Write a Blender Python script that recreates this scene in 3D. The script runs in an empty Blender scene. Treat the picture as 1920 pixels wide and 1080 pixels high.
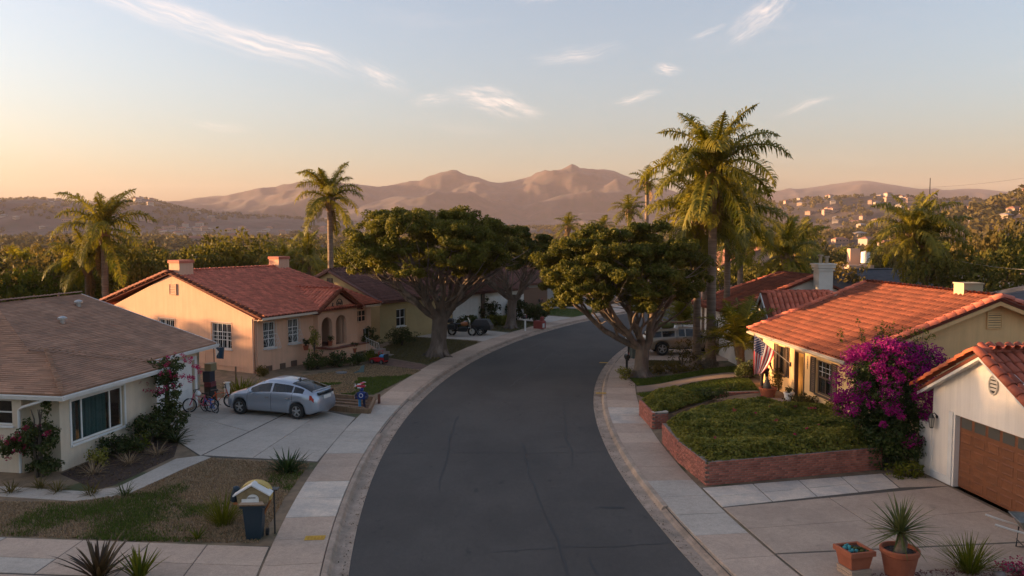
import bpy, math, random
import numpy as np
from mathutils import Vector, Matrix, noise

R = math.radians
random.seed(7)
rng = np.random.default_rng(11)
SC = bpy.context.scene
COL = SC.collection

# ------------------------------------------------------------------ camera, light, exposure
cam = bpy.data.cameras.new('camera')
cam.sensor_width = 36.0
cam.lens = 28.26
cam.clip_start = 0.1
cam.clip_end = 40000
camo = bpy.data.objects.new('camera', cam)
camo.location = (0, 0, 7.5)
camo.rotation_euler = (R(90 - 3.87), 0, 0)
COL.objects.link(camo)
SC.camera = camo

SUN_EL, SUN_AZ = 3.6, -82.0        # degrees; azimuth from +Y (the view), negative = to the left
SUN_DIR = Vector((math.sin(R(SUN_AZ)) * math.cos(R(SUN_EL)), math.cos(R(SUN_AZ)) * math.cos(R(SUN_EL)), math.sin(R(SUN_EL))))
sun = bpy.data.lights.new('sun', 'SUN')
sun.energy = 4.0
sun.angle = R(0.6)
sun.color = (1.0, 0.58, 0.27)
suno = bpy.data.objects.new('sun', sun)
suno.rotation_euler = SUN_DIR.to_track_quat('Z', 'Y').to_euler()
suno.location = (-60, 20, 40)
COL.objects.link(suno)

SC.render.engine = 'CYCLES'
SC.cycles.use_denoising = True
SC.cycles.max_bounces = 6
SC.cycles.diffuse_bounces = 3
SC.cycles.glossy_bounces = 3
SC.cycles.transmission_bounces = 4
SC.cycles.transparent_max_bounces = 8
SC.cycles.volume_bounces = 0
SC.cycles.caustics_reflective = False
SC.cycles.caustics_refractive = False
SC.cycles.sample_clamp_indirect = 4.0
SC.view_settings.view_transform = 'Standard'
SC.view_settings.look = 'None'
SC.view_settings.gamma = 1.0
SC.view_settings.use_curve_mapping = False
SC.view_settings.exposure = 2.35

W = bpy.data.worlds.new('World')
SC.world = W
W.use_nodes = True
def build_world():
    nt = W.node_tree
    N, L = nt.nodes, nt.links
    N.clear()
    def nd(t, **k):
        n = N.new(t)
        for a, b in k.items():
            setattr(n, a, b)
        return n
    def math_(op, a, b=None, clamp=False):
        n = nd('ShaderNodeMath', operation=op, use_clamp=clamp)
        for i, v in enumerate((a, b)):
            if v is None: continue
            if isinstance(v, (int, float)): n.inputs[i].default_value = v
            else: L.new(v, n.inputs[i])
        return n.outputs[0]
    out = nd('ShaderNodeOutputWorld')
    bg = nd('ShaderNodeBackground')
    bg.inputs['Strength'].default_value = 0.15
    L.new(bg.outputs[0], out.inputs[0])
    sky = nd('ShaderNodeTexSky', sky_type='NISHITA', sun_disc=False)
    sky.sun_elevation = R(SUN_EL)
    sky.sun_rotation = R(SUN_AZ)
    sky.air_density = 1.0
    sky.dust_density = 3.4
    sky.ozone_density = 2.8
    sky.altitude = 100
    tc = nd('ShaderNodeTexCoord')
    sep = nd('ShaderNodeSeparateXYZ')
    L.new(tc.outputs['Generated'], sep.inputs[0])
    cmb = nd('ShaderNodeCombineXYZ')
    L.new(math_('ARCTAN2', sep.outputs['X'], sep.outputs['Y']), cmb.inputs[0])
    L.new(math_('ARCSINE', sep.outputs['Z']), cmb.inputs[1])
    P = cmb.outputs[0]                       # bearing and elevation
    warp = nd('ShaderNodeTexNoise'); warp.inputs['Scale'].default_value = 14; warp.inputs['Detail'].default_value = 4
    L.new(P, warp.inputs['Vector'])
    vs = nd('ShaderNodeVectorMath', operation='SUBTRACT'); L.new(warp.outputs['Color'], vs.inputs[0]); vs.inputs[1].default_value = (.5, .5, .5)
    vm = nd('ShaderNodeVectorMath', operation='SCALE'); L.new(vs.outputs[0], vm.inputs[0]); vm.inputs['Scale'].default_value = 0.022
    va = nd('ShaderNodeVectorMath', operation='ADD'); L.new(P, va.inputs[0]); L.new(vm.outputs[0], va.inputs[1])
    PW = va.outputs[0]
    # wisps: bearing and elevation of the centre, angle of the streak, half length, half width (radians), strength
    wisps = WISPS
    tot = None
    for (cx, cy, ang, hl, hw, st) in wisps:
        mp = nd('ShaderNodeMapping', vector_type='TEXTURE')
        mp.inputs['Location'].default_value = (cx, cy, 0)
        mp.inputs['Rotation'].default_value = (0, 0, R(ang))
        mp.inputs['Scale'].default_value = (hl, hw, 1)
        L.new(PW, mp.inputs['Vector'])
        ln = nd('ShaderNodeVectorMath', operation='LENGTH'); L.new(mp.outputs[0], ln.inputs[0])
        mr = nd('ShaderNodeMapRange', interpolation_type='SMOOTHSTEP'); L.new(ln.outputs['Value'], mr.inputs[0])
        for i, v in enumerate((0.0, 1.0, 1.0, 0.0)): mr.inputs[1 + i].default_value = v
        mp2 = nd('ShaderNodeMapping', vector_type='POINT')
        mp2.inputs['Scale'].default_value = (1.5, 1.5 * max(1.0, min(3.0, .02 / hw)) + 1.2, 1)
        mp2.inputs['Location'].default_value = (cx * 30, cy * 30, cx)
        mp2.inputs['Rotation'].default_value = (0, 0, R(14))
        L.new(mp.outputs[0], mp2.inputs['Vector'])
        nz = nd('ShaderNodeTexNoise'); nz.inputs['Scale'].default_value = 1.3; nz.inputs['Detail'].default_value = 10; nz.inputs['Roughness'].default_value = .68
        nz.inputs['Distortion'].default_value = .35
        L.new(mp2.outputs[0], nz.inputs['Vector'])
        m2 = nd('ShaderNodeMapRange', interpolation_type='SMOOTHSTEP'); L.new(nz.outputs[0], m2.inputs[0])
        for i, v in enumerate((0.34, 0.78, 0.0, st)): m2.inputs[1 + i].default_value = v
        d = math_('MULTIPLY', mr.outputs[0], m2.outputs[0])
        tot = d if tot is None else math_('MAXIMUM', tot, d)
    # faint cirrus everywhere
    mpg = nd('ShaderNodeMapping'); mpg.inputs['Scale'].default_value = (3, 14, 1); mpg.inputs['Rotation'].default_value = (0, 0, R(-12))
    L.new(PW, mpg.inputs['Vector'])
    ng = nd('ShaderNodeTexNoise'); ng.inputs['Scale'].default_value = .8; ng.inputs['Detail'].default_value = 8; ng.inputs['Roughness'].default_value = .6
    L.new(mpg.outputs[0], ng.inputs['Vector'])
    mg = nd('ShaderNodeMapRange', interpolation_type='SMOOTHSTEP'); L.new(ng.outputs[0], mg.inputs[0])
    for i, v in enumerate((0.52, 0.85, 0.0, .16)): mg.inputs[1 + i].default_value = v
    tot = math_('MAXIMUM', tot, mg.outputs[0])
    fade = nd('ShaderNodeMapRange'); L.new(sep.outputs['Z'], fade.inputs[0])
    for i, v in enumerate((0.04, 0.12, 0.0, 1.0)): fade.inputs[1 + i].default_value = v
    tot = math_('MULTIPLY', tot, fade.outputs[0], True)
    hs = nd('ShaderNodeHueSaturation'); hs.inputs['Saturation'].default_value = SKY_SAT; hs.inputs['Value'].default_value = SKY_VAL
    L.new(sky.outputs[0], hs.inputs['Color'])
    tint = nd('ShaderNodeMix', data_type='RGBA', blend_type='MULTIPLY'); tint.inputs['Factor'].default_value = 1.0
    L.new(hs.outputs[0], tint.inputs['A']); tint.inputs['B'].default_value = SKY_TINT
    mx = nd('ShaderNodeMix', data_type='RGBA')
    L.new(tot, mx.inputs['Factor'])
    L.new(tint.outputs['Result'], mx.inputs['A'])
    mx.inputs['B'].default_value = CLOUD_COL
    L.new(mx.outputs['Result'], bg.inputs[0])
SKY_SAT, SKY_VAL = 0.80, 1.0
SKY_TINT = (1.0, .89, .805, 1)
CLOUD_COL = (2.1, 1.66, 1.4, 1)
WISPS = [(-0.347, 0.231, -13.5, 0.219, 0.023, 0.775), (-0.259, 0.217, -15, 0.1, 0.01, 0.938), (-0.161, 0.189, -28, 0.05, 0.017, 0.525), (-0.023, 0.159, -14, 0.07, 0.021, 0.95), (0.017, 0.149, -8, 0.03, 0.006, 0.75), (0.299, 0.251, 38, 0.056, 0.024, 0.625), (0.284, 0.231, 30, 0.04, 0.009, 0.5), (0.043, 0.281, 14, 0.046, 0.011, 0.625), (0.187, 0.193, -6, 0.023, 0.009, 0.875), (0.151, 0.164, 9, 0.036, 0.007, 0.75), (0.079, 0.216, 6, 0.073, 0.013, 0.438), (0.344, 0.149, 14, 0.04, 0.006, 0.562), (-0.096, 0.164, 10, 0.04, 0.011, 0.5), (-0.435, 0.246, -16, 0.08, 0.015, 0.5), (-0.344, 0.124, -10, 0.046, 0.008, 0.312), (0.234, 0.234, 12, 0.033, 0.005, 0.5)]
build_world()

# ------------------------------------------------------------------ materials
MATS = {}
def mat(name, col, rough=.85, col2=None, scale=4, amt=1.0, detail=6, bump=0.0, bscale=30, metal=0, rnd=0.0, spec=.5, coat=0, stretch=(1, 1, 1), lo=.35, hi=.65, col3=None, scale3=.6, lo3=.5, hi3=.7, world=False, grain=0, streak=0):
    if name in MATS: return MATS[name]
    m = bpy.data.materials.new(name); m.use_nodes = True
    nt = m.node_tree; N, L = nt.nodes, nt.links
    b = N['Principled BSDF']
    b.inputs['Roughness'].default_value = rough
    b.inputs['Metallic'].default_value = metal
    b.inputs['Specular IOR Level'].default_value = spec
    b.inputs['Coat Weight'].default_value = coat
    b.inputs['Coat Roughness'].default_value = .05
    c = tuple(col) + (1,)
    tc = N.new('ShaderNodeTexCoord')
    if world:
        ge = N.new('ShaderNodeNewGeometry'); src = ge.outputs['Position']
    else:
        src = tc.outputs['Object']
    mp = N.new('ShaderNodeMapping'); mp.inputs['Scale'].default_value = stretch
    L.new(src, mp.inputs['Vector'])
    cur = None
    def layer(cur, colr, sc, lo, hi, det):
        nz = N.new('ShaderNodeTexNoise'); nz.inputs['Scale'].default_value = sc; nz.inputs['Detail'].default_value = det; nz.inputs['Roughness'].default_value = .6
        L.new(mp.outputs[0], nz.inputs['Vector'])
        mr = N.new('ShaderNodeMapRange'); mr.interpolation_type = 'SMOOTHSTEP'
        L.new(nz.outputs[0], mr.inputs[0])
        for i, v in enumerate((lo, hi, 0, amt)): mr.inputs[1 + i].default_value = v
        mx = N.new('ShaderNodeMix'); mx.data_type = 'RGBA'
        L.new(mr.outputs[0], mx.inputs['Factor'])
        if cur is None: mx.inputs['A'].default_value = c
        else: L.new(cur, mx.inputs['A'])
        mx.inputs['B'].default_value = tuple(colr) + (1,)
        return mx.outputs['Result']
    if col2 is not None: cur = layer(None, col2, scale, lo, hi, detail)
    if col3 is not None: cur = layer(cur, col3, scale3, lo3, hi3, 5)
    if rnd:
        at = N.new('ShaderNodeAttribute'); at.attribute_name = 'rnd'
        oi = N.new('ShaderNodeObjectInfo')
        ad = N.new('ShaderNodeMath'); ad.operation = 'ADD'; L.new(at.outputs['Fac'], ad.inputs[0]); L.new(oi.outputs['Random'], ad.inputs[1])
        fr = N.new('ShaderNodeMath'); fr.operation = 'FRACT'; L.new(ad.outputs[0], fr.inputs[0])
        mr = N.new('ShaderNodeMapRange'); L.new(fr.outputs[0], mr.inputs[0])
        for i, v in enumerate((0, 1, 1 - rnd, 1 + rnd)): mr.inputs[1 + i].default_value = v
        hs = N.new('ShaderNodeHueSaturation'); L.new(mr.outputs[0], hs.inputs['Value'])
        if cur is None: hs.inputs['Color'].default_value = c
        else: L.new(cur, hs.inputs['Color'])
        cur = hs.outputs[0]
    if streak and cur is not None:
        m2 = N.new('ShaderNodeMapping'); m2.inputs['Scale'].default_value = (2.6, 2.6, .16); L.new(src, m2.inputs['Vector'])
        nz = N.new('ShaderNodeTexNoise'); nz.inputs['Scale'].default_value = 1.6; nz.inputs['Detail'].default_value = 7; nz.inputs['Roughness'].default_value = .7
        L.new(m2.outputs[0], nz.inputs['Vector'])
        mr = N.new('ShaderNodeMapRange'); L.new(nz.outputs[0], mr.inputs[0])
        for i, v in enumerate((.35, .72, 1 + streak * .3, 1 - streak)): mr.inputs[1 + i].default_value = v
        hs = N.new('ShaderNodeHueSaturation'); L.new(mr.outputs[0], hs.inputs['Value']); L.new(cur, hs.inputs['Color']); cur = hs.outputs[0]
    if grain and cur is not None:
        for (sc, am) in ((grain, .20), (grain * .22, .13)):
            nz = N.new('ShaderNodeTexNoise'); nz.inputs['Scale'].default_value = sc; nz.inputs['Detail'].default_value = 3; nz.inputs['Roughness'].default_value = .8
            L.new(mp.outputs[0], nz.inputs['Vector'])
            mr = N.new('ShaderNodeMapRange'); L.new(nz.outputs[0], mr.inputs[0])
            for i, v in enumerate((.25, .75, 1 - am, 1 + am)): mr.inputs[1 + i].default_value = v
            hs = N.new('ShaderNodeHueSaturation'); L.new(mr.outputs[0], hs.inputs['Value']); L.new(cur, hs.inputs['Color']); cur = hs.outputs[0]
    if cur is None: b.inputs['Base Color'].default_value = c
    else: L.new(cur, b.inputs['Base Color'])
    if bump:
        nz = N.new('ShaderNodeTexNoise'); nz.inputs['Scale'].default_value = bscale; nz.inputs['Detail'].default_value = 4
        L.new(mp.outputs[0], nz.inputs['Vector'])
        bp = N.new('ShaderNodeBump'); bp.inputs['Strength'].default_value = bump; bp.inputs['Distance'].default_value = .02
        L.new(nz.outputs[0], bp.inputs['Height']); L.new(bp.outputs[0], b.inputs['Normal'])
    MATS[name] = m
    return m

def leafmat(name, c1, c2, trans=.35, rough=.5, tint=1.25, spec=.3):
    if name in MATS: return MATS[name]
    m = bpy.data.materials.new(name); m.use_nodes = True
    nt = m.node_tree; N, L = nt.nodes, nt.links
    b = N['Principled BSDF']; b.inputs['Roughness'].default_value = rough; b.inputs['Specular IOR Level'].default_value = spec
    at = N.new('ShaderNodeAttribute'); at.attribute_name = 'rnd'
    oi = N.new('ShaderNodeObjectInfo')
    mr = N.new('ShaderNodeMapRange'); L.new(oi.outputs['Random'], mr.inputs[0])
    for i, v in enumerate((0, 1, -.22, .22)): mr.inputs[1 + i].default_value = v
    ad = N.new('ShaderNodeMath'); ad.operation = 'ADD'; ad.use_clamp = True; L.new(at.outputs['Fac'], ad.inputs[0]); L.new(mr.outputs[0], ad.inputs[1])
    mx = N.new('ShaderNodeMix'); mx.data_type = 'RGBA'; L.new(ad.outputs[0], mx.inputs['Factor'])
    mx.inputs['A'].default_value = tuple(c1) + (1,); mx.inputs['B'].default_value = tuple(c2) + (1,)
    L.new(mx.outputs['Result'], b.inputs['Base Color'])
    tr = N.new('ShaderNodeBsdfTranslucent')
    hs = N.new('ShaderNodeHueSaturation'); hs.inputs['Value'].default_value = tint; hs.inputs['Saturation'].default_value = 1.1
    L.new(mx.outputs['Result'], hs.inputs['Color']); L.new(hs.outputs[0], tr.inputs[0])
    ms = N.new('ShaderNodeMixShader'); ms.inputs[0].default_value = trans
    L.new(b.outputs[0], ms.inputs[1]); L.new(tr.outputs[0], ms.inputs[2])
    L.new(ms.outputs[0], N['Material Output'].inputs['Surface'])
    MATS[name] = m
    return m

def glassmat(name, tint=(.02, .022, .025), clear=.55):
    if name in MATS: return MATS[name]
    m = bpy.data.materials.new(name); m.use_nodes = True
    nt = m.node_tree; N, L = nt.nodes, nt.links
    b = N['Principled BSDF']; b.inputs['Base Color'].default_value = tuple(tint) + (1,); b.inputs['Roughness'].default_value = .04
    b.inputs['Specular IOR Level'].default_value = .6
    t = N.new('ShaderNodeBsdfTransparent'); t.inputs[0].default_value = (.8, .85, .85, 1)
    ms = N.new('ShaderNodeMixShader'); ms.inputs[0].default_value = clear
    L.new(b.outputs[0], ms.inputs[1]); L.new(t.outputs[0], ms.inputs[2]); L.new(ms.outputs[0], N['Material Output'].inputs['Surface'])
    MATS[name] = m
    return m

# ------------------------------------------------------------------ mesh helpers
def finish(me, name, mats, parent=None, loc=None, rz=None, rot=None, smooth=False):
    for m in (mats if isinstance(mats, (list, tuple)) else [mats]): me.materials.append(m)
    if smooth:
        me.polygons.foreach_set('use_smooth', [True] * len(me.polygons))
    o = bpy.data.objects.new(name, me)
    COL.objects.link(o)
    if parent is not None: o.parent = parent
    if loc is not None: o.location = loc
    if rz is not None: o.rotation_euler = (0, 0, rz)
    if rot is not None: o.rotation_euler = rot
    return o

def tag(o, label=None, cat=None, group=None, kind=None):
    if label: o['label'] = label
    if cat: o['category'] = cat
    if group: o['group'] = group
    if kind: o['kind'] = kind
    return o

def empty(name, loc=(0, 0, 0), rz=0, label=None, cat=None, group=None):
    o = bpy.data.objects.new(name, None); COL.objects.link(o)
    o.location = loc; o.rotation_euler = (0, 0, rz); o.empty_display_size = .2
    return tag(o, label, cat, group)

def dup(root, loc=None, rz=None, label=None, scale=None):
    r = root.copy(); COL.objects.link(r)
    if loc is not None: r.location = loc
    if rz is not None: r.rotation_euler = (0, 0, rz)
    if scale is not None: r.scale = scale if isinstance(scale, (tuple, list)) else (scale,) * 3
    if label: r['label'] = label
    for ch in list(root.children):
        c = ch.copy(); COL.objects.link(c); c.parent = r
        for g in list(ch.children):
            d = g.copy(); COL.objects.link(d); d.parent = c
    return r

def copyob(o, parent=None, loc=None, rot=None, scale=None):
    c = o.copy(); COL.objects.link(c); c.parent = parent if parent is not None else o.parent
    if loc is not None: c.location = loc
    if rot is not None: c.rotation_euler = rot
    if scale is not None: c.scale = scale if isinstance(scale, (tuple, list)) else (scale,) * 3
    return c

class MB:
    def __init__(s): s.v = []; s.f = []; s.m = []; s.r = []
    def add(s, vs, fs, mi=0, r=None):
        o = len(s.v); s.v.extend(tuple(p) for p in vs)
        if r is None: r = random.random()
        for f in fs:
            s.f.append(tuple(i + o for i in f)); s.m.append(mi); s.r.append(r)
        return s
    def box(s, x0, x1, y0, y1, z0, z1, mi=0, M=None, bev=0):
        if x1 < x0: x0, x1 = x1, x0
        if y1 < y0: y0, y1 = y1, y0
        if bev:
            b = bev
            vs = [(x0, y0, z0), (x1, y0, z0), (x1, y1, z0), (x0, y1, z0), (x0, y0, z1 - b), (x1, y0, z1 - b), (x1, y1, z1 - b), (x0, y1, z1 - b),
                  (x0 + b, y0 + b, z1), (x1 - b, y0 + b, z1), (x1 - b, y1 - b, z1), (x0 + b, y1 - b, z1)]
            fs = [(3, 2, 1, 0), (0, 1, 5, 4), (1, 2, 6, 5), (2, 3, 7, 6), (3, 0, 4, 7), (4, 5, 9, 8), (5, 6, 10, 9), (6, 7, 11, 10), (7, 4, 8, 11), (8, 9, 10, 11)]
        else:
            vs = [(x0, y0, z0), (x1, y0, z0), (x1, y1, z0), (x0, y1, z0), (x0, y0, z1), (x1, y0, z1), (x1, y1, z1), (x0, y1, z1)]
            fs = [(3, 2, 1, 0), (4, 5, 6, 7), (0, 1, 5, 4), (1, 2, 6, 5), (2, 3, 7, 6), (3, 0, 4, 7)]
        if M is not None: vs = [M @ Vector(p) for p in vs]
        return s.add(vs, fs, mi)
    def prism(s, poly, d, mi=0):
        """poly: 3-D points in order, d: extrusion vector"""
        n = len(poly); d = Vector(d)
        a = [Vector(p) for p in poly]; b = [p + d for p in a]
        fs = [tuple(range(n))[::-1], tuple(range(n, 2 * n))] + [(i, (i + 1) % n, n + (i + 1) % n, n + i) for i in range(n)]
        return s.add(a + b, fs, mi)
    def tube(s, pts, rad, n=6, mi=0, caps=True, flat=None):
        pts = [Vector(p) for p in pts]
        if not hasattr(rad, '__len__'): rad = [rad] * len(pts)
        vs = []; fs = []
        ref = Vector((0, 0, 1))
        d0 = (pts[-1] - pts[0])
        if d0.length > 0 and abs(d0.normalized().z) > .9: ref = Vector((1, 0, 0))
        for i, p in enumerate(pts):
            t = (pts[min(i + 1, len(pts) - 1)] - pts[max(i - 1, 0)])
            t = t.normalized() if t.length > 1e-9 else Vector((0, 0, 1))
            u = t.cross(ref); u = u.normalized() if u.length > 1e-6 else Vector((1, 0, 0))
            w = u.cross(t)
            for k in range(n):
                a = 2 * math.pi * k / n
                vs.append(p + (u * math.cos(a) + w * math.sin(a) * (flat or 1)) * rad[i])
        for i in range(len(pts) - 1):
            for k in range(n):
                fs.append((i * n + k, i * n + (k + 1) % n, (i + 1) * n + (k + 1) % n, (i + 1) * n + k))
        if caps:
            fs.append(tuple(range(n))); fs.append(tuple(range((len(pts) - 1) * n, len(pts) * n))[::-1])
        return s.add(vs, fs, mi)
    def lathe(s, prof, n=16, c=(0, 0, 0), mi=0, cap=True):
        vs = []; fs = []
        for (r, z) in prof:
            for k in range(n):
                a = 2 * math.pi * k / n
                vs.append((c[0] + r * math.cos(a), c[1] + r * math.sin(a), c[2] + z))
        for i in range(len(prof) - 1):
            for k in range(n):
                fs.append((i * n + k, i * n + (k + 1) % n, (i + 1) * n + (k + 1) % n, (i + 1) * n + k))
        if cap:
            fs.append(tuple(range(n))[::-1]); fs.append(tuple(range((len(prof) - 1) * n, len(prof) * n)))
        return s.add(vs, fs, mi)
    def mesh(s, name):
        me = bpy.data.meshes.new(name); me.from_pydata(s.v, [], s.f)
        if s.m: me.polygons.foreach_set('material_index', s.m)
        a = me.attributes.new('rnd', 'FLOAT', 'FACE'); a.data.foreach_set('value', s.r)
        me.validate(); me.update()
        return me
    def build(s, name, mats, parent=None, loc=None, rz=None, rot=None, smooth=False):
        return finish(s.mesh(name), name, mats, parent, loc, rz, rot, smooth)

def npmesh(name, V, F, r=None, mi=None):
    V = np.asarray(V, np.float32); F = np.asarray(F, np.int32)
    m, k = F.shape
    me = bpy.data.meshes.new(name)
    me.vertices.add(len(V)); me.vertices.foreach_set('co', V.ravel())
    me.loops.add(m * k); me.loops.foreach_set('vertex_index', F.ravel())
    me.polygons.add(m)
    me.polygons.foreach_set('loop_start', np.arange(0, m * k, k, dtype=np.int32))
    me.polygons.foreach_set('loop_total', np.full(m, k, np.int32))
    if mi is not None: me.polygons.foreach_set('material_index', np.asarray(mi, np.int32))
    me.update(calc_edges=True)
    if r is not None:
        a = me.attributes.new('rnd', 'FLOAT', 'FACE'); a.data.foreach_set('value', np.asarray(r, np.float32))
    return me

def unit(a): return a / (np.linalg.norm(a, axis=1, keepdims=True) + 1e-9)
def leafquads(C, size, out=None, outw=.6, asp=.55, jit=.35):
    """rhombic leaves at points C; out = outward directions the leaf faces lean to"""
    n = len(C)
    nrm = rng.normal(size=(n, 3))
    if out is not None: nrm = nrm * (1 - outw) + out * outw * 1.6
    nrm = unit(nrm)
    t = unit(np.cross(nrm, rng.normal(size=(n, 3)))); b = np.cross(nrm, t)
    s = (np.asarray(size) * (1 + jit * rng.uniform(-1, 1, n)))[:, None]
    V = np.stack([C - t * s * .5, C + b * s * asp * .5, C + t * s * .5 + nrm * s * .1, C - b * s * asp * .5], 1).reshape(-1, 3)
    F = np.arange(4 * n).reshape(n, 4)
    return V, F
def clumps(cent, rad, per, size, flat=.8, outw=.55):
    """leaf clumps: centres, radius, leaves in each"""
    cent = np.asarray(cent, float); k = len(cent)
    rad = np.broadcast_to(np.asarray(rad, float), (k,))
    d = unit(rng.normal(size=(k * per, 3)))
    q = rng.uniform(.35, 1, (k * per, 1)) ** .6
    off = d * q * np.repeat(rad, per)[:, None]; off[:, 2] *= flat
    C = np.repeat(cent, per, 0) + off
    V, F = leafquads(C, size, d, outw)
    cr = rng.uniform(.2, .8, k)
    r = np.clip(np.repeat(cr, per) + rng.normal(0, .16, k * per), 0, 1)
    return V, F, r
# ------------------------------------------------------------------ ground, hills
CX, CY = 75.5, 28.5                  # the street bends on circles round this point
def arc(r, ph, z=0.0):
    return (CX - r * math.cos(ph), CY + r * math.sin(ph), z)
def sstep(a, b, x):
    t = np.clip((x - a) / (b - a), 0, 1); return t * t * (3 - 2 * t)
def vnoise(x, y, s, seed=0):
    """smooth value noise on arrays"""
    x = np.asarray(x) / s + seed * 17.3; y = np.asarray(y) / s - seed * 9.1
    xi = np.floor(x); yi = np.floor(y); fx = x - xi; fy = y - yi
    fx = fx * fx * (3 - 2 * fx); fy = fy * fy * (3 - 2 * fy)
    def h(a, b):
        v = np.sin(a * 127.1 + b * 311.7 + seed * 74.7) * 43758.5453
        return v - np.floor(v)
    return (h(xi, yi) * (1 - fx) + h(xi + 1, yi) * fx) * (1 - fy) + (h(xi, yi + 1) * (1 - fx) + h(xi + 1, yi + 1) * fx) * fy
def fbm(x, y, s, o=5, seed=0, ridged=False):
    t = 0; a = 1; tot = 0
    for i in range(o):
        v = vnoise(x, y, s / 2 ** i, seed + i)
        if ridged: v = 1 - np.abs(2 * v - 1)
        t = t + a * v; tot += a; a *= .5
    return t / tot
# ranges: distance, foot distance, crest heights along the bearing (bearing = x/y)
def crest(tab, dist):
    u = np.array([(a - 960) / 1507 for a, b in tab]); h = np.array([7.5 + (438 - b) * dist / 1507 for a, b in tab])
    U = np.linspace(u[0], u[-1], 1600); Hh = np.interp(U, u, h); k = np.exp(-np.linspace(-2, 2, 37) ** 2); k /= k.sum()
    Hh = np.convolve(np.pad(Hh, 18, mode='edge'), k, mode='valid')
    return U, Hh
RANGES = [
    (6600, 5300, [(-900, 405), (1100, 400), (1250, 372), (1400, 368), (1480, 363), (1540, 356), (1580, 351), (1613, 347), (1650, 354), (1700, 362), (1750, 371), (1800, 365), (1830, 366), (1900, 374), (2100, 372), (2600, 390)], 1.0),
    (5000, 3000, [(-900, 392), (-200, 385), (200, 384), (340, 382), (400, 378), (450, 372), (500, 362), (560, 348), (610, 347), (650, 349), (690, 353), (720, 357), (760, 351), (810, 341), (850, 333), (900, 344), (930, 351), (960, 346), (1000, 334), (1035, 325), (1060, 322), (1090, 323), (1125, 331), (1170, 337), (1210, 347), (1260, 363), (1320, 378), (1420, 392), (1600, 402), (2600, 410)], 1.0),
    (4100, 2500, [(-900, 430), (560, 425), (660, 395), (740, 374), (800, 368), (860, 360), (910, 370), (980, 398), (1020, 386), (1060, 378), (1100, 362), (1135, 360), (1190, 376), (1290, 404), (1400, 424), (2600, 430)], .8),
    (2700, 1500, [(-1500, 392), (-400, 384), (0, 386), (60, 383), (110, 385), (150, 389), (200, 395), (232, 386), (262, 375), (300, 385), (345, 396), (420, 404), (520, 408), (640, 418), (900, 428), (2600, 436)], .7),
    (2100, 1000, [(-900, 436), (1200, 428), (1400, 396), (1480, 386), (1560, 381), (1660, 382), (1740, 388), (1850, 392), (1950, 400), (2600, 400)], .7),
    (950, 430, [(-900, 456), (1500, 450), (1640, 436), (1740, 424), (1800, 408), (1850, 396), (1900, 380), (1960, 366), (2200, 345), (2700, 350)], .6),
]
def terrain(x, y):
    x = np.asarray(x, float); y = np.asarray(y, float)
    r = np.hypot(x, y)
    rc = np.hypot(x - CX, y - CY)
    s = np.maximum(0, rc - 108)
    s = np.where(y > 118, np.maximum(s, (y - 118) * 1.0), s)
    base = -np.minimum(.055 * s, 15.0) - 9 * sstep(250, 900, r)
    base = base + 16 * sstep(900, 2600, r)
    h = base + (fbm(x, y, 120, 3, 3) - .5) * 5 * sstep(90, 260, r)
    u = np.where(y > 1, x / np.maximum(y, 1), np.sign(x) * 3)
    for i, (dist, foot, tab, rough) in enumerate(RANGES):
        uu, hh = crest(tab, dist)
        top = np.interp(u, uu, hh)
        top = np.where(y > 1, top, 30)
        spur = fbm(x + 90 * i, y, dist * .15, 5, 11 + i, True)
        rr = r * (1 + .10 * (fbm(x, y, dist * .3, 2, 31 + i) - .5))
        e = sstep(foot, dist, rr)
        flank = e * (1 - e) * 4
        back = 1 - .55 * sstep(dist, dist * 1.35, r)
        hill = base + (top - base) * e * back + flank * (spur - .60) * (top - base) * 1.0 * rough + sstep(.6, 1, e) * (spur - .6) * dist * .002
        h = np.maximum(h, np.where(e > 0, hill, -99))
    return h
def T(x, y): return float(terrain(np.array([x]), np.array([y]))[0])

dry = mat('dry_hills', (.072, .044, .038), .95, (.040, .029, .028), scale=.010, amt=.9, lo=.40, hi=.62, col3=(.032, .032, .022), scale3=.032, lo3=.52, hi3=.64, world=True, detail=9)
def build_terrain():
    us = np.concatenate([np.linspace(-.70, .70, 560)])
    rs = np.concatenate([np.geomspace(4, 900, 110), np.geomspace(915, 7700, 230)])
    # a fan in view and a coarser one behind it, one sheet
    az = np.concatenate([np.arctan(us), np.linspace(math.atan(.70), 2 * math.pi - math.atan(.70), 90)[1:-1]])
    A, Rr = np.meshgrid(az, rs, indexing='xy')
    behind = sstep(.0, .5, np.where(A < math.pi, A, 2 * math.pi - A) - math.atan(.70))
    Rr = Rr * (1 - behind) + np.minimum(Rr, 400 * Rr / (Rr + 400)) * behind
    X = Rr * np.sin(A); Yy = Rr * np.cos(A)
    Z = terrain(X, Yy) - .06
    n, m = A.shape
    V = np.stack([X, Yy, Z], -1).reshape(-1, 3)
    i = np.arange(n - 1)[:, None]; j = np.arange(m)[None, :]
    jn = (j + 1) % m
    F = np.stack([i * m + j, i * m + jn, (i + 1) * m + jn, (i + 1) * m + j], -1).reshape(-1, 4)
    F = np.concatenate([F])
    me = npmesh('hills', V, F[:, ::-1])
    o = finish(me, 'hills', dry, smooth=True)
    tag(o, kind='structure')
build_terrain()

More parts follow.
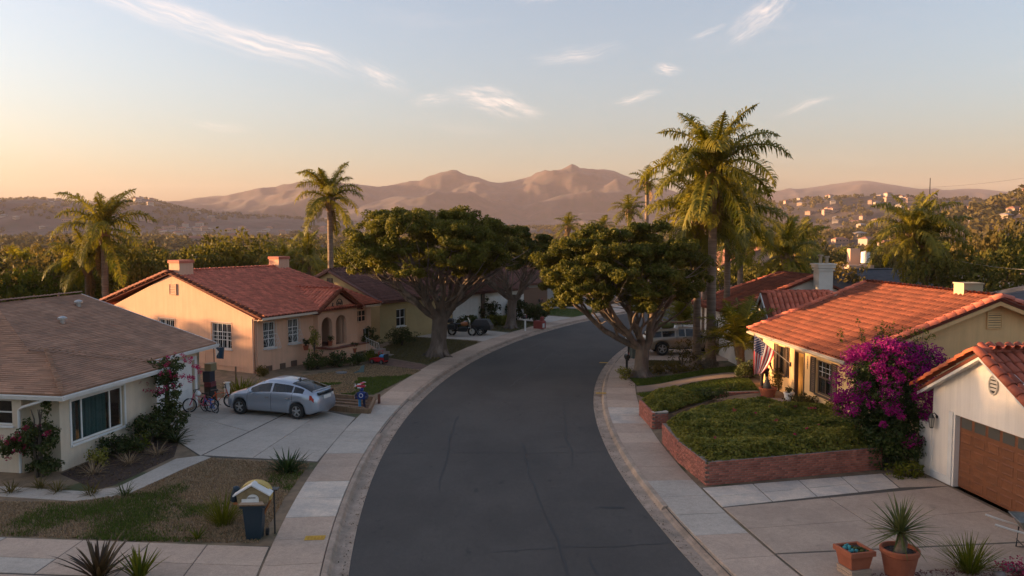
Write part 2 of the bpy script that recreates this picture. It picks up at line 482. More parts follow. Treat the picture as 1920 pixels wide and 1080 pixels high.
# ------------------------------------------------------------------ street
asph = mat('asphalt', (.056, .049, .044), .9, (.080, .070, .062), scale=.35, amt=.8, bump=.35, bscale=60, col3=(.030, .029, .029), scale3=2.2, lo3=.62, hi3=.72, stretch=(1, .6, 1), detail=9, grain=34)
conc = mat('pavement_concrete', (.47, .345, .26), .9, (.40, .295, .222), scale=1.1, amt=.75, bump=.15, bscale=45, rnd=.13, col3=(.25, .20, .16), scale3=3.1, lo3=.64, hi3=.80, detail=9, world=True, grain=28)
concl = mat('pale_concrete', (.62, .51, .41), .9, (.40, .36, .32), scale=1.3, amt=.7, bump=.15, bscale=45, rnd=.06, col3=(.38, .33, .28), scale3=2.6, lo3=.64, hi3=.8, detail=9, world=True, grain=28)
concg = mat('grey_concrete', (.48, .41, .34), .9, (.39, .335, .28), scale=1.0, amt=.7, bump=.15, bscale=45, rnd=.08, col3=(.26, .235, .21), scale3=2.4, lo3=.64, hi3=.8, detail=9, world=True, grain=28)
kerbm = mat('kerb_concrete', (.42, .31, .235), .9, (.26, .20, .15), scale=1.6, amt=.8, bump=.2, bscale=40, rnd=.12, col3=(.22, .175, .14), scale3=4, lo3=.56, hi3=.75, detail=9, world=True, grain=28)
dirt = mat('yard_soil', (.24, .165, .10), .98, (.15, .105, .066), scale=2.5, amt=.9, bump=.6, bscale=25, col3=(.05, .065, .02), scale3=.35, lo3=.52, hi3=.62, detail=9, world=True)
jointm = mat('joint_soil', (.085, .07, .056), .95)
DEG = math.pi / 180

def ringsheet(name, r0, r1, a0, a1, z, m, n=160, k=2, zf=None, kind='structure'):
    a = np.linspace(a0, a1, n); r = np.linspace(r0, r1, k)
    A, Rr = np.meshgrid(a, r, indexing='xy')
    X = CX - Rr * np.cos(A); Y = CY + Rr * np.sin(A)
    Z = np.full(X.shape, z) if zf is None else zf(X, Y)
    V = np.stack([X, Y, Z], -1).reshape(-1, 3)
    i = np.arange(k - 1)[:, None]; j = np.arange(n - 1)[None, :]
    F = np.stack([i * n + j, i * n + j + 1, (i + 1) * n + j + 1, (i + 1) * n + j], -1).reshape(-1, 4)
    f = F if r1 < r0 else F[:, ::-1]
    me = npmesh(name, V, f)
    return tag(finish(me, name, m), kind=kind)
ringsheet('road', 72.1, 80.0, -34 * DEG, 118 * DEG, 0.0, asph, 220, 2)
# raised ground of the front yards: left bank, right bank (climbs to the yellow house)
def zright(X, Y):
    X = np.asarray(X, float); Y = np.asarray(Y, float)
    inside = sstep(27.3, 31.5, Y) * (1 - sstep(40.5, 43.5, Y))
    rc = np.hypot(X - CX, Y - CY)
    return .12 + .58 * inside * sstep(70.0, 65.2, rc) if False else .12 + .58 * inside * (1 - sstep(65.2, 69.9, rc))
def ZR(x, y): return float(zright(np.array([x]), np.array([y]))[0])
ringsheet('yard', 81.8, 112, -34 * DEG, 118 * DEG, .12, dirt, 200, 14, zf=lambda X, Y: .12 - .02 * np.maximum(0, np.hypot(X - CX, Y - CY) - 108))
ringsheet('yard', 8, 70.3, -34 * DEG, 118 * DEG, .12, dirt, 260, 60, zf=zright)

def arc_piece(mb, r0, r1, a0, a1, z0, z1, mi=0, bev=.008, seg=2, prof=None):
    """a slab piece between two radii and two angles, edges eased"""
    aa = np.linspace(a0, a1, seg + 1)
    if prof is None:
        lo, hi = min(r0, r1), max(r0, r1)
        prof = [(lo, z0), (lo, z1 - bev), (lo + bev, z1), (hi - bev, z1), (hi, z1 - bev), (hi, z0)]
    n = len(prof); vs = []; fs = []
    for a in aa:
        for (r, z) in prof: vs.append(arc(r, a, z))
    for i in range(seg):
        for k in range(n - 1):
            fs.append((i * n + k, i * n + k + 1, (i + 1) * n + k + 1, (i + 1) * n + k))
    fs.append(tuple(range(n))[::-1]); fs.append(tuple(range(seg * n, seg * n + n)))
    mb.add(vs, fs, mi)

# kerb with gutter, in sections; pavement in slabs
kerb_l = tag(ringsheet('kerb', 79.9, 80.55, -34 * DEG, 118 * DEG, -.02, jointm, 120), kind='structure')
kerb_r = tag(ringsheet('kerb', 71.4, 72.2, -34 * DEG, 118 * DEG, -.02, jointm, 120), kind='structure')
def kerbs(par, r_in, sgn, r_mid):
    # sgn +1: pavement side at larger radius
    step = 3.05 / r_mid; a = -30 * DEG
    while a < 78 * DEG:
        mb = MB()
        p = [(r_in - sgn * .01, -.05), (r_in, .008), (r_in + sgn * .36, .004), (r_in + sgn * .39, .02), (r_in + sgn * .43, .112), (r_in + sgn * .455, .13), (r_in + sgn * .575, .134), (r_in + sgn * .58, -.05)]
        low = LOWKERB(a * 180 / math.pi, sgn)
        if low: p = [(r, z if z < .02 else .02 + (z - .02) * .25 + (abs(r - r_in) > .5) * .06) for r, z in p]
        arc_piece(mb, 0, 0, a + .006 / r_mid, a + step - .006 / r_mid, 0, 0, seg=3, prof=p)
        mb.build('kerb_section', kerbm, par)
        a += step
def LOWKERB(d, sgn):
    if sgn > 0: return (0.5 < d < 4) or (21 < d < 24)
    return (-12.5 < d < -6) or (13.5 < d < 18)
kerbs(kerb_l, 79.9, 1, 80)
kerbs(kerb_r, 72.2, -1, 72)
pav_l = ringsheet('pavement', 80.4, 81.9, -34 * DEG, 118 * DEG, .09, jointm, 160)
pav_r = ringsheet('pavement', 70.1, 71.7, -34 * DEG, 118 * DEG, .09, jointm, 160)
def slabs(par, r0, r1, rm, length, pale, greys):
    step = length / rm; a = -25 * DEG; i = 0
    while a < 70 * DEG:
        mb = MB(); d = a / DEG
        arc_piece(mb, r0, r1, a + .009 / rm, a + step - .009 / rm, .08, .128 + random.uniform(0, .006), seg=2, bev=.012)
        m = concl if any(x0 <= d < x1 for x0, x1 in pale) else concg if any(x0 <= d < x1 for x0, x1 in greys) else conc
        mb.build('pavement_slab', m, par)
        a += step; i += 1
slabs(pav_l, 80.5, 81.8, 81, 1.52, [(-5.9, -4.0)], [(-1.5, 3.2)])
slabs(pav_r, 71.62, 70.25, 71, 1.45, [(1.7, 3.2)], [(-8, -5)])

# poly sheets with thickness on the yards
def flat(name, pts, z, m, par=None, d=.06, kind='structure', zf=None):
    mb = MB()
    P = [(p[0], p[1], (z if zf is None else ZR(p[0], p[1]) + z)) for p in pts]
    ar = sum(P[i][0] * P[(i + 1) % len(P)][1] - P[(i + 1) % len(P)][0] * P[i][1] for i in range(len(P)))
    if ar < 0: P = P[::-1]
    mb.prism(P, (0, 0, -d))
    mb.f[0], mb.f[1] = mb.f[0][::-1], mb.f[1][::-1]
    mb.f = [f[::-1] if k > 1 else f for k, f in enumerate(mb.f)]
    o = mb.build(name, m, par)
    return tag(o, kind=kind) if par is None else o
def onrail(r, y):                       # point on circle r at height y
    s = (y - CY) / r
    return (CX - r * math.sqrt(1 - s * s), y)
def grid_slabs(par, quad, nu, nv, z, mats, gap=.012, name='driveway_slab', th=.06):
    """quad corners a,b,c,d (ab along u, ad along v) cut into slabs"""
    a, b, c, d = [Vector((p[0], p[1], 0)) for p in quad]
    us = nu if hasattr(nu, '__len__') else [i / nu for i in range(nu + 1)]
    vs = nv if hasattr(nv, '__len__') else [i / nv for i in range(nv + 1)]
    Lu = ((b - a).length + (c - d).length) / 2; Lv = ((d - a).length + (c - b).length) / 2
    for i in range(len(us) - 1):
        for j in range(len(vs) - 1):
            u0, u1 = us[i] + gap / Lu, us[i + 1] - gap / Lu; v0, v1 = vs[j] + gap / Lv, vs[j + 1] - gap / Lv
            def q(u, v): return (a * (1 - u) + b * u) * (1 - v) + (d * (1 - u) + c * u) * v
            e = .008
            zz = z + random.uniform(0, .004)
            top = [q(u0, v0), q(u1, v0), q(u1, v1), q(u0, v1)]
            ce = sum(top, Vector()) / 4
            mb = MB()
            V = [(p.x, p.y, z - th) for p in top] + [(p.x, p.y, zz - e) for p in top] + [((p + (ce - p).normalized() * e * 1.4).x, (p + (ce - p).normalized() * e * 1.4).y, zz) for p in top]
            Fc = [(0, 1, 5, 4), (1, 2, 6, 5), (2, 3, 7, 6), (3, 0, 4, 7), (4, 5, 9, 8), (5, 6, 10, 9), (6, 7, 11, 10), (7, 4, 8, 11), (8, 9, 10, 11)]
            # keep winding upward
            ar = sum(top[k].x * top[(k + 1) % 4].y - top[(k + 1) % 4].x * top[k].y for k in range(4))
            if ar < 0: Fc = [f[::-1] for f in Fc]
            mb.add(V, Fc)
            m = mats(i, j) if callable(mats) else mats
            mb.build(name, m, par)
# left driveway: from the pavement to the brown-roofed garage
dl = flat('driveway', [onrail(81.82, 25.55), onrail(81.82, 31.9), (-7.6, 33.3), (-13.3, 35.7), (-13.55, 30.3), (-10.35, 26.2)], .128, jointm)
p0, p1 = onrail(81.85, 25.6), onrail(81.85, 31.85)
grid_slabs(dl, [p0, p1, (-9.0, 34.0), (-10.3, 26.35)], 1, [0, .56, 1], .137, concg)
grid_slabs(dl, [(-10.36, 26.3), (-9.06, 34.05), (-13.2, 35.75), (-13.62, 30.25)], [0, .42, .72, 1], [0, .5, 1], .137, concg)
# right driveway in front of the white garage, with a paler strip along the brick wall
dr = flat('driveway', [onrail(70.22, 22.95), (11.45, 24.35), (12.7, 23.6), (13.25, 17.3), onrail(70.22, 16.1), onrail(70.22, 18)], .128, jointm)
q0, q1 = onrail(70.2, 22.9), onrail(70.2, 21.25)
grid_slabs(dr, [q0, (11.4, 24.3), (11.25, 22.9), q1], [0, .27, .52, .76, 1], [0, .5, 1], .137, concl)
tanc = mat('tan_concrete', (.45, .335, .25), .9, (.36, .265, .20), scale=.7, amt=.8, bump=.12, bscale=45, rnd=.05, col3=(.25, .195, .15), scale3=1.8, lo3=.6, hi3=.8, detail=9, world=True, grain=28)
grid_slabs(dr, [onrail(70.2, 21.2), (12.75, 23.05), (13.15, 18.9), onrail(70.2, 18.1)], [0, .45, 1], [0, .5, 1], .137, tanc)
grid_slabs(dr, [onrail(70.2, 18.05), (13.16, 18.85), (13.3, 17.3), onrail(70.2, 16.2)], [0, .35, 1], 1, .137, tanc)
grid_slabs(dr, [(11.42, 24.3), (12.7, 23.75), (12.76, 23.08), (11.27, 22.92)], 1, 1, .137, tanc)
# cross pavement at the bottom left
cl = flat('pavement', [onrail(81.82, 18.55), (-9, 18.75), (-14.6, 19.4), (-16, 13), (-5.0, 12.2)], .124, jointm)
grid_slabs(cl, [onrail(81.84, 18.5), (-14.6, 19.3), (-14.9, 17.35), onrail(81.84, 16.6)], [0, .17, .33, .52, .74, .87, 1], [0, .58, 1], .133, lambda i, j: concg if (i, j) in ((4, 0), (3, 1)) else conc, name='pavement_slab')
grid_slabs(cl, [onrail(81.84, 16.55), (-14.9, 17.3), (-15.2, 13.2), onrail(81.84, 12.6)], [0, .2, .4, .6, .8, 1], [0, .5, 1], .133, conc, name='pavement_slab')
# garden path along the brown-roofed house
pl = flat('path', [(-10.33, 26.3), (-11.02, 25.95), (-11.5, 22.95), (-12.3, 22.6), (-16.4, 23.3), (-16.4, 22.5), (-12.0, 21.75), (-10.9, 22.3), (-10.35, 24.7), (-9.95, 26.1)], .134, concg)
# second driveway on the left, walks, further drives
d2 = flat('driveway', [onrail(81.85, 54.7), onrail(81.85, 59.6), (-2.6, 61.5), (-6.6, 62.4), (-7.4, 57.5), (-2.5, 55.4)], .128, concg)
d3 = flat('driveway', [onrail(81.85, 66.4), onrail(81.85, 70.4), (-1.2, 75.5), (-3.0, 72.0)], .128, concg)
d4 = flat('driveway', [onrail(81.85, 77), onrail(81.85, 82), (3, 88), (0, 83)], .128, concg)
wb = flat('path', [onrail(81.85, 43.3), onrail(81.85, 44.7), (-7.6, 47.3), (-8.3, 45.6)], .13, mat('red_path', (.20, .11, .075), .9, (.13, .075, .055), scale=3, bump=.3, world=True, rnd=.1))
w3 = flat('path', [onrail(81.85, 63.0), onrail(81.85, 63.8), (-2.4, 66.6), (-2.8, 65.8)], .13, conc)
# truck drive on the right
d5 = flat('driveway', [onrail(70.22, 46.6), onrail(70.22, 51.0), (9.0, 52.5), (16.5, 50.6), (16.5, 46.2), (9.5, 46.4)], .132, conc)
# ------------------------------------------------------------------ house kit
def rgbn(*a): return a
white_p = mat('white_paint', (.74, .72, .69), .6, (.62, .60, .57), scale=2.5, amt=.6, rnd=.03)
dark_in = mat('dark_inside', (.03, .028, .026), .9)
glass = glassmat('window_glass')
curt = mat('curtain', (.62, .60, .56), .9, stretch=(18, 18, .3), col2=(.42, .40, .37), scale=1.5, amt=.7)
curt_g = mat('green_curtain', (.30, .46, .42), .9, stretch=(14, 14, .2), col2=(.16, .28, .26), scale=1.6, amt=.9)
screen_m = mat('insect_screen', (.045, .045, .045), .9)
brown_p = mat('brown_paint', (.10, .062, .04), .6, (.075, .048, .032), scale=4, amt=.7, rnd=.05)
iron = mat('dark_iron', (.02, .02, .02), .5)
def facing(face, a, z):
    ax, pos, s = face
    if ax == 'x': return (pos, a, z), (R(90) if s > 0 else R(-90))
    return (a, pos, z), (0 if s < 0 else R(180))

def wall(mb, face, a0, a1, z0, z1, ops=(), th=.2, mi=0, top=None):
    """a wall with real openings; ops = (centre, sill height, width, height)"""
    ax, pos, s = face
    inn = pos - s * th
    A = sorted({a0, a1, *[o[0] - o[2] / 2 for o in ops], *[o[0] + o[2] / 2 for o in ops]})
    Z = sorted({z0, z1, *[o[1] for o in ops], *[o[1] + o[3] for o in ops]})
    def pt(a, d, z): return (d, a, z) if ax == 'x' else (a, d, z)
    def q(*p, flip=False): mb.add(p, [(0, 1, 2, 3)], mi)
    for i in range(len(A) - 1):
        for j in range(len(Z) - 1):
            ca, cz = (A[i] + A[i + 1]) / 2, (Z[j] + Z[j + 1]) / 2
            if any(abs(ca - o[0]) < o[2] / 2 and o[1] < cz < o[1] + o[3] for o in ops): continue
            for d in (pos, inn):
                q(pt(A[i], d, Z[j]), pt(A[i + 1], d, Z[j]), pt(A[i + 1], d, Z[j + 1]), pt(A[i], d, Z[j + 1]))
    rects = [(a0, a1, z0, z1)] + [(o[0] - o[2] / 2, o[0] + o[2] / 2, o[1], o[1] + o[3]) for o in ops]
    for (x0, x1, y0, y1) in rects:
        q(pt(x0, pos, y0), pt(x0, inn, y0), pt(x0, inn, y1), pt(x0, pos, y1)); q(pt(x1, pos, y0), pt(x1, inn, y0), pt(x1, inn, y1), pt(x1, pos, y1))
        q(pt(x0, pos, y0), pt(x1, pos, y0), pt(x1, inn, y0), pt(x0, inn, y0)); q(pt(x0, pos, y1), pt(x1, pos, y1), pt(x1, inn, y1), pt(x0, inn, y1))

def window(par, face, a, z0, w, h, cols=(1,), rows=(1,), fw=.05, mun=.022, fm=None, recess=.07, cur=None, sill=True, name='window', label=None, inner=.0, panes=True, gl=None):
    """local frame: x to the viewer's right, y inward, z up; frame with bars, panes between them, curtain behind"""
    fm = fm or white_p
    loc, rz = facing(face, a, z0)
    mb = MB(); y0, y1 = recess, recess + .06
    x0, x1 = -w / 2, w / 2
    mb.box(x0, x1, y0, y1, 0, fw); mb.box(x0, x1, y0, y1, h - fw, h); mb.box(x0, x0 + fw, y0, y1, fw, h - fw); mb.box(x1 - fw, x1, y0, y1, fw, h - fw)
    tc_, tr_ = sum(cols), sum(rows)
    xs = [x0 + fw]; zs = [fw]
    for c in cols: xs.append(xs[-1] + (w - 2 * fw) * c / tc_)
    for r in rows: zs.append(zs[-1] + (h - 2 * fw) * r / tr_)
    for k, x in enumerate(xs[1:-1]): mb.box(x - mun, x + mun, y0 + .004, y1 - .004, fw, h - fw)
    for z in zs[1:-1]:
        for i in range(len(xs) - 1):
            mb.box(xs[i] + (mun if i else 0), xs[i + 1] - (mun if i < len(xs) - 2 else 0), y0 + .008, y1 - .008, z - mun, z + mun)
    o = mb.build(name, fm, par, loc, rz)
    if label: o['label'] = label
    if panes:
        for i in range(len(xs) - 1):
            for j in range(len(zs) - 1):
                p = MB(); p.box(xs[i] - .003, xs[i + 1] + .003, y0 + .026, y0 + .032, zs[j] - .003, zs[j + 1] + .003); p.build('pane', gl or glass, o)
    if cur:
        p = MB(); n = 26; ya = y1 + .045
        for (c0, c1, m_) in cur:
            pts = []
            for k in range(n + 1):
                t = c0 + (c1 - c0) * k / n
                pts.append((x0 + w * t, ya + .03 * math.sin(k * 1.7 + c0 * 9)))
            vs = [(x, y, .02) for x, y in pts] + [(x, y, h - .02) for x, y in pts]
            p = MB(); p.add(vs, [(k, k + 1, n + 2 + k, n + 1 + k) for k in range(n)])
            p.build('curtain', m_, o)
    if sill:
        p = MB(); p.box(x0 - .06, x1 + .06, -.06, recess - .002, -.07, -.002, bev=.01); p.build('sill', fm, o)
    return o

def face_range(poly, v):
    us = []
    n = len(poly)
    for i in range(n):
        (u0, v0), (u1, v1) = poly[i], poly[(i + 1) % n]
        if (v0 - v) * (v1 - v) <= 0 and abs(v1 - v0) > 1e-9:
            us.append(u0 + (u1 - u0) * (v - v0) / (v1 - v0))
        elif abs(v0 - v) < 1e-9: us.append(u0)
    return (min(us), max(us)) if len(us) > 1 else None
class Plane:
    """roof plane from 3-D convex polygon; first edge = eave"""
    def __init__(s, pts):
        s.P = [Vector(p) for p in pts]
        s.O = s.P[0]; s.U = (s.P[1] - s.P[0]).normalized()
        n = s.U.cross(s.P[2] - s.P[0]).normalized()
        if n.z < 0: n = -n
        s.N = n; s.V = n.cross(s.U)
        if s.V.z < 0: s.V = -s.V
        s.poly = [((p - s.O).dot(s.U), (p - s.O).dot(s.V)) for p in s.P]
        s.vmax = max(v for u, v in s.poly)
    def at(s, u, v, n=0): return s.O + s.U * u + s.V * v + s.N * n
def deck(mb, pl, th=.1, mi=0, drop=.0):
    mb.prism([p - pl.N * (drop + .001) for p in pl.P], -pl.N * th, mi)
def shingles(par, pl, m, course=.135, tab=.5, name='shingles'):
    mb = MB(); v = 0; i = 0
    while v < pl.vmax - .02:
        v1 = min(v + course, pl.vmax - 1e-4)
        a = face_range(pl.poly, v + 1e-4); b = face_range(pl.poly, v1)
        if a and b:
            f0 = 0; 
            brk = [0.0]
            L = max(.3, a[1] - a[0])
            x = random.uniform(.1, tab)
            while x < L - .1: brk.append(x / L); x += tab * random.uniform(.5, 1.4)
            brk.append(1.0)
            for k in range(len(brk) - 1):
                s0, s1 = brk[k], brk[k + 1]
                ua0, ua1 = a[0] + (a[1] - a[0]) * s0, a[0] + (a[1] - a[0]) * s1
                ub0, ub1 = b[0] + (b[1] - b[0]) * s0, b[0] + (b[1] - b[0]) * s1
                h = .017 + random.uniform(-.004, .005); dv = random.uniform(-.006, .006)
                vs = [pl.at(ua0, v + dv, .002), pl.at(ua1, v + dv, .002), pl.at(ua0, v + dv, h), pl.at(ua1, v + dv, h), pl.at(ub1, v1, .003), pl.at(ub0, v1, .003)]
                mb.add(vs, [(0, 1, 3, 2), (2, 3, 4, 5)])
        v += course; i += 1
    return tag(mb.build(name, m, par), kind='stuff')

def tile_template(cw, cl, seg=6, lift=.035):
    """half barrel, lower end at v=0, in (u, v, n)"""
    r0, r1 = cw * .46, cw * .38
    L = cl + .05
    lo = []; hi = []; inn = []
    for k in range(seg + 1):
        a = math.pi * k / seg
        lo.append((-math.cos(a) * r0, -.02, math.sin(a) * r0 * .8 + lift * .6)); hi.append((-math.cos(a) * r1, L, math.sin(a) * r1 * .8 + .004))
        inn.append((-math.cos(a) * (r0 - .014), -.02, math.sin(a) * (r0 - .014) * .8 + lift * .6 - .006))
    V = np.array(lo + hi + inn); n = seg + 1
    F = [(k, k + 1, n + k + 1, n + k) for k in range(seg)] + [(k + 1, k, 2 * n + k, 2 * n + k + 1) for k in range(seg)]
    return V, np.array(F)
def tiles(par, pl, cw, cl, m, n_ind=0, near=None, seg=6, name='roof_tile', inset=.02):
    V, F = tile_template(cw, cl, seg)
    pos = []
    v = 0
    while v < pl.vmax - .04:
        a = face_range(pl.poly, v + .5 * cl if v + .5 * cl < pl.vmax else pl.vmax - .01)
        if a:
            k = math.ceil((a[0] + inset) / cw)
            u = (k + .5) * cw
            while u < a[1] - inset:
                pos.append((u, v)); u += cw
        v += cl
    B = np.array([list(pl.U), list(pl.V), list(pl.N)])
    if n_ind:
        near = Vector(near)
        pos.sort(key=lambda p: (pl.at(*p) - near).length)
        me = npmesh(name, V @ B, F, np.zeros(len(F)))
        me.materials.append(m)
        me.polygons.foreach_set('use_smooth', [True] * len(F))
        for (u, v) in pos[:n_ind]:
            o = bpy.data.objects.new(name, me); COL.objects.link(o); o.parent = par
            o.location = pl.at(u + random.uniform(-.006, .006), v + random.uniform(-.012, .012), random.uniform(0, .006))
            o.rotation_euler = (0, 0, random.uniform(-.012, .012))
        pos = pos[n_ind:]
    if pos:
        n = len(pos); Pp = np.array(pos); Pp = Pp + np.stack([rng.uniform(-.006, .006, n), rng.uniform(-.012, .012, n)], 1)
        X = Pp[:, 0:1, None] * B[0] + Pp[:, 1:2, None] * B[1] + np.array(pl.O)
        VV = (V @ B)[None] + X + rng.uniform(0, .006, (n, 1, 1)) * B[2]
        FF = (F[None] + (np.arange(n) * len(V))[:, None, None]).reshape(-1, 4)
        rr = np.repeat(rng.uniform(0, 1, n), len(F))
        me = npmesh('roof_tiles', VV.reshape(-1, 3), FF, rr)
        o = finish(me, 'roof_tiles', m, par, smooth=True); tag(o, kind='stuff')
def ridge_tiles(par, p0, p1, m, pitch=.36, rad=.12, name='ridge_tile', up=None, seg=7, lift=.03, spread=math.pi):
    """cap tiles laid one after the other from p0 to p1, each overlapping the next"""
    p0, p1 = Vector(p0), Vector(p1); d = p1 - p0; L = d.length; d.normalize()
    n = max(1, round(L / pitch)); pitch = L / n
    side = d.cross(Vector((0, 0, 1))).normalized(); upv = side.cross(d)
    if up is not None:
        upv = Vector(up); upv = (upv - d * upv.dot(d)).normalized(); side = d.cross(upv)
    lo, hi, inn = [], [], []
    for k in range(seg + 1):
        a = -(spread - math.pi) / 2 + spread * k / seg
        c_, s_ = math.cos(a), math.sin(a)
        lo.append(side * c_ * rad + upv * (s_ * rad + lift) - d * .03); hi.append(side * c_ * rad * .84 + upv * (s_ * rad * .84) + d * (pitch + .03))
        inn.append(side * c_ * (rad - .018) + upv * (s_ * (rad - .018) + lift) - d * .03)
    N1 = seg + 1
    mb = MB(); mb.add(lo + hi + inn, [(k, k + 1, N1 + k + 1, N1 + k) for k in range(seg)] + [(k + 1, k, 2 * N1 + k, 2 * N1 + k + 1) for k in range(seg)], r=0)
    me = mb.mesh(name); me.materials.append(m); me.polygons.foreach_set('use_smooth', [True] * len(me.polygons))
    for i in range(n):
        o = bpy.data.objects.new(name, me); COL.objects.link(o); o.parent = par
        o.location = p0 + d * pitch * i + Vector((random.uniform(-.006, .006), random.uniform(-.006, .006), random.uniform(-.004, .006)))
def fascia(mb, p0, p1, h=.16, th=.03, out=(0, 0, 0), mi=0, dz=0.0):
    p0, p1 = Vector(p0), Vector(p1); o = Vector(out) * th
    mb.prism([p0 + Vector((0, 0, -h + dz)), p1 + Vector((0, 0, -h + dz)), p1 + Vector((0, 0, dz)), p0 + Vector((0, 0, dz))], o, mi)
def vent(par, face, a, z0, w, h, n, fm, name='gable_vent'):
    loc, rz = facing(face, a, z0)
    mb = MB(); mb.box(-w / 2, w / 2, -.012, -.004, 0, h, 1)
    mb.box(-w / 2 - .04, -w / 2, -.06, .05, -.04, h + .04); mb.box(w / 2, w / 2 + .04, -.06, .05, -.04, h + .04); mb.box(-w / 2, w / 2, -.06, .05, -.04, 0); mb.box(-w / 2, w / 2, -.06, .05, h, h + .04)
    o = mb.build(name, [fm, dark_in], par, loc, rz)
    s = MB(); s.prism([(-w / 2, -.052, .0), (w / 2, -.052, .0), (w / 2, -.014, h / n * .62), (-w / 2, -.014, h / n * .62)], (0, .0, .012))
    me = s.mesh('slat'); me.materials.append(fm)
    for i in range(n):
        q = bpy.data.objects.new('slat', me); COL.objects.link(q); q.parent = o; q.location = (0, 0, h * (i + .15) / n)
    return o
def panel_door(par, face, a, z0, w, h, nc, nr, m, pm, recess=.12, glaze=None, label=None, name='garage_door', pan_w=.82, pan_h=.74, frame_m=None):
    """sectional door: a slab, raised panels as parts, a row of lights on top when glaze is set"""
    loc, rz = facing(face, a, z0)
    mb = MB(); mb.box(-w / 2, w / 2, recess, recess + .05, 0, h)
    o = mb.build(name, m, par, loc, rz)
    if label: o['label'] = label
    cw, ch = w / nc, h / nr
    for j in range(nr):
        for i in range(nc):
            x, z = -w / 2 + cw * (i + .5), ch * (j + .5)
            g = glaze is not None and j == nr - 1
            pw, ph = cw * pan_w / 2, ch * pan_h / 2
            p = MB()
            if g:
                p.box(x - pw, x + pw, recess - .004, recess + .002, z - ph, z + ph); p.build('pane', glaze, o)
            elif pan_w < .95:
                # recessed field: rim proud, field back
                e = .028
                vs = [(x - pw, recess - .001, z - ph), (x + pw, recess - .001, z - ph), (x + pw, recess - .001, z + ph), (x - pw, recess - .001, z + ph),
                      (x - pw + e, recess - .022, z - ph + e), (x + pw - e, recess - .022, z - ph + e), (x + pw - e, recess - .022, z + ph - e), (x - pw + e, recess - .022, z + ph - e),
                      (x - pw + 2 * e, recess - .012, z - ph + 2 * e), (x + pw - 2 * e, recess - .012, z - ph + 2 * e), (x + pw - 2 * e, recess - .012, z + ph - 2 * e), (x - pw + 2 * e, recess - .012, z + ph - 2 * e)]
                p.add(vs, [(0, 1, 5, 4), (1, 2, 6, 5), (2, 3, 7, 6), (3, 0, 4, 7), (4, 5, 9, 8), (5, 6, 10, 9), (6, 7, 11, 10), (7, 4, 8, 11), (8, 9, 10, 11)])
                p.build('door_panel', pm, o)
            else:
                p.box(x - pw, x + pw, recess - .02, recess, z - ph, z + ph, bev=0); p.build('door_panel', pm, o)
    return o

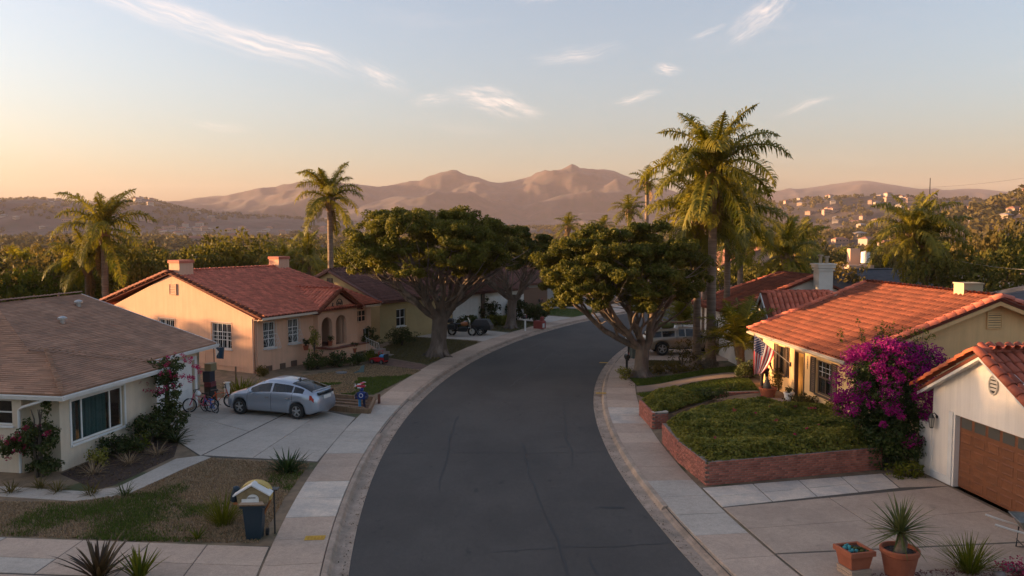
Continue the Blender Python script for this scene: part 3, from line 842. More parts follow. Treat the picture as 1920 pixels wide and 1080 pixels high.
# ------------------------------------------------------------------ brown-roofed house on the left
shin = mat('brown_shingle', (.36, .19, .115), .9, (.255, .14, .088), scale=1.6, amt=.8, bump=.3, bscale=120, rnd=.16, col3=(.41, .23, .145), scale3=.5, lo3=.5, hi3=.7, detail=8)
cream = mat('cream_stucco', (.70, .58, .44), .92, (.61, .50, .38), scale=1.2, amt=.6, bump=.5, bscale=55, detail=8, col3=(.55, .45, .34), scale3=.8, lo3=.56, hi3=.75, streak=.13)
def house_a():
    h = empty('shingled_house', (-14.0, 24.55, 0), R(-9.5), 'low cream stucco house under a brown shingle roof, white gutters and white garage door', 'house')
    wl = MB()
    wall(wl, ('x', 0, 1), 0, 5.0, .05, 2.62, [(1.8, .84, 2.56, 1.4)])
    wall(wl, ('y', 0, -1), -1.1, -.2, .05, 2.62)
    wall(wl, ('y', -.35, -1), -13, -1.02, .05, 2.62, [(-2.0, 1.6, 1.3, .8)])
    wl.box(-1.12, -1.02, -.15, .0, .05, 2.6)
    wall(wl, ('x', -1.1, 1), 5.0, 9.75, .05, 2.78, [(7.6, .1, 3.5, 2.05)])
    wall(wl, ('y', 9.75, 1), -13, -1.1, .05, 2.62)
    wall(wl, ('y', 5.0, 1), -.9, -.2, .05, 2.62)
    # gable above the far wall
    wl.prism([(-1.1, 9.55, 2.62), (-7.1, 9.55, 4.55), (-13, 9.55, 2.66)], (0, .2, 0))
    wl.build('wall', cream, h)
    # floor plinth inside stays dark
    fl = MB(); fl.box(-12.8, -.3, -.1, 9.5, .0, .1); fl.build('floor', dark_in, h)
    # roof planes
    M1 = Plane([(-.6, 4.75, 2.75), (-.6, 10.3, 2.75), (-7.1, 10.3, 4.8), (-7.1, 5.5, 4.8), (-2.95, 2.3, 3.49)])
    Q = Plane([(-2.95, 2.3, 3.49), (-13.5, 2.3, 3.49), (-13.5, 5.5, 4.8), (-7.1, 5.5, 4.8)])
    E_ = Plane([(.5, -.5, 2.65), (.5, 5.1, 2.65), (-2.3, 2.3, 3.49)])
    Fp = Plane([(-13.5, -.5, 2.65), (.5, -.5, 2.65), (-2.3, 2.3, 3.49), (-13.5, 2.3, 3.49)])
    S = Plane([(-.66, 5.1, 2.65), (.5, 5.1, 2.65), (-2.3, 2.3, 3.49), (-2.95, 2.3, 3.49)])
    Bk = Plane([(-13.6, 10.3, 2.75), (-13.6, 5.5, 2.75), (-7.1, 5.5, 4.8), (-7.1, 10.3, 4.8)])
    rf = MB()
    for p in (M1, Q, E_, Fp, S, Bk): deck(rf, p, .09)
    roof = rf.build('roof', shin, h)
    for p in (M1, Q, E_, Fp, S, Bk): shingles(roof, p, shin)
    for a, b in (((.5, -.5, 2.66), (-2.3, 2.3, 3.5)), ((-2.3, 2.3, 3.5), (-2.95, 2.3, 3.5)), ((-7.1, 10.3, 4.81), (-7.1, 5.5, 4.81)), ((.5, 5.1, 2.66), (-2.3, 2.3, 3.5))):
        ridge_tiles(roof, a, b, shin, .2, .12, 'hip_shingle', lift=.012, spread=1.5)
    g = MB()
    # gutters: white, with a lip
    def gutter(p0, p1, out):
        p0, p1, o = Vector(p0), Vector(p1), Vector(out)
        pr = [(0, -.02), (0, -.15), (.09, -.15), (.125, -.04), (.125, -.015), (.105, -.015), (.075, -.13), (.02, -.13), (.02, -.02)]
        n = len(pr); vs = [p + o * a + Vector((0, 0, b)) for p in (p0, p1) for a, b in pr]
        g.add(vs, [(k, (k + 1) % n, n + (k + 1) % n, n + k) for k in range(n)] + [tuple(range(n)), tuple(range(n, 2 * n))[::-1]])
    gutter((-.6, 4.95, 2.72), (-.6, 10.35, 2.72), (1, 0, 0)); gutter((.5, -.5, 2.62), (.5, 5.1, 2.62), (1, 0, 0)); gutter((-13.5, -.5, 2.62), (.62, -.5, 2.62), (0, -1, 0))
    fascia(g, (-.6, 10.33, 2.77), (-7.1, 10.33, 4.82), .18, .03, (0, 1, 0))
    g.build('gutter', white_p, h)
    sf = MB(); sf.box(-.03, .48, -.48, 5.08, 2.5, 2.515); sf.box(-1.08, -.62, 5.1, 10.2, 2.6, 2.615); sf.box(-13, 0, -.48, -.36, 2.5, 2.515); sf.build('soffit', white_p, h)
    d = MB(); d.tube([(-.06, -.55, 2.5), (-.2, -.52, 2.42), (-.92, -.44, 2.2), (-1.06, -.41, 2.1), (-1.08, -.41, .15)], .045, 8); d.build('downspout', white_p, h)
    window(h, ('x', 0, 1), 1.8, .84, 2.56, 1.4, cols=(.62, 1.75, .72), fw=.06, mun=.03, cur=[(.22, .74, curt_g), (.02, .14, curt), ], name='window', gl=glassmat('clear_window_glass', (.02, .022, .025), .72))
    t = MB()
    for (a, b, c, e) in ((.42, .5, .76, 2.3), (3.1, 3.18, .76, 2.3)): t.box(.002, .03, a, b, c, e)
    t.box(.002, .03, .5, 3.1, 2.25, 2.32); t.build('window_trim', white_p, h)
    window(h, ('y', -.35, -1), -2.0, 1.6, 1.3, .8, rows=(1, 1), fw=.05, mun=.02)
    panel_door(h, ('x', -1.1, 1), 7.6, .13, 3.4, 2.0, 1, 5, white_p, white_p, .1, pan_w=.995, pan_h=.975)
    tr = MB(); tr.box(-1.098, -1.06, 5.7, 5.85, .1, 2.3); tr.box(-1.098, -1.06, 9.35, 9.5, .1, 2.3); tr.box(-1.098, -1.06, 5.85, 9.35, 2.15, 2.3); tr.build('door_trim', white_p, h)
    # two roof vents
    for x, y in ((-5.9, 8.6), (-4.6, 6.0)):
        z = 2.75 + (-.6 - x) * .315
        v = MB(); v.lathe([(.09, -.05), (.09, .14), (.17, .15), (.17, .22), (.05, .28)], 12, (0, 0, 0)); v.build('roof_vent', mat('galvanised', (.45, .45, .45), .4, metal=.7), h, (x, y, z))
house_a()

# ------------------------------------------------------------------ peach house with red tiles
tile_r = mat('red_roof_tile', (.62, .18, .11), .8, (.46, .125, .078), scale=2.5, amt=.8, rnd=.24, bump=.2, bscale=40, col3=(.36, .12, .07), scale3=1.4, lo3=.55, hi3=.75)
tile_o = mat('orange_roof_tile', (.185, .050, .025), .9, (.11, .029, .016), scale=2.2, amt=.8, rnd=.22, bump=.2, bscale=40, col3=(.22, .076, .040), scale3=1.1, lo3=.55, hi3=.75)
under_t = mat('tile_pan', (.16, .042, .024), .9)
peach = mat('peach_stucco', (.74, .445, .30), .93, (.67, .395, .265), scale=1.0, amt=.6, bump=.5, bscale=50, detail=8, col3=(.62, .39, .27), scale3=.7, lo3=.56, hi3=.75, streak=.12)
def arch_wall(mb, x0, x1, y0, y1, z0, z1, arches, gable=None, n=14):
    """front wall (faces +x) with round-headed openings: (centre, half width, sill, springing)"""
    def face(x):
        ys = sorted({y0, y1, *[a[0] - a[1] for a in arches], *[a[0] + a[1] for a in arches]})
        for i in range(len(ys) - 1):
            c = (ys[i] + ys[i + 1]) / 2
            hit = [a for a in arches if abs(c - a[0]) < a[1]]
            if not hit: mb.add([(x, ys[i], z0), (x, ys[i + 1], z0), (x, ys[i + 1], z1), (x, ys[i], z1)], [(0, 1, 2, 3)])
            else:
                a = hit[0]
                if a[2] > z0: mb.add([(x, ys[i], z0), (x, ys[i + 1], z0), (x, ys[i + 1], a[2]), (x, ys[i], a[2])], [(0, 1, 2, 3)])
                for k in range(n):
                    t0, t1 = math.pi * k / n, math.pi * (k + 1) / n
                    p0 = (a[0] - a[1] * math.cos(t0), a[3] + a[1] * math.sin(t0)); p1 = (a[0] - a[1] * math.cos(t1), a[3] + a[1] * math.sin(t1))
                    mb.add([(x, p0[0], p0[1]), (x, p1[0], p1[1]), (x, p1[0], z1), (x, p0[0], z1)], [(0, 1, 2, 3)])
        if gable: mb.add([(x, y0, z1), (x, y1, z1), (x, gable[0], gable[1])], [(0, 1, 2)])
    face(x1); face(x0)
    for a in arches:
        pr = [(a[0] - a[1], a[2])] + [(a[0] - a[1] * math.cos(math.pi * k / n), a[3] + a[1] * math.sin(math.pi * k / n)) for k in range(n + 1)] + [(a[0] + a[1], a[2])]
        for k in range(len(pr) - 1):
            mb.add([(x1, *pr[k]), (x1, *pr[k + 1]), (x0, *pr[k + 1]), (x0, *pr[k])], [(0, 1, 2, 3)])
        mb.add([(x1, a[0] - a[1], a[2]), (x1, a[0] + a[1], a[2]), (x0, a[0] + a[1], a[2]), (x0, a[0] - a[1], a[2])], [(0, 1, 2, 3)])
    for y in (y0, y1): mb.add([(x0, y, z0), (x1, y, z0), (x1, y, z1), (x0, y, z1)], [(0, 1, 2, 3)])
def bars(win, w, h, n, flare=.22, m=None):
    """iron bars swelling outward towards the bottom, in the window's own frame"""
    mb = MB()
    for i in range(n + 1):
        x = -w / 2 + w * i / n
        mb.tube([(x, -.02, h + .04), (x, -.03, h * .75), (x, -.06, h * .5), (x, -.06 - flare * .55, h * .25), (x, -.06 - flare, .02), (x, -.05 - flare * .8, -.06)], .011, 4)
    for z, d in ((h + .03, -.02), (h * .5, -.06), (-.04, -.06 - flare * .9)): mb.tube([(-w / 2, d, z), (w / 2, d, z)], .013, 4)
    for s in (-1, 1):
        for z in np.linspace(.0, h * .45, 4):
            d = .06 + flare * (1 - z / (h * .5)) * .9
            mb.tube([(s * w / 2, .05, z), (s * w / 2, -d, z)], .008, 4)
    mb.build('window_bars', m or white_p, win)
def house_b():
    h = empty('peach_house', (-13.5, 42.0, 0), R(-28), 'peach stucco house with red barrel tile roof and arched entry porch', 'house')
    wl = MB()
    fops = [(1.02, 1.38, .88, 1.4), (2.85, 1.42, .84, 1.36), (7.45, 1.35, .5, 1.45), (8.75, 2.02, 1.08, .73), (9.3, .58, .66, 1.0), (.92, .14, .38, .27), (1.93, .12, .36, .28), (2.8, .14, .4, .29)]
    wall(wl, ('x', 0, 1), 0, 4.5, .05, 3.05, [o for o in fops if o[0] < 4])
    wall(wl, ('x', 0, 1), 7.9, 9.75, .05, 3.05, [o for o in fops if o[0] > 8])
    wall(wl, ('x', 0, 1), 6.85, 7.9, .05, 3.05, [(7.45, 1.35, .5, 1.45)])
    wall(wl, ('x', -1.6, 1), 4.5, 7.0, .05, 3.05, [(6.35, .85, .95, 2.05)])
    wl.box(-1.6, -.2, 4.4, 4.5, .05, 3.05); wl.box(-1.6, -.2, 6.9, 7.0, .05, 3.05)
    wall(wl, ('y', 0, -1), -12.0, -.001, .05, 3.05, [(-2.5, 1.3, 1.5, 1.37), (-6.8, 1.3, 1.25, 1.37)])
    wl.prism([(-.01, 0, 3.05), (-12.0, 0, 3.05), (-6.4, 0, 5.18)], (0, .2, 0))
    wall(wl, ('y', 9.75, 1), -12.0, -.2, .05, 3.05); wl.prism([(-.1, 9.55, 3.05), (-12.0, 9.55, 3.05), (-6.4, 9.0, 5.1)], (0, .18, 0))
    wall(wl, ('x', -12.0, -1), 0.2, 9.55, .05, 3.05)
    wl.build('wall', peach, h)
    fl = MB(); fl.box(-11.8, -.2, .2, 9.5, .6, .7); fl.build('floor', dark_in, h)
    # porch front
    p = MB()
    arch_wall(p, .12, .36, 4.45, 7.95, .05, 3.0, [(5.2, .46, .95, 2.2), (6.45, .48, .95, 2.2)], (6.2, 4.02))
    p.box(.0, .12, 4.45, 4.6, .05, 3.0); p.box(.0, .12, 7.8, 7.95, .05, 3.0)
    p.build('porch', peach, h)
    dk = MB(); dk.box(-1.4, .115, 4.6, 6.9, .75, .93); dk.build('porch_floor', mat('terracotta_floor', (.22, .075, .045), .8, (.15, .055, .035), scale=6, rnd=.1), h)
    dr = MB(); dr.box(-1.56, -1.5, 5.9, 6.8, .93, 2.88); o = dr.build('front_door', mat('grey_door', (.22, .22, .23), .6), h)
    k = MB(); k.lathe([(.02, 0), (.03, .03), (.0, .05)], 8); k.build('handle', iron, o, (-1.48, 6.0, 1.9), None, (0, R(90), 0))
    # emblem and shield over the arches: a round wrought ornament and a small plaque
    e = MB()
    for k_ in range(16):
        a0, a1 = 2 * math.pi * k_ / 16, 2 * math.pi * (k_ + 1) / 16
        e.tube([(.38, 6.3 + .25 * math.cos(a0), 3.38 + .26 * math.sin(a0)), (.38, 6.3 + .25 * math.cos(a1), 3.38 + .26 * math.sin(a1))], .026, 5)
    e.tube([(.38, 6.14, 3.25), (.385, 6.24, 3.5), (.38, 6.36, 3.3), (.385, 6.46, 3.48)], .03, 5); e.tube([(.38, 6.1, 3.4), (.38, 6.5, 3.36)], .022, 5)
    e.tube([(.38, 5.72, 3.45), (.385, 5.66, 3.3), (.38, 5.72, 3.15), (.385, 5.78, 3.28)], .035, 5)
    e.build('wall_ornament', iron, h)
    # roof
    F1 = Plane([(.6, -.16, 3.12), (.6, 10.0, 3.12), (-6.4, 8.6, 5.33), (-6.4, -.16, 5.33)])
    B1 = Plane([(-13.2, 10.0, 3.16), (-13.2, -.16, 3.16), (-6.4, -.16, 5.33), (-6.4, 8.6, 5.33)])
    E1 = Plane([(.6, 10.0, 3.12), (-13.2, 10.0, 3.16), (-6.4, 8.6, 5.33)])
    rf = MB()
    for q in (F1, B1, E1): deck(rf, q, .09)
    roof = rf.build('roof', under_t, h)
    tiles(roof, F1, .235, .33, tile_r); tiles(roof, B1, .235, .33, tile_r)
    P1 = Plane([(.62, 4.2, 2.95), (-1.2, 4.2, 2.95), (-3.0, 6.2, 4.17), (.62, 6.2, 4.17)]); 
    P2 = Plane([(-1.2, 8.2, 2.95), (.62, 8.2, 2.95), (.62, 6.2, 4.17), (-3.0, 6.2, 4.17)])
    pr = MB(); deck(pr, P1, .08); deck(pr, P2, .08)
    proof = pr.build('porch_roof', under_t, h)
    tiles(proof, P1, .27, .42, tile_r, 90, (.6, 4, 3), name='porch_roof_tile'); tiles(proof, P2, .27, .42, tile_r, 90, (.6, 8, 3), name='porch_roof_tile')
    ridge_tiles(proof, (.7, 6.2, 4.19), (-2.9, 6.2, 4.19), tile_r, .38, .13)
    ridge_tiles(proof, (.62, 4.15, 3.0), (.62, 6.2, 4.22), tile_o, .34, .12, 'rake_tile'); ridge_tiles(proof, (.62, 8.25, 3.0), (.62, 6.2, 4.22), tile_r, .34, .12, 'rake_tile')
    ridge_tiles(roof, (.66, -.16, 3.16), (-6.4, -.16, 5.38), tile_o, .34, .14, 'rake_tile'); ridge_tiles(roof, (-13.2, -.16, 3.2), (-6.4, -.16, 5.38), tile_o, .34, .14, 'rake_tile')
    ridge_tiles(roof, (-6.4, -.1, 5.35), (-6.4, 8.6, 5.35), tile_r, .36, .12); ridge_tiles(roof, (.6, 10.0, 3.14), (-6.4, 8.6, 5.35), tile_r, .36, .10, 'hip_tile')
    fs = MB(); fascia(fs, (.6, -.1, 3.1), (.6, 4.15, 3.1), .12, .03, (1, 0, 0)); fascia(fs, (.6, 8.25, 3.1), (.6, 10.0, 3.1), .12, .03, (1, 0, 0))
    fs.box(.0, .58, -.1, 4.4, 2.96, 2.975); fs.box(.0, .58, 8.0, 9.9, 2.96, 2.975)
    fs.build('fascia', mat('cream_trim', (.62, .52, .42), .7), h)
    for (a, b) in ((-6.15, .06), (-6.4, 7.95)):
        c = MB(); c.box(a - .42, a + .42, b, b + .95, 4.6, 5.85)
        ch = c.build('chimney', peach, h)
        k = MB(); k.box(a - .47, a + .47, b - .05, b + 1.0, 5.853, 6.02, bev=.03); k.build('chimney_cap', tile_r, ch)
    ds = MB(); ds.tube([(-.12, -.06, 3.0), (-.12, -.06, .2)], .045, 7); ds.tube([(.35, -.02, 3.02), (.1, .06, 2.85), (.06, .1, 2.6), (.06, .1, .3)], .035, 6)
    ds.build('downspout', peach, h)
    hp = MB(); hp.tube([(-.9, -.06, .4), (-4.5, -.06, .42), (-6, -.06, .5)], .02, 5); hp.tube([(-2.9, -.05, 1.15), (-3.7, -.06, 1.12), (-3.72, -.08, .3)], .02, 5); hp.build('wall_pipe', peach, h)
    w = window(h, ('x', 0, 1), 1.02, 1.38, .88, 1.4, cols=(1, 1), rows=(1, 1, 1), cur=[(.05, .95, curt)]); bars(w, .98, 1.45, 8, .3)
    w = window(h, ('x', 0, 1), 2.85, 1.42, .84, 1.36, cols=(1, 1), rows=(1, 1, 1), cur=[(.05, .95, curt)]); bars(w, .94, 1.42, 8, .3)
    w = window(h, ('x', 0, 1), 7.45, 1.35, .5, 1.45, cols=(1,), rows=(1, 1, 1), cur=[(.05, .6, curt)]); bars(w, .6, 1.5, 5, .3)
    window(h, ('x', 0, 1), 8.75, 2.02, 1.08, .73, cols=(1, 1, 1), rows=(1, 1), fm=peach)
    window(h, ('x', 0, 1), 9.3, .58, .66, 1.0, cols=(1, 1.4), rows=(1,), cur=[(.4, 1, curt)])
    w = window(h, ('y', 0, -1), -2.5, 1.3, 1.5, 1.37, cols=(1, 1, 1, 1), rows=(1, 1, 1), cur=[(.05, .3, curt)]); bars(w, 1.54, 1.4, 10, .04)
    w = window(h, ('y', 0, -1), -6.8, 1.3, 1.25, 1.37, cols=(1, 1, 1), rows=(1, 1, 1), cur=[(.05, .4, curt)]); bars(w, 1.3, 1.4, 8, .04)
    vent(h, ('y', 0, -1), -6.2, 4.1, .5, .56, 6, peach)
    for (a, z, w_, h_) in ((.92, .14, .38, .27), (1.93, .12, .36, .28), (2.8, .14, .4, .29)):
        vent(h, ('x', 0, 1), a, z + .03, w_ - .06, h_ - .06, 4, mat('rusty_vent', (.16, .10, .07), .8), 'crawl_vent')
    # steps, low walls and planters of the entry
    s = MB(); s.box(.36, 1.5, 4.3, 4.6, .05, .9); s.box(.363, 1.55, 4.6, 6.3, .05, .55); s.box(1.3, 1.55, 4.3, 7.4, .552, .95); s.prism([(.37, 7.4, .05), (.37, 8.7, .05), (.37, 8.7, .35), (.37, 7.4, 1.0)], (1.1, 0, 0))
    s.build('entry_wall', peach, h)
    st = MB()
    for i in range(4): st.box(.37 + .0, 1.28, 6.32 + .001 * i, 7.38, .05 + i * .22 - (.21 if i else 0), .05 + (i + 1) * .2)
    for i in range(3): st.box(1.6 + .0, 2.6 - .3 * i, 7.5, 8.6, .05 + i * .16 + .001, .05 + (i + 1) * .16)
    st.build('entry_steps', mat('step_concrete', (.34, .28, .24), .9, (.26, .21, .18), scale=3, rnd=.08), h)
    ct = MB(); ct.box(.3, 1.62, 4.25, 4.66, .953, 1.02, bev=.02); ct.box(1.25, 1.62, 4.67, 7.45, .953, 1.02, bev=.02); ct.build('wall_coping', mat('terracotta_floor', (.22, .075, .045)), h)
    rl = MB()
    for i in range(8):
        y = 7.3 + i * .16; z = 1.0 - i * .06
        rl.tube([(1.55, y, z - .55), (1.55, y, z + .28)], .011, 5)
    rl.tube([(1.55, 7.2, 1.32), (1.55, 8.5, .82), (1.55, 8.55, .4)], .016, 6); rl.build('railing', white_p, h)
house_b()
# ------------------------------------------------------------------ yellow house on the right
yel = mat('yellow_stucco', (.82, .53, .25), .92, (.76, .48, .22), scale=1.1, amt=.6, bump=.45, bscale=50, detail=8, col3=(.68, .44, .22), scale3=.7, lo3=.56, hi3=.75, streak=.12)
def shutter(par, face, a, z0, w, h, m, name='shutter'):
    loc, rz = facing(face, a, z0)
    mb = MB(); mb.box(-w / 2, -w / 2 + .05, -.045, -.003, 0, h); mb.box(w / 2 - .05, w / 2, -.045, -.003, 0, h)
    for z in (0, h * .48, h - .06): mb.box(-w / 2 + .05, w / 2 - .05, -.04, -.004, z, z + .06)
    o = mb.build(name, m, par, loc, rz)
    n = int(h / .07)
    s = MB(); s.prism([(-w / 2 + .05, -.036, 0), (w / 2 - .05, -.036, 0), (w / 2 - .05, -.006, .05), (-w / 2 + .05, -.006, .05)], (0, 0, .008))
    me = s.mesh('slat'); me.materials.append(m)
    for i in range(n):
        q = bpy.data.objects.new('slat', me); COL.objects.link(q); q.parent = o; q.location = (0, 0, h * (i + .1) / n)
    return o
def house_y():
    h = empty('yellow_house', (12.1, 28.1, 0), R(4.6), 'yellow stucco house with orange tile roof, brown shutters and a flag by the door', 'house')
    wl = MB()
    ops = [(2.33, 1.3, 1.25, 1.32), (4.45, .7, .95, 2.03), (6.2, 1.45, .72, 1.22)]
    wall(wl, ('x', 0, -1), 0, 8.3, .1, 3.0, ops)
    wall(wl, ('y', 0, -1), .2, 10.6, .1, 3.0)
    wl.prism([(0, 0, 3.0), (10.6, 0, 3.0), (5.05, 0, 5.1)], (0, .2, 0))
    wall(wl, ('y', 8.3, 1), .2, 10.6, .1, 3.0); wl.prism([(0, 8.1, 3.0), (10.6, 8.1, 3.0), (5.05, 8.1, 5.1)], (0, .2, 0))
    wall(wl, ('x', 10.6, 1), 0, 8.3, .1, 3.0)
    wl.build('wall', yel, h)
    fl = MB(); fl.box(.2, 10.4, .2, 8.1, .6, .68); fl.build('floor', dark_in, h)
    F1 = Plane([(-.55, 8.6, 3.1), (-.55, -.4, 3.1), (5.05, -.4, 5.25), (5.05, 8.6, 5.25)])
    B1 = Plane([(10.9, -.4, 3.0), (10.9, 8.6, 3.0), (5.05, 8.6, 5.25), (5.05, -.4, 5.25)])
    rf = MB(); deck(rf, F1, .1); deck(rf, B1, .1)
    roof = rf.build('roof', under_t, h)
    tiles(roof, F1, .25, .36, tile_o, 300, (-.5, -.4, 3.1), seg=5); tiles(roof, B1, .25, .36, tile_o)
    ridge_tiles(roof, (5.05, -.4, 5.27), (5.05, 8.6, 5.27), tile_o, .38, .12)
    ridge_tiles(roof, (-.58, -.42, 3.13), (5.05, -.42, 5.29), tile_r, .36, .15, 'rake_tile'); ridge_tiles(roof, (10.9, -.42, 3.05), (5.05, -.42, 5.29), tile_r, .36, .15, 'rake_tile')
    ridge_tiles(roof, (-.58, 8.6, 3.13), (5.05, 8.6, 5.29), tile_r, .36, .12, 'rake_tile')
    fs = MB(); fascia(fs, (-.55, -.35, 3.07), (-.55, 8.55, 3.07), .15, .03, (-1, 0, 0)); fs.box(-.53, -.02, -.3, 8.4, 2.93, 2.945)
    fs.build('fascia', mat('weathered_trim', (.50, .44, .36), .8, (.33, .28, .22), scale=3, rnd=.05), h)
    rk = MB(); fascia(rk, (-.5, -.38, 2.98), (5.05, -.38, 5.12), .14, .03, (0, 1, 0)); fascia(rk, (10.9, -.38, 2.9), (5.05, -.38, 5.12), .14, .03, (0, 1, 0)); rk.build('bargeboard', yel, h)
    gt = MB(); gt.tube([(-.62, -.45, 3.0), (-.62, 8.6, 3.0)], .055, 7); gt.build('gutter', mat('tan_gutter', (.36, .31, .25), .6), h)
    c = MB(); c.box(5.75, 6.5, .0, .6, 4.7, 5.62); ch = c.build('chimney', mat('buff_stucco', (.46, .36, .23), .9, bump=.3), h); k = MB(); k.box(5.72, 6.53, -.03, .63, 5.623, 5.67); k.build('chimney_cap', MATS['buff_stucco'], ch)
    ch.location = (-.95, 1.3, .0)
    w = window(h, ('x', 0, -1), 2.33, 1.3, 1.25, 1.32, cols=(1, 1), rows=(1, 1), fw=.07, mun=.035, fm=brown_p, cur=[(.1, .4, curt), (.6, .95, curt)])
    mu = MB()
    for x in (-.3, .3):
        mu.box(x - .008, x + .008, .075, .09, .70, 1.25)
    for z in (.88, 1.06): mu.box(-.55, .55, .076, .091, z - .008, z + .008)
    mu.build('glazing_bars', white_p, w)
    shutter(h, ('x', 0, -1), 3.2, 1.27, .42, 1.4, brown_p); shutter(h, ('x', 0, -1), 1.46, 1.27, .42, 1.4, brown_p)
    window(h, ('x', 0, -1), 6.2, 1.45, .72, 1.22, cols=(1, 1), rows=(1,), fm=brown_p, cur=[(.3, .55, curt)])
    shutter(h, ('x', 0, -1), 6.78, 1.43, .4, 1.28, brown_p); shutter(h, ('x', 0, -1), 5.62, 1.43, .4, 1.28, brown_p)
    dm = mat('ochre_door', (.46, .235, .05), .5, (.36, .17, .035), scale=3, stretch=(4, 4, .6), amt=.7)
    loc, rz = facing(('x', 0, -1), 4.45, .7)
    f = MB(); f.box(-.475, -.40, -.02, .2, 0, 2.03); f.box(.40, .475, -.02, .2, 0, 2.03); f.box(-.4, .4, -.02, .2, 1.95, 2.03); f.build('door_frame', brown_p, h, loc, rz)
    d = MB(); d.box(-.395, .395, .13, .175, .02, 1.945); do = d.build('front_door', dm, h, loc, rz)
    for z0, z1 in ((.15, .8), (.95, 1.75)):
        for x0, x1 in ((-.32, -.03), (.03, .32)):
            q = MB(); q.box(x0, x1, .118, .13, z0, z1, bev=0); q.build('door_panel', dm, do)
    q = MB(); q.tube([(.31, .10, .92), (.31, .07, .95), (.31, .07, 1.12), (.31, .10, 1.15)], .014, 6); q.build('handle', iron, do)
    st = MB(); st.box(-1.3, .0, 3.7, 5.3, .3, .66); st.box(-1.9, -1.302, 3.6, 5.4, .2, .55); st.build('door_step', conc, h)
    # wrought house number strip: a column of small iron strokes
    nb = MB()
    for i in range(5):
        z = 2.62 - i * .1
        nb.tube([(-.02, 3.66, z), (-.02, 3.72, z - .02), (-.02, 3.67, z - .05), (-.02, 3.72, z - .08)], .009, 4)
    nb.tube([(-.02, 3.69, 2.66), (-.02, 3.69, 2.1)], .006, 4); nb.build('number_strip', iron, h)
    vent(h, ('y', 0, -1), 5.1, 4.16, .5, .52, 6, yel)
    return h
house_y()

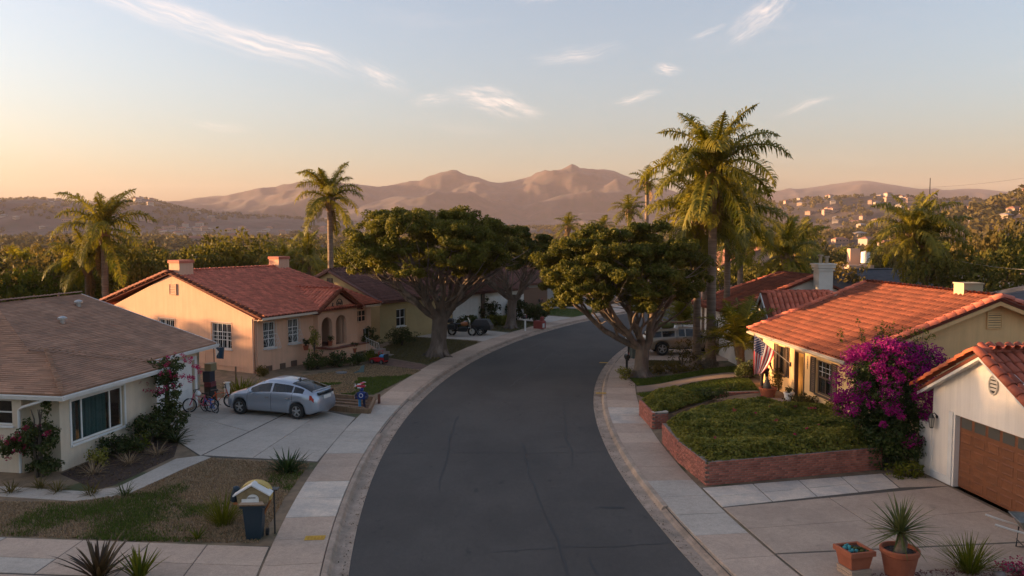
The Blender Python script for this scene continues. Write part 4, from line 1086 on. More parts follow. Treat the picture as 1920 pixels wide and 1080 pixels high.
# ------------------------------------------------------------------ white house beyond it
whs = mat('white_stucco', (.70, .66, .60), .92, (.60, .55, .49), scale=1.0, amt=.6, bump=.45, bscale=50, detail=8, col3=(.54, .49, .43), scale3=.8, lo3=.56, hi3=.74)
greyroof = mat('grey_flat_roof', (.20, .18, .165), .95, (.13, .12, .11), scale=2, amt=.7, rnd=.1)
def house_w():
    h = empty('white_house', (12.75, 46.3, 0), R(4.6), 'white house with small gabled wing and tall white chimney behind the yellow house', 'house')
    wl = MB()
    wall(wl, ('x', 0, -1), 0, 6, .1, 2.95, [(3.0, 1.0, 1.2, 1.2)]); wall(wl, ('y', 0, -1), .2, 9.6, .1, 2.95); wl.prism([(0, 0, 2.95), (9.6, 0, 2.95), (4.7, 0, 4.8)], (0, .2, 0))
    wall(wl, ('y', 6, 1), .2, 9.6, .1, 2.95); wl.prism([(0, 5.8, 2.95), (9.6, 5.8, 2.95), (4.7, 5.8, 4.8)], (0, .2, 0)); wall(wl, ('x', 9.6, 1), 0, 6, .1, 2.95)
    # near wing and its little gable
    wall(wl, ('x', -.2, -1), -5.3, -.02, .1, 2.65, [(-1.4, 1.1, .9, 1.1)]); wall(wl, ('y', -5.3, -1), 0, 3.8, .1, 2.7)
    wl.build('wall', whs, h)
    F1 = Plane([(-.5, 6.2, 2.98), (-.5, -.3, 2.98), (4.7, -.3, 5.0), (4.7, 4.3, 5.0)])
    B1 = Plane([(9.9, -.3, 2.9), (9.9, 6.2, 2.9), (4.7, 4.3, 5.0), (4.7, -.3, 5.0)])
    E1 = Plane([(9.9, 6.2, 2.9), (-.5, 6.2, 2.98), (4.7, 4.3, 5.0)])
    rf = MB(); [deck(rf, q, .1) for q in (F1, B1, E1)]
    roof = rf.build('roof', under_t, h); tiles(roof, F1, .25, .36, tile_o); tiles(roof, E1, .25, .36, tile_o)
    ridge_tiles(roof, (4.7, -.3, 5.02), (4.7, 4.3, 5.02), tile_o, .4, .12); ridge_tiles(roof, (-.5, -.3, 3.02), (4.7, -.3, 5.04), tile_r, .38, .14, 'rake_tile'); ridge_tiles(roof, (-.5, 6.2, 3.02), (4.7, 4.3, 5.04), tile_r, .38, .12, 'hip_tile')
    p = MB(); p.prism([(-.7, -3.9, 2.72), (2.2, -3.9, 2.95), (2.2, -.32, 2.95), (-.7, -.32, 2.72)], (0, 0, .09)); p.build('patio_roof', greyroof, h)
    e = MB(); e.box(-.74, -.702, -3.95, -.3, 2.66, 2.84); e.box(-.74, 2.2, -3.98, -3.942, 2.66, 2.86); e.build('patio_fascia', white_p, h)
    # gabled wing: front faces the street
    G1 = Plane([(-.15, -5.75, 2.95), (3.7, -5.75, 2.95), (3.7, -4.55, 4.4), (-.15, -4.55, 4.4)]); G2 = Plane([(3.7, -3.35, 2.95), (-.15, -3.35, 2.95), (-.15, -4.55, 4.4), (3.7, -4.55, 4.4)])
    g = MB(); deck(g, G1, .08); deck(g, G2, .08); go = g.build('gable_roof', under_t, h); tiles(go, G1, .27, .4, tile_r); tiles(go, G2, .27, .4, tile_r)
    ridge_tiles(go, (-.15, -4.55, 4.42), (3.7, -4.55, 4.42), tile_r, .38, .11)
    q = MB(); q.prism([(-.02, -5.55, 2.7), (-.02, -3.55, 2.7), (-.02, -3.55, 3.1), (-.02, -4.55, 4.25), (-.02, -5.55, 3.1)], (3.4, 0, 0)); q.build('gable_wall', whs, h)
    b = MB(); fascia(b, (-.2, -5.78, 2.95), (-.2, -4.55, 4.42), .16, .04, (1, 0, 0)); fascia(b, (-.2, -3.32, 2.95), (-.2, -4.55, 4.42), .16, .04, (1, 0, 0)); b.build('bargeboard', white_p, h)
    sl = MB(); sl.box(-.04, -.025, -4.62, -4.48, 3.3, 3.85); sl.build('slit_vent', dark_in, h)
    pa = MB(); pa.prism([(-.55, -8.6, 2.9), (1.6, -8.6, 3.2), (1.6, -5.8, 3.2), (-.55, -5.8, 2.9)], (0, 0, .12)); pa.build('flat_roof', mat('white_membrane', (.62, .58, .54), .8, (.5, .46, .42), scale=2), h)
    c = MB(); c.box(4.6, 5.42, -1.12, -.42, 3.0, 5.55); ch = c.build('chimney', whs, h)
    k = MB(); k.box(4.5, 5.52, -1.22, -.32, 5.553, 5.72); k.box(4.54, 5.48, -1.18, -.36, 5.4, 5.5); k.box(4.45, 5.57, -1.27, -.27, 5.723, 5.8); k.build('chimney_cap', whs, ch)
    for i, (x, hh) in enumerate(((4.82, .5), (5.2, .42))):
        t = MB(); t.lathe([(.09, 0), (.09, hh - .08), (.15, hh - .08), (.15, hh)], 12, (x, -.77, 5.8)); t.build('chimney_pot', mat('clay_pot', (.40, .30, .21), .9), ch)
    window(h, ('x', 0, -1), 3.0, 1.0, 1.2, 1.2, cols=(1, 1)); window(h, ('x', -.2, -1), -1.4, 1.1, .9, 1.1, cols=(1, 1))
house_w()

# ------------------------------------------------------------------ white garage near right
gwhite = mat('garage_stucco', (.84, .77, .69), .92, (.78, .70, .62), scale=.9, amt=.6, bump=.4, bscale=50, detail=8, col3=(.66, .58, .50), scale3=.6, lo3=.6, hi3=.8, streak=.14)
gdoor = mat('stained_wood', (.21, .075, .03), .5, (.145, .05, .021), scale=2.2, amt=.8, stretch=(1.5, 1.5, 5), bump=.12, bscale=30, rnd=.1, detail=9)
tile_g = mat('garage_tile', (.36, .085, .042), .65, (.26, .058, .03), scale=3, amt=.8, rnd=.22, bump=.15, bscale=50, col3=(.42, .14, .08), scale3=1.5, lo3=.55, hi3=.75)
tile_gl = mat('rake_orange_tile', (.50, .13, .045), .7, (.40, .095, .036), scale=3, amt=.8, rnd=.16)
def house_g():
    h = empty('white_garage', (12.78, 24.1, 0), R(5.7), 'white stucco garage with brown panelled door and clay tile roof', 'garage')
    wl = MB()
    wall(wl, ('x', 0, -1), -5.0, 0, .05, 2.95, [(-2.75, .12, 3.4, 2.13)], th=.3)
    wl.prism([(0, -5.0, 2.95), (0, 0, 2.95), (0, -2.35, 4.2)], (.3, 0, 0))
    wall(wl, ('y', 0, 1), .3, 8, .05, 2.95); wall(wl, ('y', -5.0, -1), .3, 8, .05, 2.95); wall(wl, ('x', 8, 1), -4.8, -.2, .05, 2.95)
    wl.build('wall', gwhite, h)
    lw = MB(); lw.box(-.02, .35, .003, .62, .05, 1.72); lw.build('low_wall', gwhite, h)
    fl = MB(); fl.box(.3, 7.9, -4.8, -.2, .05, .1); fl.build('floor', dark_in, h)
    pl = MB(); pl.box(-.035, -.002, -.98, -.8, .13, 2.3); pl.box(-.035, -.002, -.8, -.02, .13, .35); pl.build('door_trim', white_p, h)
    panel_door(h, ('x', 0, -1), -2.75, .14, 3.4, 2.1, 6, 5, gdoor, gdoor, .16, glaze=mat('frosted_pane', (.10, .095, .085), .25, spec=.6), pan_w=.80, pan_h=.70)
    N_ = Plane([(8.2, -5.35, 2.55), (-.32, -5.35, 2.55), (-.32, -2.35, 4.26), (8.2, -2.35, 4.26)])
    S_ = Plane([(-.32, .37, 2.76), (8.2, .37, 2.76), (8.2, -2.35, 4.26), (-.32, -2.35, 4.26)])
    r = MB(); deck(r, N_, .09); deck(r, S_, .09); roof = r.build('roof', under_t, h)
    tiles(roof, N_, .27, .42, tile_g, 260, (-.3, -3.5, 4), seg=8); tiles(roof, S_, .27, .42, tile_g, 30, (-.3, -1, 4), seg=8)
    ridge_tiles(roof, (-.35, -2.35, 4.29), (8.2, -2.35, 4.29), tile_g, .42, .13, seg=9)
    ridge_tiles(roof, (-.36, -5.37, 2.62), (-.36, -2.35, 4.33), tile_g, .40, .15, 'rake_tile', seg=9); ridge_tiles(roof, (-.36, .39, 2.82), (-.36, -2.35, 4.33), tile_gl, .40, .15, 'rake_tile', seg=9)
    b = MB(); fascia(b, (-.3, .36, 2.70), (-.3, -2.35, 4.2), .13, .05, (1, 0, 0)); fascia(b, (-.3, -5.34, 2.5), (-.3, -2.35, 4.2), .13, .05, (1, 0, 0)); b.build('bargeboard', white_p, h)
    sf = MB(); sf.prism([(-.25, .3, 2.66), (-.25, -2.35, 4.12), (-.003, -2.35, 4.12), (-.003, .3, 2.66)], (0, 0, .02)); sf.build('soffit', white_p, h)
    v = MB(); n = 18
    for k in range(n):
        a0, a1 = 2 * math.pi * k / n, 2 * math.pi * (k + 1) / n
        v.tube([(-.02, -2.6 + .17 * math.cos(a0), 3.41 + .25 * math.sin(a0)), (-.02, -2.6 + .17 * math.cos(a1), 3.41 + .25 * math.sin(a1))], .03, 5)
    vo = v.build('oval_vent', mat('vent_metal', (.45, .42, .38), .6), h)
    dk = MB(); dk.add([(-.006, -2.6 + .17 * math.cos(2 * math.pi * k / n), 3.41 + .25 * math.sin(2 * math.pi * k / n)) for k in range(n)], [tuple(range(n))]); dk.build('vent_recess', dark_in, vo)
    for i, z in enumerate((3.26, 3.36, 3.46, 3.56)):
        s = MB(); s.prism([(-.03, -2.73, z), (-.03, -2.47, z), (-.008, -2.47, z + .06), (-.008, -2.73, z + .06)], (-.006, 0, 0)); s.build('slat', MATS['vent_metal'], vo)
    # wall lantern
    l = MB(); l.lathe([(.05, 0), (.05, .02)], 8, (0, 0, 0)); l.build('lantern_plate', iron, h, (-.004, -.22, 2.0), None, (0, R(-90), 0))
    lt = MB(); lt.tube([(0, -.22, 2.02), (-.1, -.22, 2.12), (-.18, -.22, 2.08)], .014, 6); lt.lathe([(.10, 0), (.04, .10), (.015, .15)], 6, (-.18, -.22, 1.98)); lt.lathe([(.06, 0), (.05, -.04)], 6, (-.18, -.22, 1.70))
    for k in range(6):
        a = k * math.pi / 3; lt.tube([(-.18 + .055 * math.cos(a), -.22 + .055 * math.sin(a), 1.69), (-.18 + .095 * math.cos(a), -.22 + .095 * math.sin(a), 1.98)], .008, 4)
    lo = lt.build('lantern', iron, h)
    lg = MB(); lg.lathe([(.05, 1.70), (.088, 1.975)], 6, (-.18, -.22, 0)); lg.build('lantern_glass', glassmat('lantern_pane', (.5, .45, .38), .5), lo)
house_g()

# ------------------------------------------------------------------ brick planters
brick_m = mat('red_brick', (.42, .145, .10), .92, (.28, .09, .062), scale=9, amt=.8, rnd=.3, bump=.4, bscale=70, col3=(.50, .26, .20), scale3=2.2, lo3=.58, hi3=.74)
mortar = mat('mortar', (.26, .20, .16), .95, (.18, .14, .115), scale=6)
def brick_mesh():
    mb = MB(); mb.box(-.098, .098, -.05, .05, .003, .057, bev=.006)
    me = mb.mesh('brick'); me.materials.append(brick_m); return me
BRICK = brick_mesh()
def brick_wall(par, p0, p1, z0, h, side=1, cap=True, budget=None):
    """courses of single bricks along p0-p1 with a mortar core"""
    p0, p1 = Vector((p0[0], p0[1], 0)), Vector((p1[0], p1[1], 0)); d = p1 - p0; L = d.length; d.normalize(); ang = math.atan2(d.y, d.x)
    nrm = Vector((-d.y, d.x, 0)) * side
    core = MB(); a, b = p0 + nrm * .011 + d * .09, p1 + nrm * .011 - d * .02
    core.prism([a + Vector((0, 0, z0 - .1)), b + Vector((0, 0, z0 - .1)), b + Vector((0, 0, z0 + h - .012)), a + Vector((0, 0, z0 + h - .012))], nrm * .2)
    core.build('mortar_core', mortar, par)
    rows = int(round(h / .07)); n = int(L / .207); sp = L / n
    out = []
    for r in range(rows):
        off = .5 if r % 2 else 0
        for i in range(n):
            x = (i + .5 + off) * sp
            if x > L - .06: x = L - .05; s = .5
            else: s = 1
            out.append((p0 + d * x + nrm * (.05 + random.uniform(-.006, .004)), z0 + r * .07, ang + random.uniform(-.012, .012), s))
    return out
def lay(par, items, lim):
    items = sorted(items, key=lambda t: (t[0].x ** 2 + t[0].y ** 2))
    for (p, z, a, s) in items[:lim]:
        o = bpy.data.objects.new('brick', BRICK); COL.objects.link(o); o.parent = par; o.location = (p.x, p.y, z); o.rotation_euler = (random.uniform(-.01, .01), 0, a); o.scale = (s, 1, 1)
    if items[lim:]:
        mb = MB()
        for (p, z, a, s) in items[lim:]:
            mb.box(-.098 * s, .098 * s, -.05, .05, .003, .057, bev=.006, M=Matrix.Translation((p.x, p.y, z)) @ Matrix.Rotation(a, 4, 'Z'))
        tag(mb.build('brickwork', brick_m, par), kind='stuff')
pw = empty('brick_planter_wall', (0, 0, 0), 0, 'long low red brick wall round the big green ground cover bed', 'brick wall')
C0, C1, C2 = (5.68, 23.1), (5.3, 28.0), (11.6, 24.75)
mid = (5.36, 25.5)
b_ = brick_wall(pw, C0, mid, .13, .70, -1) + brick_wall(pw, mid, C1, .13, .70, -1) + brick_wall(pw, C0, C2, .13, .70, 1)
lay(pw, b_, 300)
pw2 = empty('brick_planter_wall', (0, 0, 0), 0, 'short red brick wall of the small bed behind the pavement, across the walk', 'brick wall')
b_ = brick_wall(pw2, (5.3, 29.9), (5.17, 32.3), .13, .62, -1) + brick_wall(pw2, (5.3, 29.9), (5.95, 30.15), .13, .56, 1)
lay(pw2, b_, 200)
cp = MB(); cp.prism([(5.33, 30.0, .70), (5.95, 30.2, .70), (5.9, 30.42, .70), (5.3, 30.2, .70)], (0, 0, .05)); cp.build('capstone', concl, pw2)
pw3 = empty('brick_edging', (0, 0, 0), 0, 'low red brick edging running along the walk towards the yellow door', 'brick wall')
b_ = brick_wall(pw3, (6.6, 33.55), (10.6, 34.1), .40, .35, 1)
lay(pw3, b_, 200)
# soil inside beds, walk between them, far walk
def strip(name, pts_l, pts_r, m, dz, kind='structure', zf=ZR, n=12):
    vs = []; fs = []
    def samp(p, t):
        L = [0]
        for i in range(len(p) - 1): L.append(L[-1] + math.dist(p[i], p[i + 1]))
        t *= L[-1]
        for i in range(len(p) - 1):
            if t <= L[i + 1] + 1e-6:
                k = (t - L[i]) / (L[i + 1] - L[i]); return (p[i][0] + (p[i + 1][0] - p[i][0]) * k, p[i][1] + (p[i + 1][1] - p[i][1]) * k)
        return p[-1]
    m_ = 5
    for i in range(n + 1):
        a, b = samp(pts_l, i / n), samp(pts_r, i / n)
        for j in range(m_ + 1):
            x, y = a[0] + (b[0] - a[0]) * j / m_, a[1] + (b[1] - a[1]) * j / m_
            vs.append((x, y, zf(x, y) + dz))
    for i in range(n):
        for j in range(m_):
            k = i * (m_ + 1) + j; fs.append((k, k + 1, k + m_ + 2, k + m_ + 1))
    mb = MB(); mb.add(vs, fs); mb.f = [f if True else f for f in mb.f]
    return tag(mb.build(name, m, smooth=True), kind=kind)
walk = mat('garden_walk', (.30, .22, .17), .92, (.22, .16, .125), scale=1.4, amt=.8, bump=.25, bscale=30, world=True, rnd=.04)
strip('path', [(5.6, 29.6), (7.5, 31.6), (9.0, 33.0), (11.4, 32.7)], [(5.55, 28.5), (7.6, 30.4), (9.3, 31.6), (11.4, 31.2)], walk, .03)
strip('path', [onrail(70.2, 38.4), (8.5, 39.2), (11.6, 38.9)], [onrail(70.2, 37.0), (8.5, 37.9), (11.6, 37.6)], walk, .03)
bed = MB(); bed.prism([(5.85, 23.3, .55), (11.6, 24.95, .62), (12.0, 28.2, .74), (11.6, 30.4, .72), (9.3, 31.4, .66), (7.6, 30.3, .6), (5.55, 28.2, .58), (5.5, 25.5, .56)], (0, 0, -.5)); tag(bed.build('flower_bed', dirt), kind='structure')
bed2 = MB(); bed2.prism([(5.42, 30.2, .60), (6.2, 30.6, .60), (8.4, 33.0, .62), (6.6, 33.6, .62), (5.3, 32.6, .60)], (0, 0, -.5)); tag(bed2.build('flower_bed', dirt), kind='structure')

# ------------------------------------------------------------------ houses beyond
def simple_house(name, label, loc, rz, sx, sy, hw, hr, wm, rm, wins=(), hip=False, tile=None, over=.4, garage=None, ridge='y', gcat='house'):
    """local: x across the ridge when ridge is y; walls, roof, windows as parts"""
    h = empty(name, loc, R(rz), label, gcat)
    ops = {}
    for (f, a, z, w, hh) in wins: ops.setdefault(f, []).append((a, z, w, hh))
    F = {'f': ('x', sx / 2, 1), 'l': ('x', -sx / 2, -1), 'n': ('y', -sy / 2, -1), 'b': ('y', sy / 2, 1)}
    wl = MB()
    for k, fc in F.items():
        A = sy / 2 if fc[0] == 'x' else sx / 2 - .2
        wall(wl, fc, -A, A, -1.5, hw, ops.get(k, []))
    pl = []
    if ridge == 'y':
        e = sx / 2 + over; y0, y1 = -sy / 2 - over * .6, sy / 2 + over * .6; zz = hw - over * hr / (sx / 2)
        k = sx / 2 * .9 if hip else 0
        pl = [Plane([(e, y0, zz), (e, y1, zz), (0, y1 - k, hw + hr), (0, y0 + k, hw + hr)]), Plane([(-e, y1, zz), (-e, y0, zz), (0, y0 + k, hw + hr), (0, y1 - k, hw + hr)])]
        if hip: pl += [Plane([(-e, y0, zz), (e, y0, zz), (0, y0 + k, hw + hr)]), Plane([(e, y1, zz), (-e, y1, zz), (0, y1 - k, hw + hr)])]
        else:
            for y in (-sy / 2, sy / 2 - .2): wl.prism([(-sx / 2, y, hw), (sx / 2, y, hw), (0, y, hw + hr - .12)], (0, .2, 0))
        rl = ((0, y0 + k, hw + hr), (0, y1 - k, hw + hr))
    else:
        e = sy / 2 + over; x0, x1 = -sx / 2 - over * .6, sx / 2 + over * .6; zz = hw - over * hr / (sy / 2)
        k = sy / 2 * .9 if hip else 0
        pl = [Plane([(x0, -e, zz), (x1, -e, zz), (x1 - k, 0, hw + hr), (x0 + k, 0, hw + hr)]), Plane([(x1, e, zz), (x0, e, zz), (x0 + k, 0, hw + hr), (x1 - k, 0, hw + hr)])]
        if hip: pl += [Plane([(x1, -e, zz), (x1, e, zz), (x1 - k, 0, hw + hr)]), Plane([(x0, e, zz), (x0, -e, zz), (x0 + k, 0, hw + hr)])]
        else:
            for x in (-sx / 2, sx / 2 - .2): wl.prism([(x, -sy / 2, hw), (x, sy / 2, hw), (x, 0, hw + hr - .12)], (.2, 0, 0))
        rl = ((x0 + k, 0, hw + hr), (x1 - k, 0, hw + hr))
    wl.build('wall', wm, h)
    r = MB(); [deck(r, q, .12) for q in pl]; ro = r.build('roof', rm, h)
    for q in pl:
        if tile: tiles(ro, q, .3, .42, rm, seg=4)
        else: shingles(ro, q, rm, .25, .9)
    c = MB(); c.tube([Vector(rl[0]) + Vector((0, 0, .03)), Vector(rl[1]) + Vector((0, 0, .03))], .1, 7); c.build('ridge_cap', rm, ro)
    for (f, a, z, w, hh) in wins:
        window(h, F[f], a, z, w, hh, cols=(1, 1) if w > .9 else (1,), rows=(1, 1) if hh > .9 else (1,), cur=[(.1, .5, curt)])
    fl = MB(); fl.box(-sx / 2 + .3, sx / 2 - .3, -sy / 2 + .3, sy / 2 - .3, -.2, .05); fl.build('floor', dark_in, h)
    return h, F
olive = mat('olive_stucco', (.44, .335, .165), .93, (.36, .27, .13), scale=1.0, amt=.6, bump=.4, bscale=40)
brownroof = mat('dusky_tile', (.19, .085, .065), .9, (.13, .06, .05), scale=2, amt=.7, rnd=.2)
greyshin = mat('grey_shingle', (.085, .083, .092), .9, (.06, .06, .068), scale=2, amt=.7, rnd=.15)
# third house on the left: olive walls behind the big tree
h3, F3 = simple_house('olive_house', 'olive yellow house with dusky roof, half hidden behind the spreading tree', (-10.6, 60.0, .15), -31, 9.0, 8.5, 2.9, 1.9, olive, brownroof, [('n', 1.0, .5, .62, 1.45), ('n', 2.6, .9, .62, 1.25), ('f', -2, .9, 1.0, 1.2)], ridge='y', tile=True)
g3 = MB(); g3.box(-1.9, -.9, -4.31, -4.26, .2, 2.0); g3.build('side_gate', mat('redwood', (.15, .05, .028), .7, (.1, .034, .02), scale=4, stretch=(6, 1, 1)), h3)
vent(h3, F3['n'], 0, 3.5, .4, .7, 6, brown_p)
h4, F4 = simple_house('white_garage_house', 'long white house with two white garage doors under a mauve tile roof', (-6.0, 69.0, .15), -38, 10, 10, 2.75, 1.9, whs, brownroof, [('n', 2.5, .9, 1.0, 1.1)], ridge='y', tile=True)
panel_door(h4, F4['f'], -2.7, .05, 3.0, 2.1, 1, 4, white_p, white_p, -.03, pan_w=.99, pan_h=.97); panel_door(h4, F4['f'], 1.6, .05, 3.0, 2.1, 1, 4, white_p, white_p, -.03, pan_w=.99, pan_h=.97)
po = MB(); po.box(4.98, 5.12, -.75, -.4, 0, 2.6); po.build('post', brown_p, h4)
h5, F5 = simple_house('brown_garage_house', 'dark house with a wide brown boarded garage door beyond the smaller tree', (-.5, 80.5, .1), -46, 9, 11, 2.8, 1.8, mat('grey_wall', (.33, .31, .29), .9), brownroof, [('n', -1, .9, 1.2, 1.1)], ridge='y', tile=True)
panel_door(h5, F5['f'], -1.0, .05, 4.2, 2.2, 1, 6, mat('boarded_brown', (.17, .095, .06), .7), MATS['boarded_brown'], -.03, pan_w=.99, pan_h=.96)
h6, F6 = simple_house('pale_house', 'pale house at the far bend of the street behind tree trunks', (5.5, 93, .1), -58, 9, 11, 2.8, 1.6, whs, brownroof, [('f', -2, .9, 1.4, 1.2), ('f', 2, .1, .9, 2)], ridge='y')
h7, F7 = simple_house('low_house', 'low grey house at the end of the visible street', (22, 106, .1), -80, 9, 12, 2.7, 1.5, mat('tan_wall', (.36, .29, .22), .9), greyshin, [('f', -2, .9, 1.4, 1.2), ('f', 3, .9, 1.2, 1.2)], ridge='y')
h8, F8 = simple_house('blue_roof_house', 'house with a slate blue roof beside a white tank behind the yellow house', (30.5, 71, -.2), 12, 10, 9, 2.6, 1.9, mat('tan_wall', (.36, .29, .22)), greyshin, [('n', -2, .9, 1.2, 1.1)], ridge='x')
h9, F9 = simple_house('cottage', 'small pale cottage with white window below the pair of palms', (36.5, 66.5, -.3), 18, 4.2, 6, 2.5, 1.3, whs, greyshin, [('n', .2, .6, 1.1, 1.3), ('l', 0, .8, 1.0, 1.0)], ridge='y')
h10, F10 = simple_house('dark_roof_house', 'house with dark grey roof at the right edge behind the yellow house', (32.3, 49.5, -.2), 6, 11, 10, 2.5, 2.1, mat('tan_wall', (.36, .29, .22)), greyshin, [('l', 0, .9, 1.4, 1.2)], ridge='y', hip=True)
h11, F11 = simple_house('black_roof_house', 'house with nearly black shingle roof just beyond the ridge at the right', (28.0, 37.5, -.2), 4.6, 9, 9, 2.5, 2.0, mat('tan_wall', (.36, .29, .22)), mat('charcoal_shingle', (.035, .037, .042), .9, rnd=.2), [('l', 0, .9, 1.4, 1.2)], ridge='y', hip=True)
h12, F12 = simple_house('terraced_house', 'pink tiled house stepping up the slope between the palm trunks', (25.0, 86, 1.4), 10, 9, 7, 2.9, 1.7, mat('salmon_wall', (.52, .33, .24), .9), mat('pink_tile', (.34, .16, .11), .9, (.25, .11, .08), scale=2, rnd=.2), [('l', 0, .9, 1.2, 1.1), ('n', 1, .9, 1.0, 1.1)], ridge='y', tile=True)
h13, F13 = simple_house('tan_house', 'tan house with orange roof among the trees left of the first chimney', (-27.5, 105, -1.6), 15, 9, 8, 2.8, 1.8, mat('tan_wall', (.36, .29, .22)), tile_o, [('n', 0, .9, 1.4, 1.1)], ridge='x')
h14, F14 = simple_house('mauve_roof_house', 'house with mauve roof glimpsed beyond the left palms', (-47, 78, -1.6), 20, 11, 8, 2.5, 1.9, mat('tan_wall', (.36, .29, .22)), brownroof, [('n', 0, .9, 1.4, 1.1)], ridge='x')
# garden wall and ochre planter box behind the yellow house ridge
gw = MB(); gw.box(0, 14.5, 0, .25, -1, 2.9); tag(gw.build('garden_wall', mat('grey_block', (.22, .205, .195), .95, (.17, .16, .15), scale=3, bump=.5, bscale=30), None, (18.5, 48.6, 0), R(-4)), 'grey block wall running behind the orange roof ridge', 'garden wall')
gb = MB(); gb.box(0, 2.6, 0, 1.8, -.5, 3.0); tag(gb.build('ochre_shed', mat('ochre_wall', (.42, .24, .06), .9), None, (24.6, 46.2, 0), R(-4)), 'ochre box shed in front of the grey block wall', 'shed')
gb2 = MB(); gb2.box(0, 2.8, 0, 1.4, -.5, 3.7); tag(gb2.build('buff_parapet', MATS['buff_stucco'], None, (19.6, 52.0, 0), R(-4)), 'buff parapet box right of the white chimney', 'parapet')
tk = MB(); tk.lathe([(.42, 0), (.42, 1.05), (.38, 1.1), (.0, 1.2)], 18); tag(tk.build('water_tank', white_p, None, (34.9, 79.4, 4.6), None), 'white cylindrical tank above the slate blue roof', 'tank')
tb = MB(); tb.box(-1.2, 1.2, -1.4, 1.2, 0, 4.6); tb.box(-.5, .5, .2, 1.0, 4.6, 6.2); tag(tb.build('tank_house', mat('salmon_wall', (.52, .33, .24)), None, (34.4, 80.4, -.2)), 'salmon stucco tower block under the white tank', 'tower')
wt = MB(); wt.lathe([(.55, 0), (.55, 6.2), (.65, 6.25), (.65, 6.5)], 14); tag(wt.build('concrete_pillar', concg, None, (-37.5, 96, -1.5)), 'pale concrete pillar standing among the trees', 'pillar')
# ------------------------------------------------------------------ trees
lf_fig = leafmat('fig_leaf', (.040, .052, .009), (.165, .150, .024), .30, .6, spec=.15)
lf_far = leafmat('tree_leaf', (.050, .056, .012), (.17, .145, .030), .32, .7, spec=.12)
lf_olv = leafmat('olive_leaf', (.06, .056, .018), (.18, .13, .038), .32, .7, spec=.12)
lf_brt = leafmat('bright_leaf', (.05, .070, .010), (.17, .165, .020), .38, .6, spec=.15)
lf_dark = leafmat('dark_shrub_leaf', (.012, .022, .009), (.040, .055, .018), .2, .5)
lf_palm = leafmat('palm_leaf', (.065, .080, .010), (.27, .225, .03), .38, .5, spec=.25)
lf_dead = leafmat('dead_frond', (.16, .10, .045), (.30, .19, .08), .2, .7)
bark = mat('grey_bark', (.155, .118, .092), .95, (.085, .065, .052), scale=3, amt=.9, bump=.9, bscale=18, stretch=(1, 1, .35), detail=9, col3=(.28, .22, .18), scale3=1.2)
bark_d = mat('dark_bark', (.10, .075, .058), .95, (.06, .045, .035), scale=4, bump=.8, bscale=20, stretch=(1, 1, .4))
pbark = mat('palm_bark', (.26, .185, .135), .95, (.155, .11, .08), scale=1.2, amt=.9, bump=.7, bscale=9, stretch=(.6, .6, 7), detail=8)

def rib_trunk(mb, pts, rad, n=22, flute=.12, seed=0, flare=1.0):
    """trunk with ribs running into roots"""
    vs = []; fs = []
    ph = [random.uniform(0, 6.28) for _ in range(4)]
    for i, (p, r) in enumerate(zip(pts, rad)):
        t = i / (len(pts) - 1)
        for k in range(n):
            a = 2 * math.pi * k / n
            f = 1 + flute * (.6 * math.sin(5 * a + ph[0] + t * 1.2) + .5 * math.sin(8 * a + ph[1] - t) + .3 * math.sin(3 * a + ph[2])) * (1 + flare * max(0, .35 - t) * 3)
            vs.append((p[0] + r * f * math.cos(a), p[1] + r * f * math.sin(a), p[2]))
    for i in range(len(pts) - 1):
        for k in range(n): fs.append((i * n + k, i * n + (k + 1) % n, (i + 1) * n + (k + 1) % n, (i + 1) * n + k))
    mb.add(vs, fs)
def bez(a, b, c, n):
    return [a * (1 - t) ** 2 + b * 2 * t * (1 - t) + c * t * t for t in [i / n for i in range(n + 1)]]
def wob(pts, s):
    return [p + Vector((random.uniform(-s, s), random.uniform(-s, s), random.uniform(-s, s) * .6)) if 0 < i < len(pts) - 1 else p for i, p in enumerate(pts)]
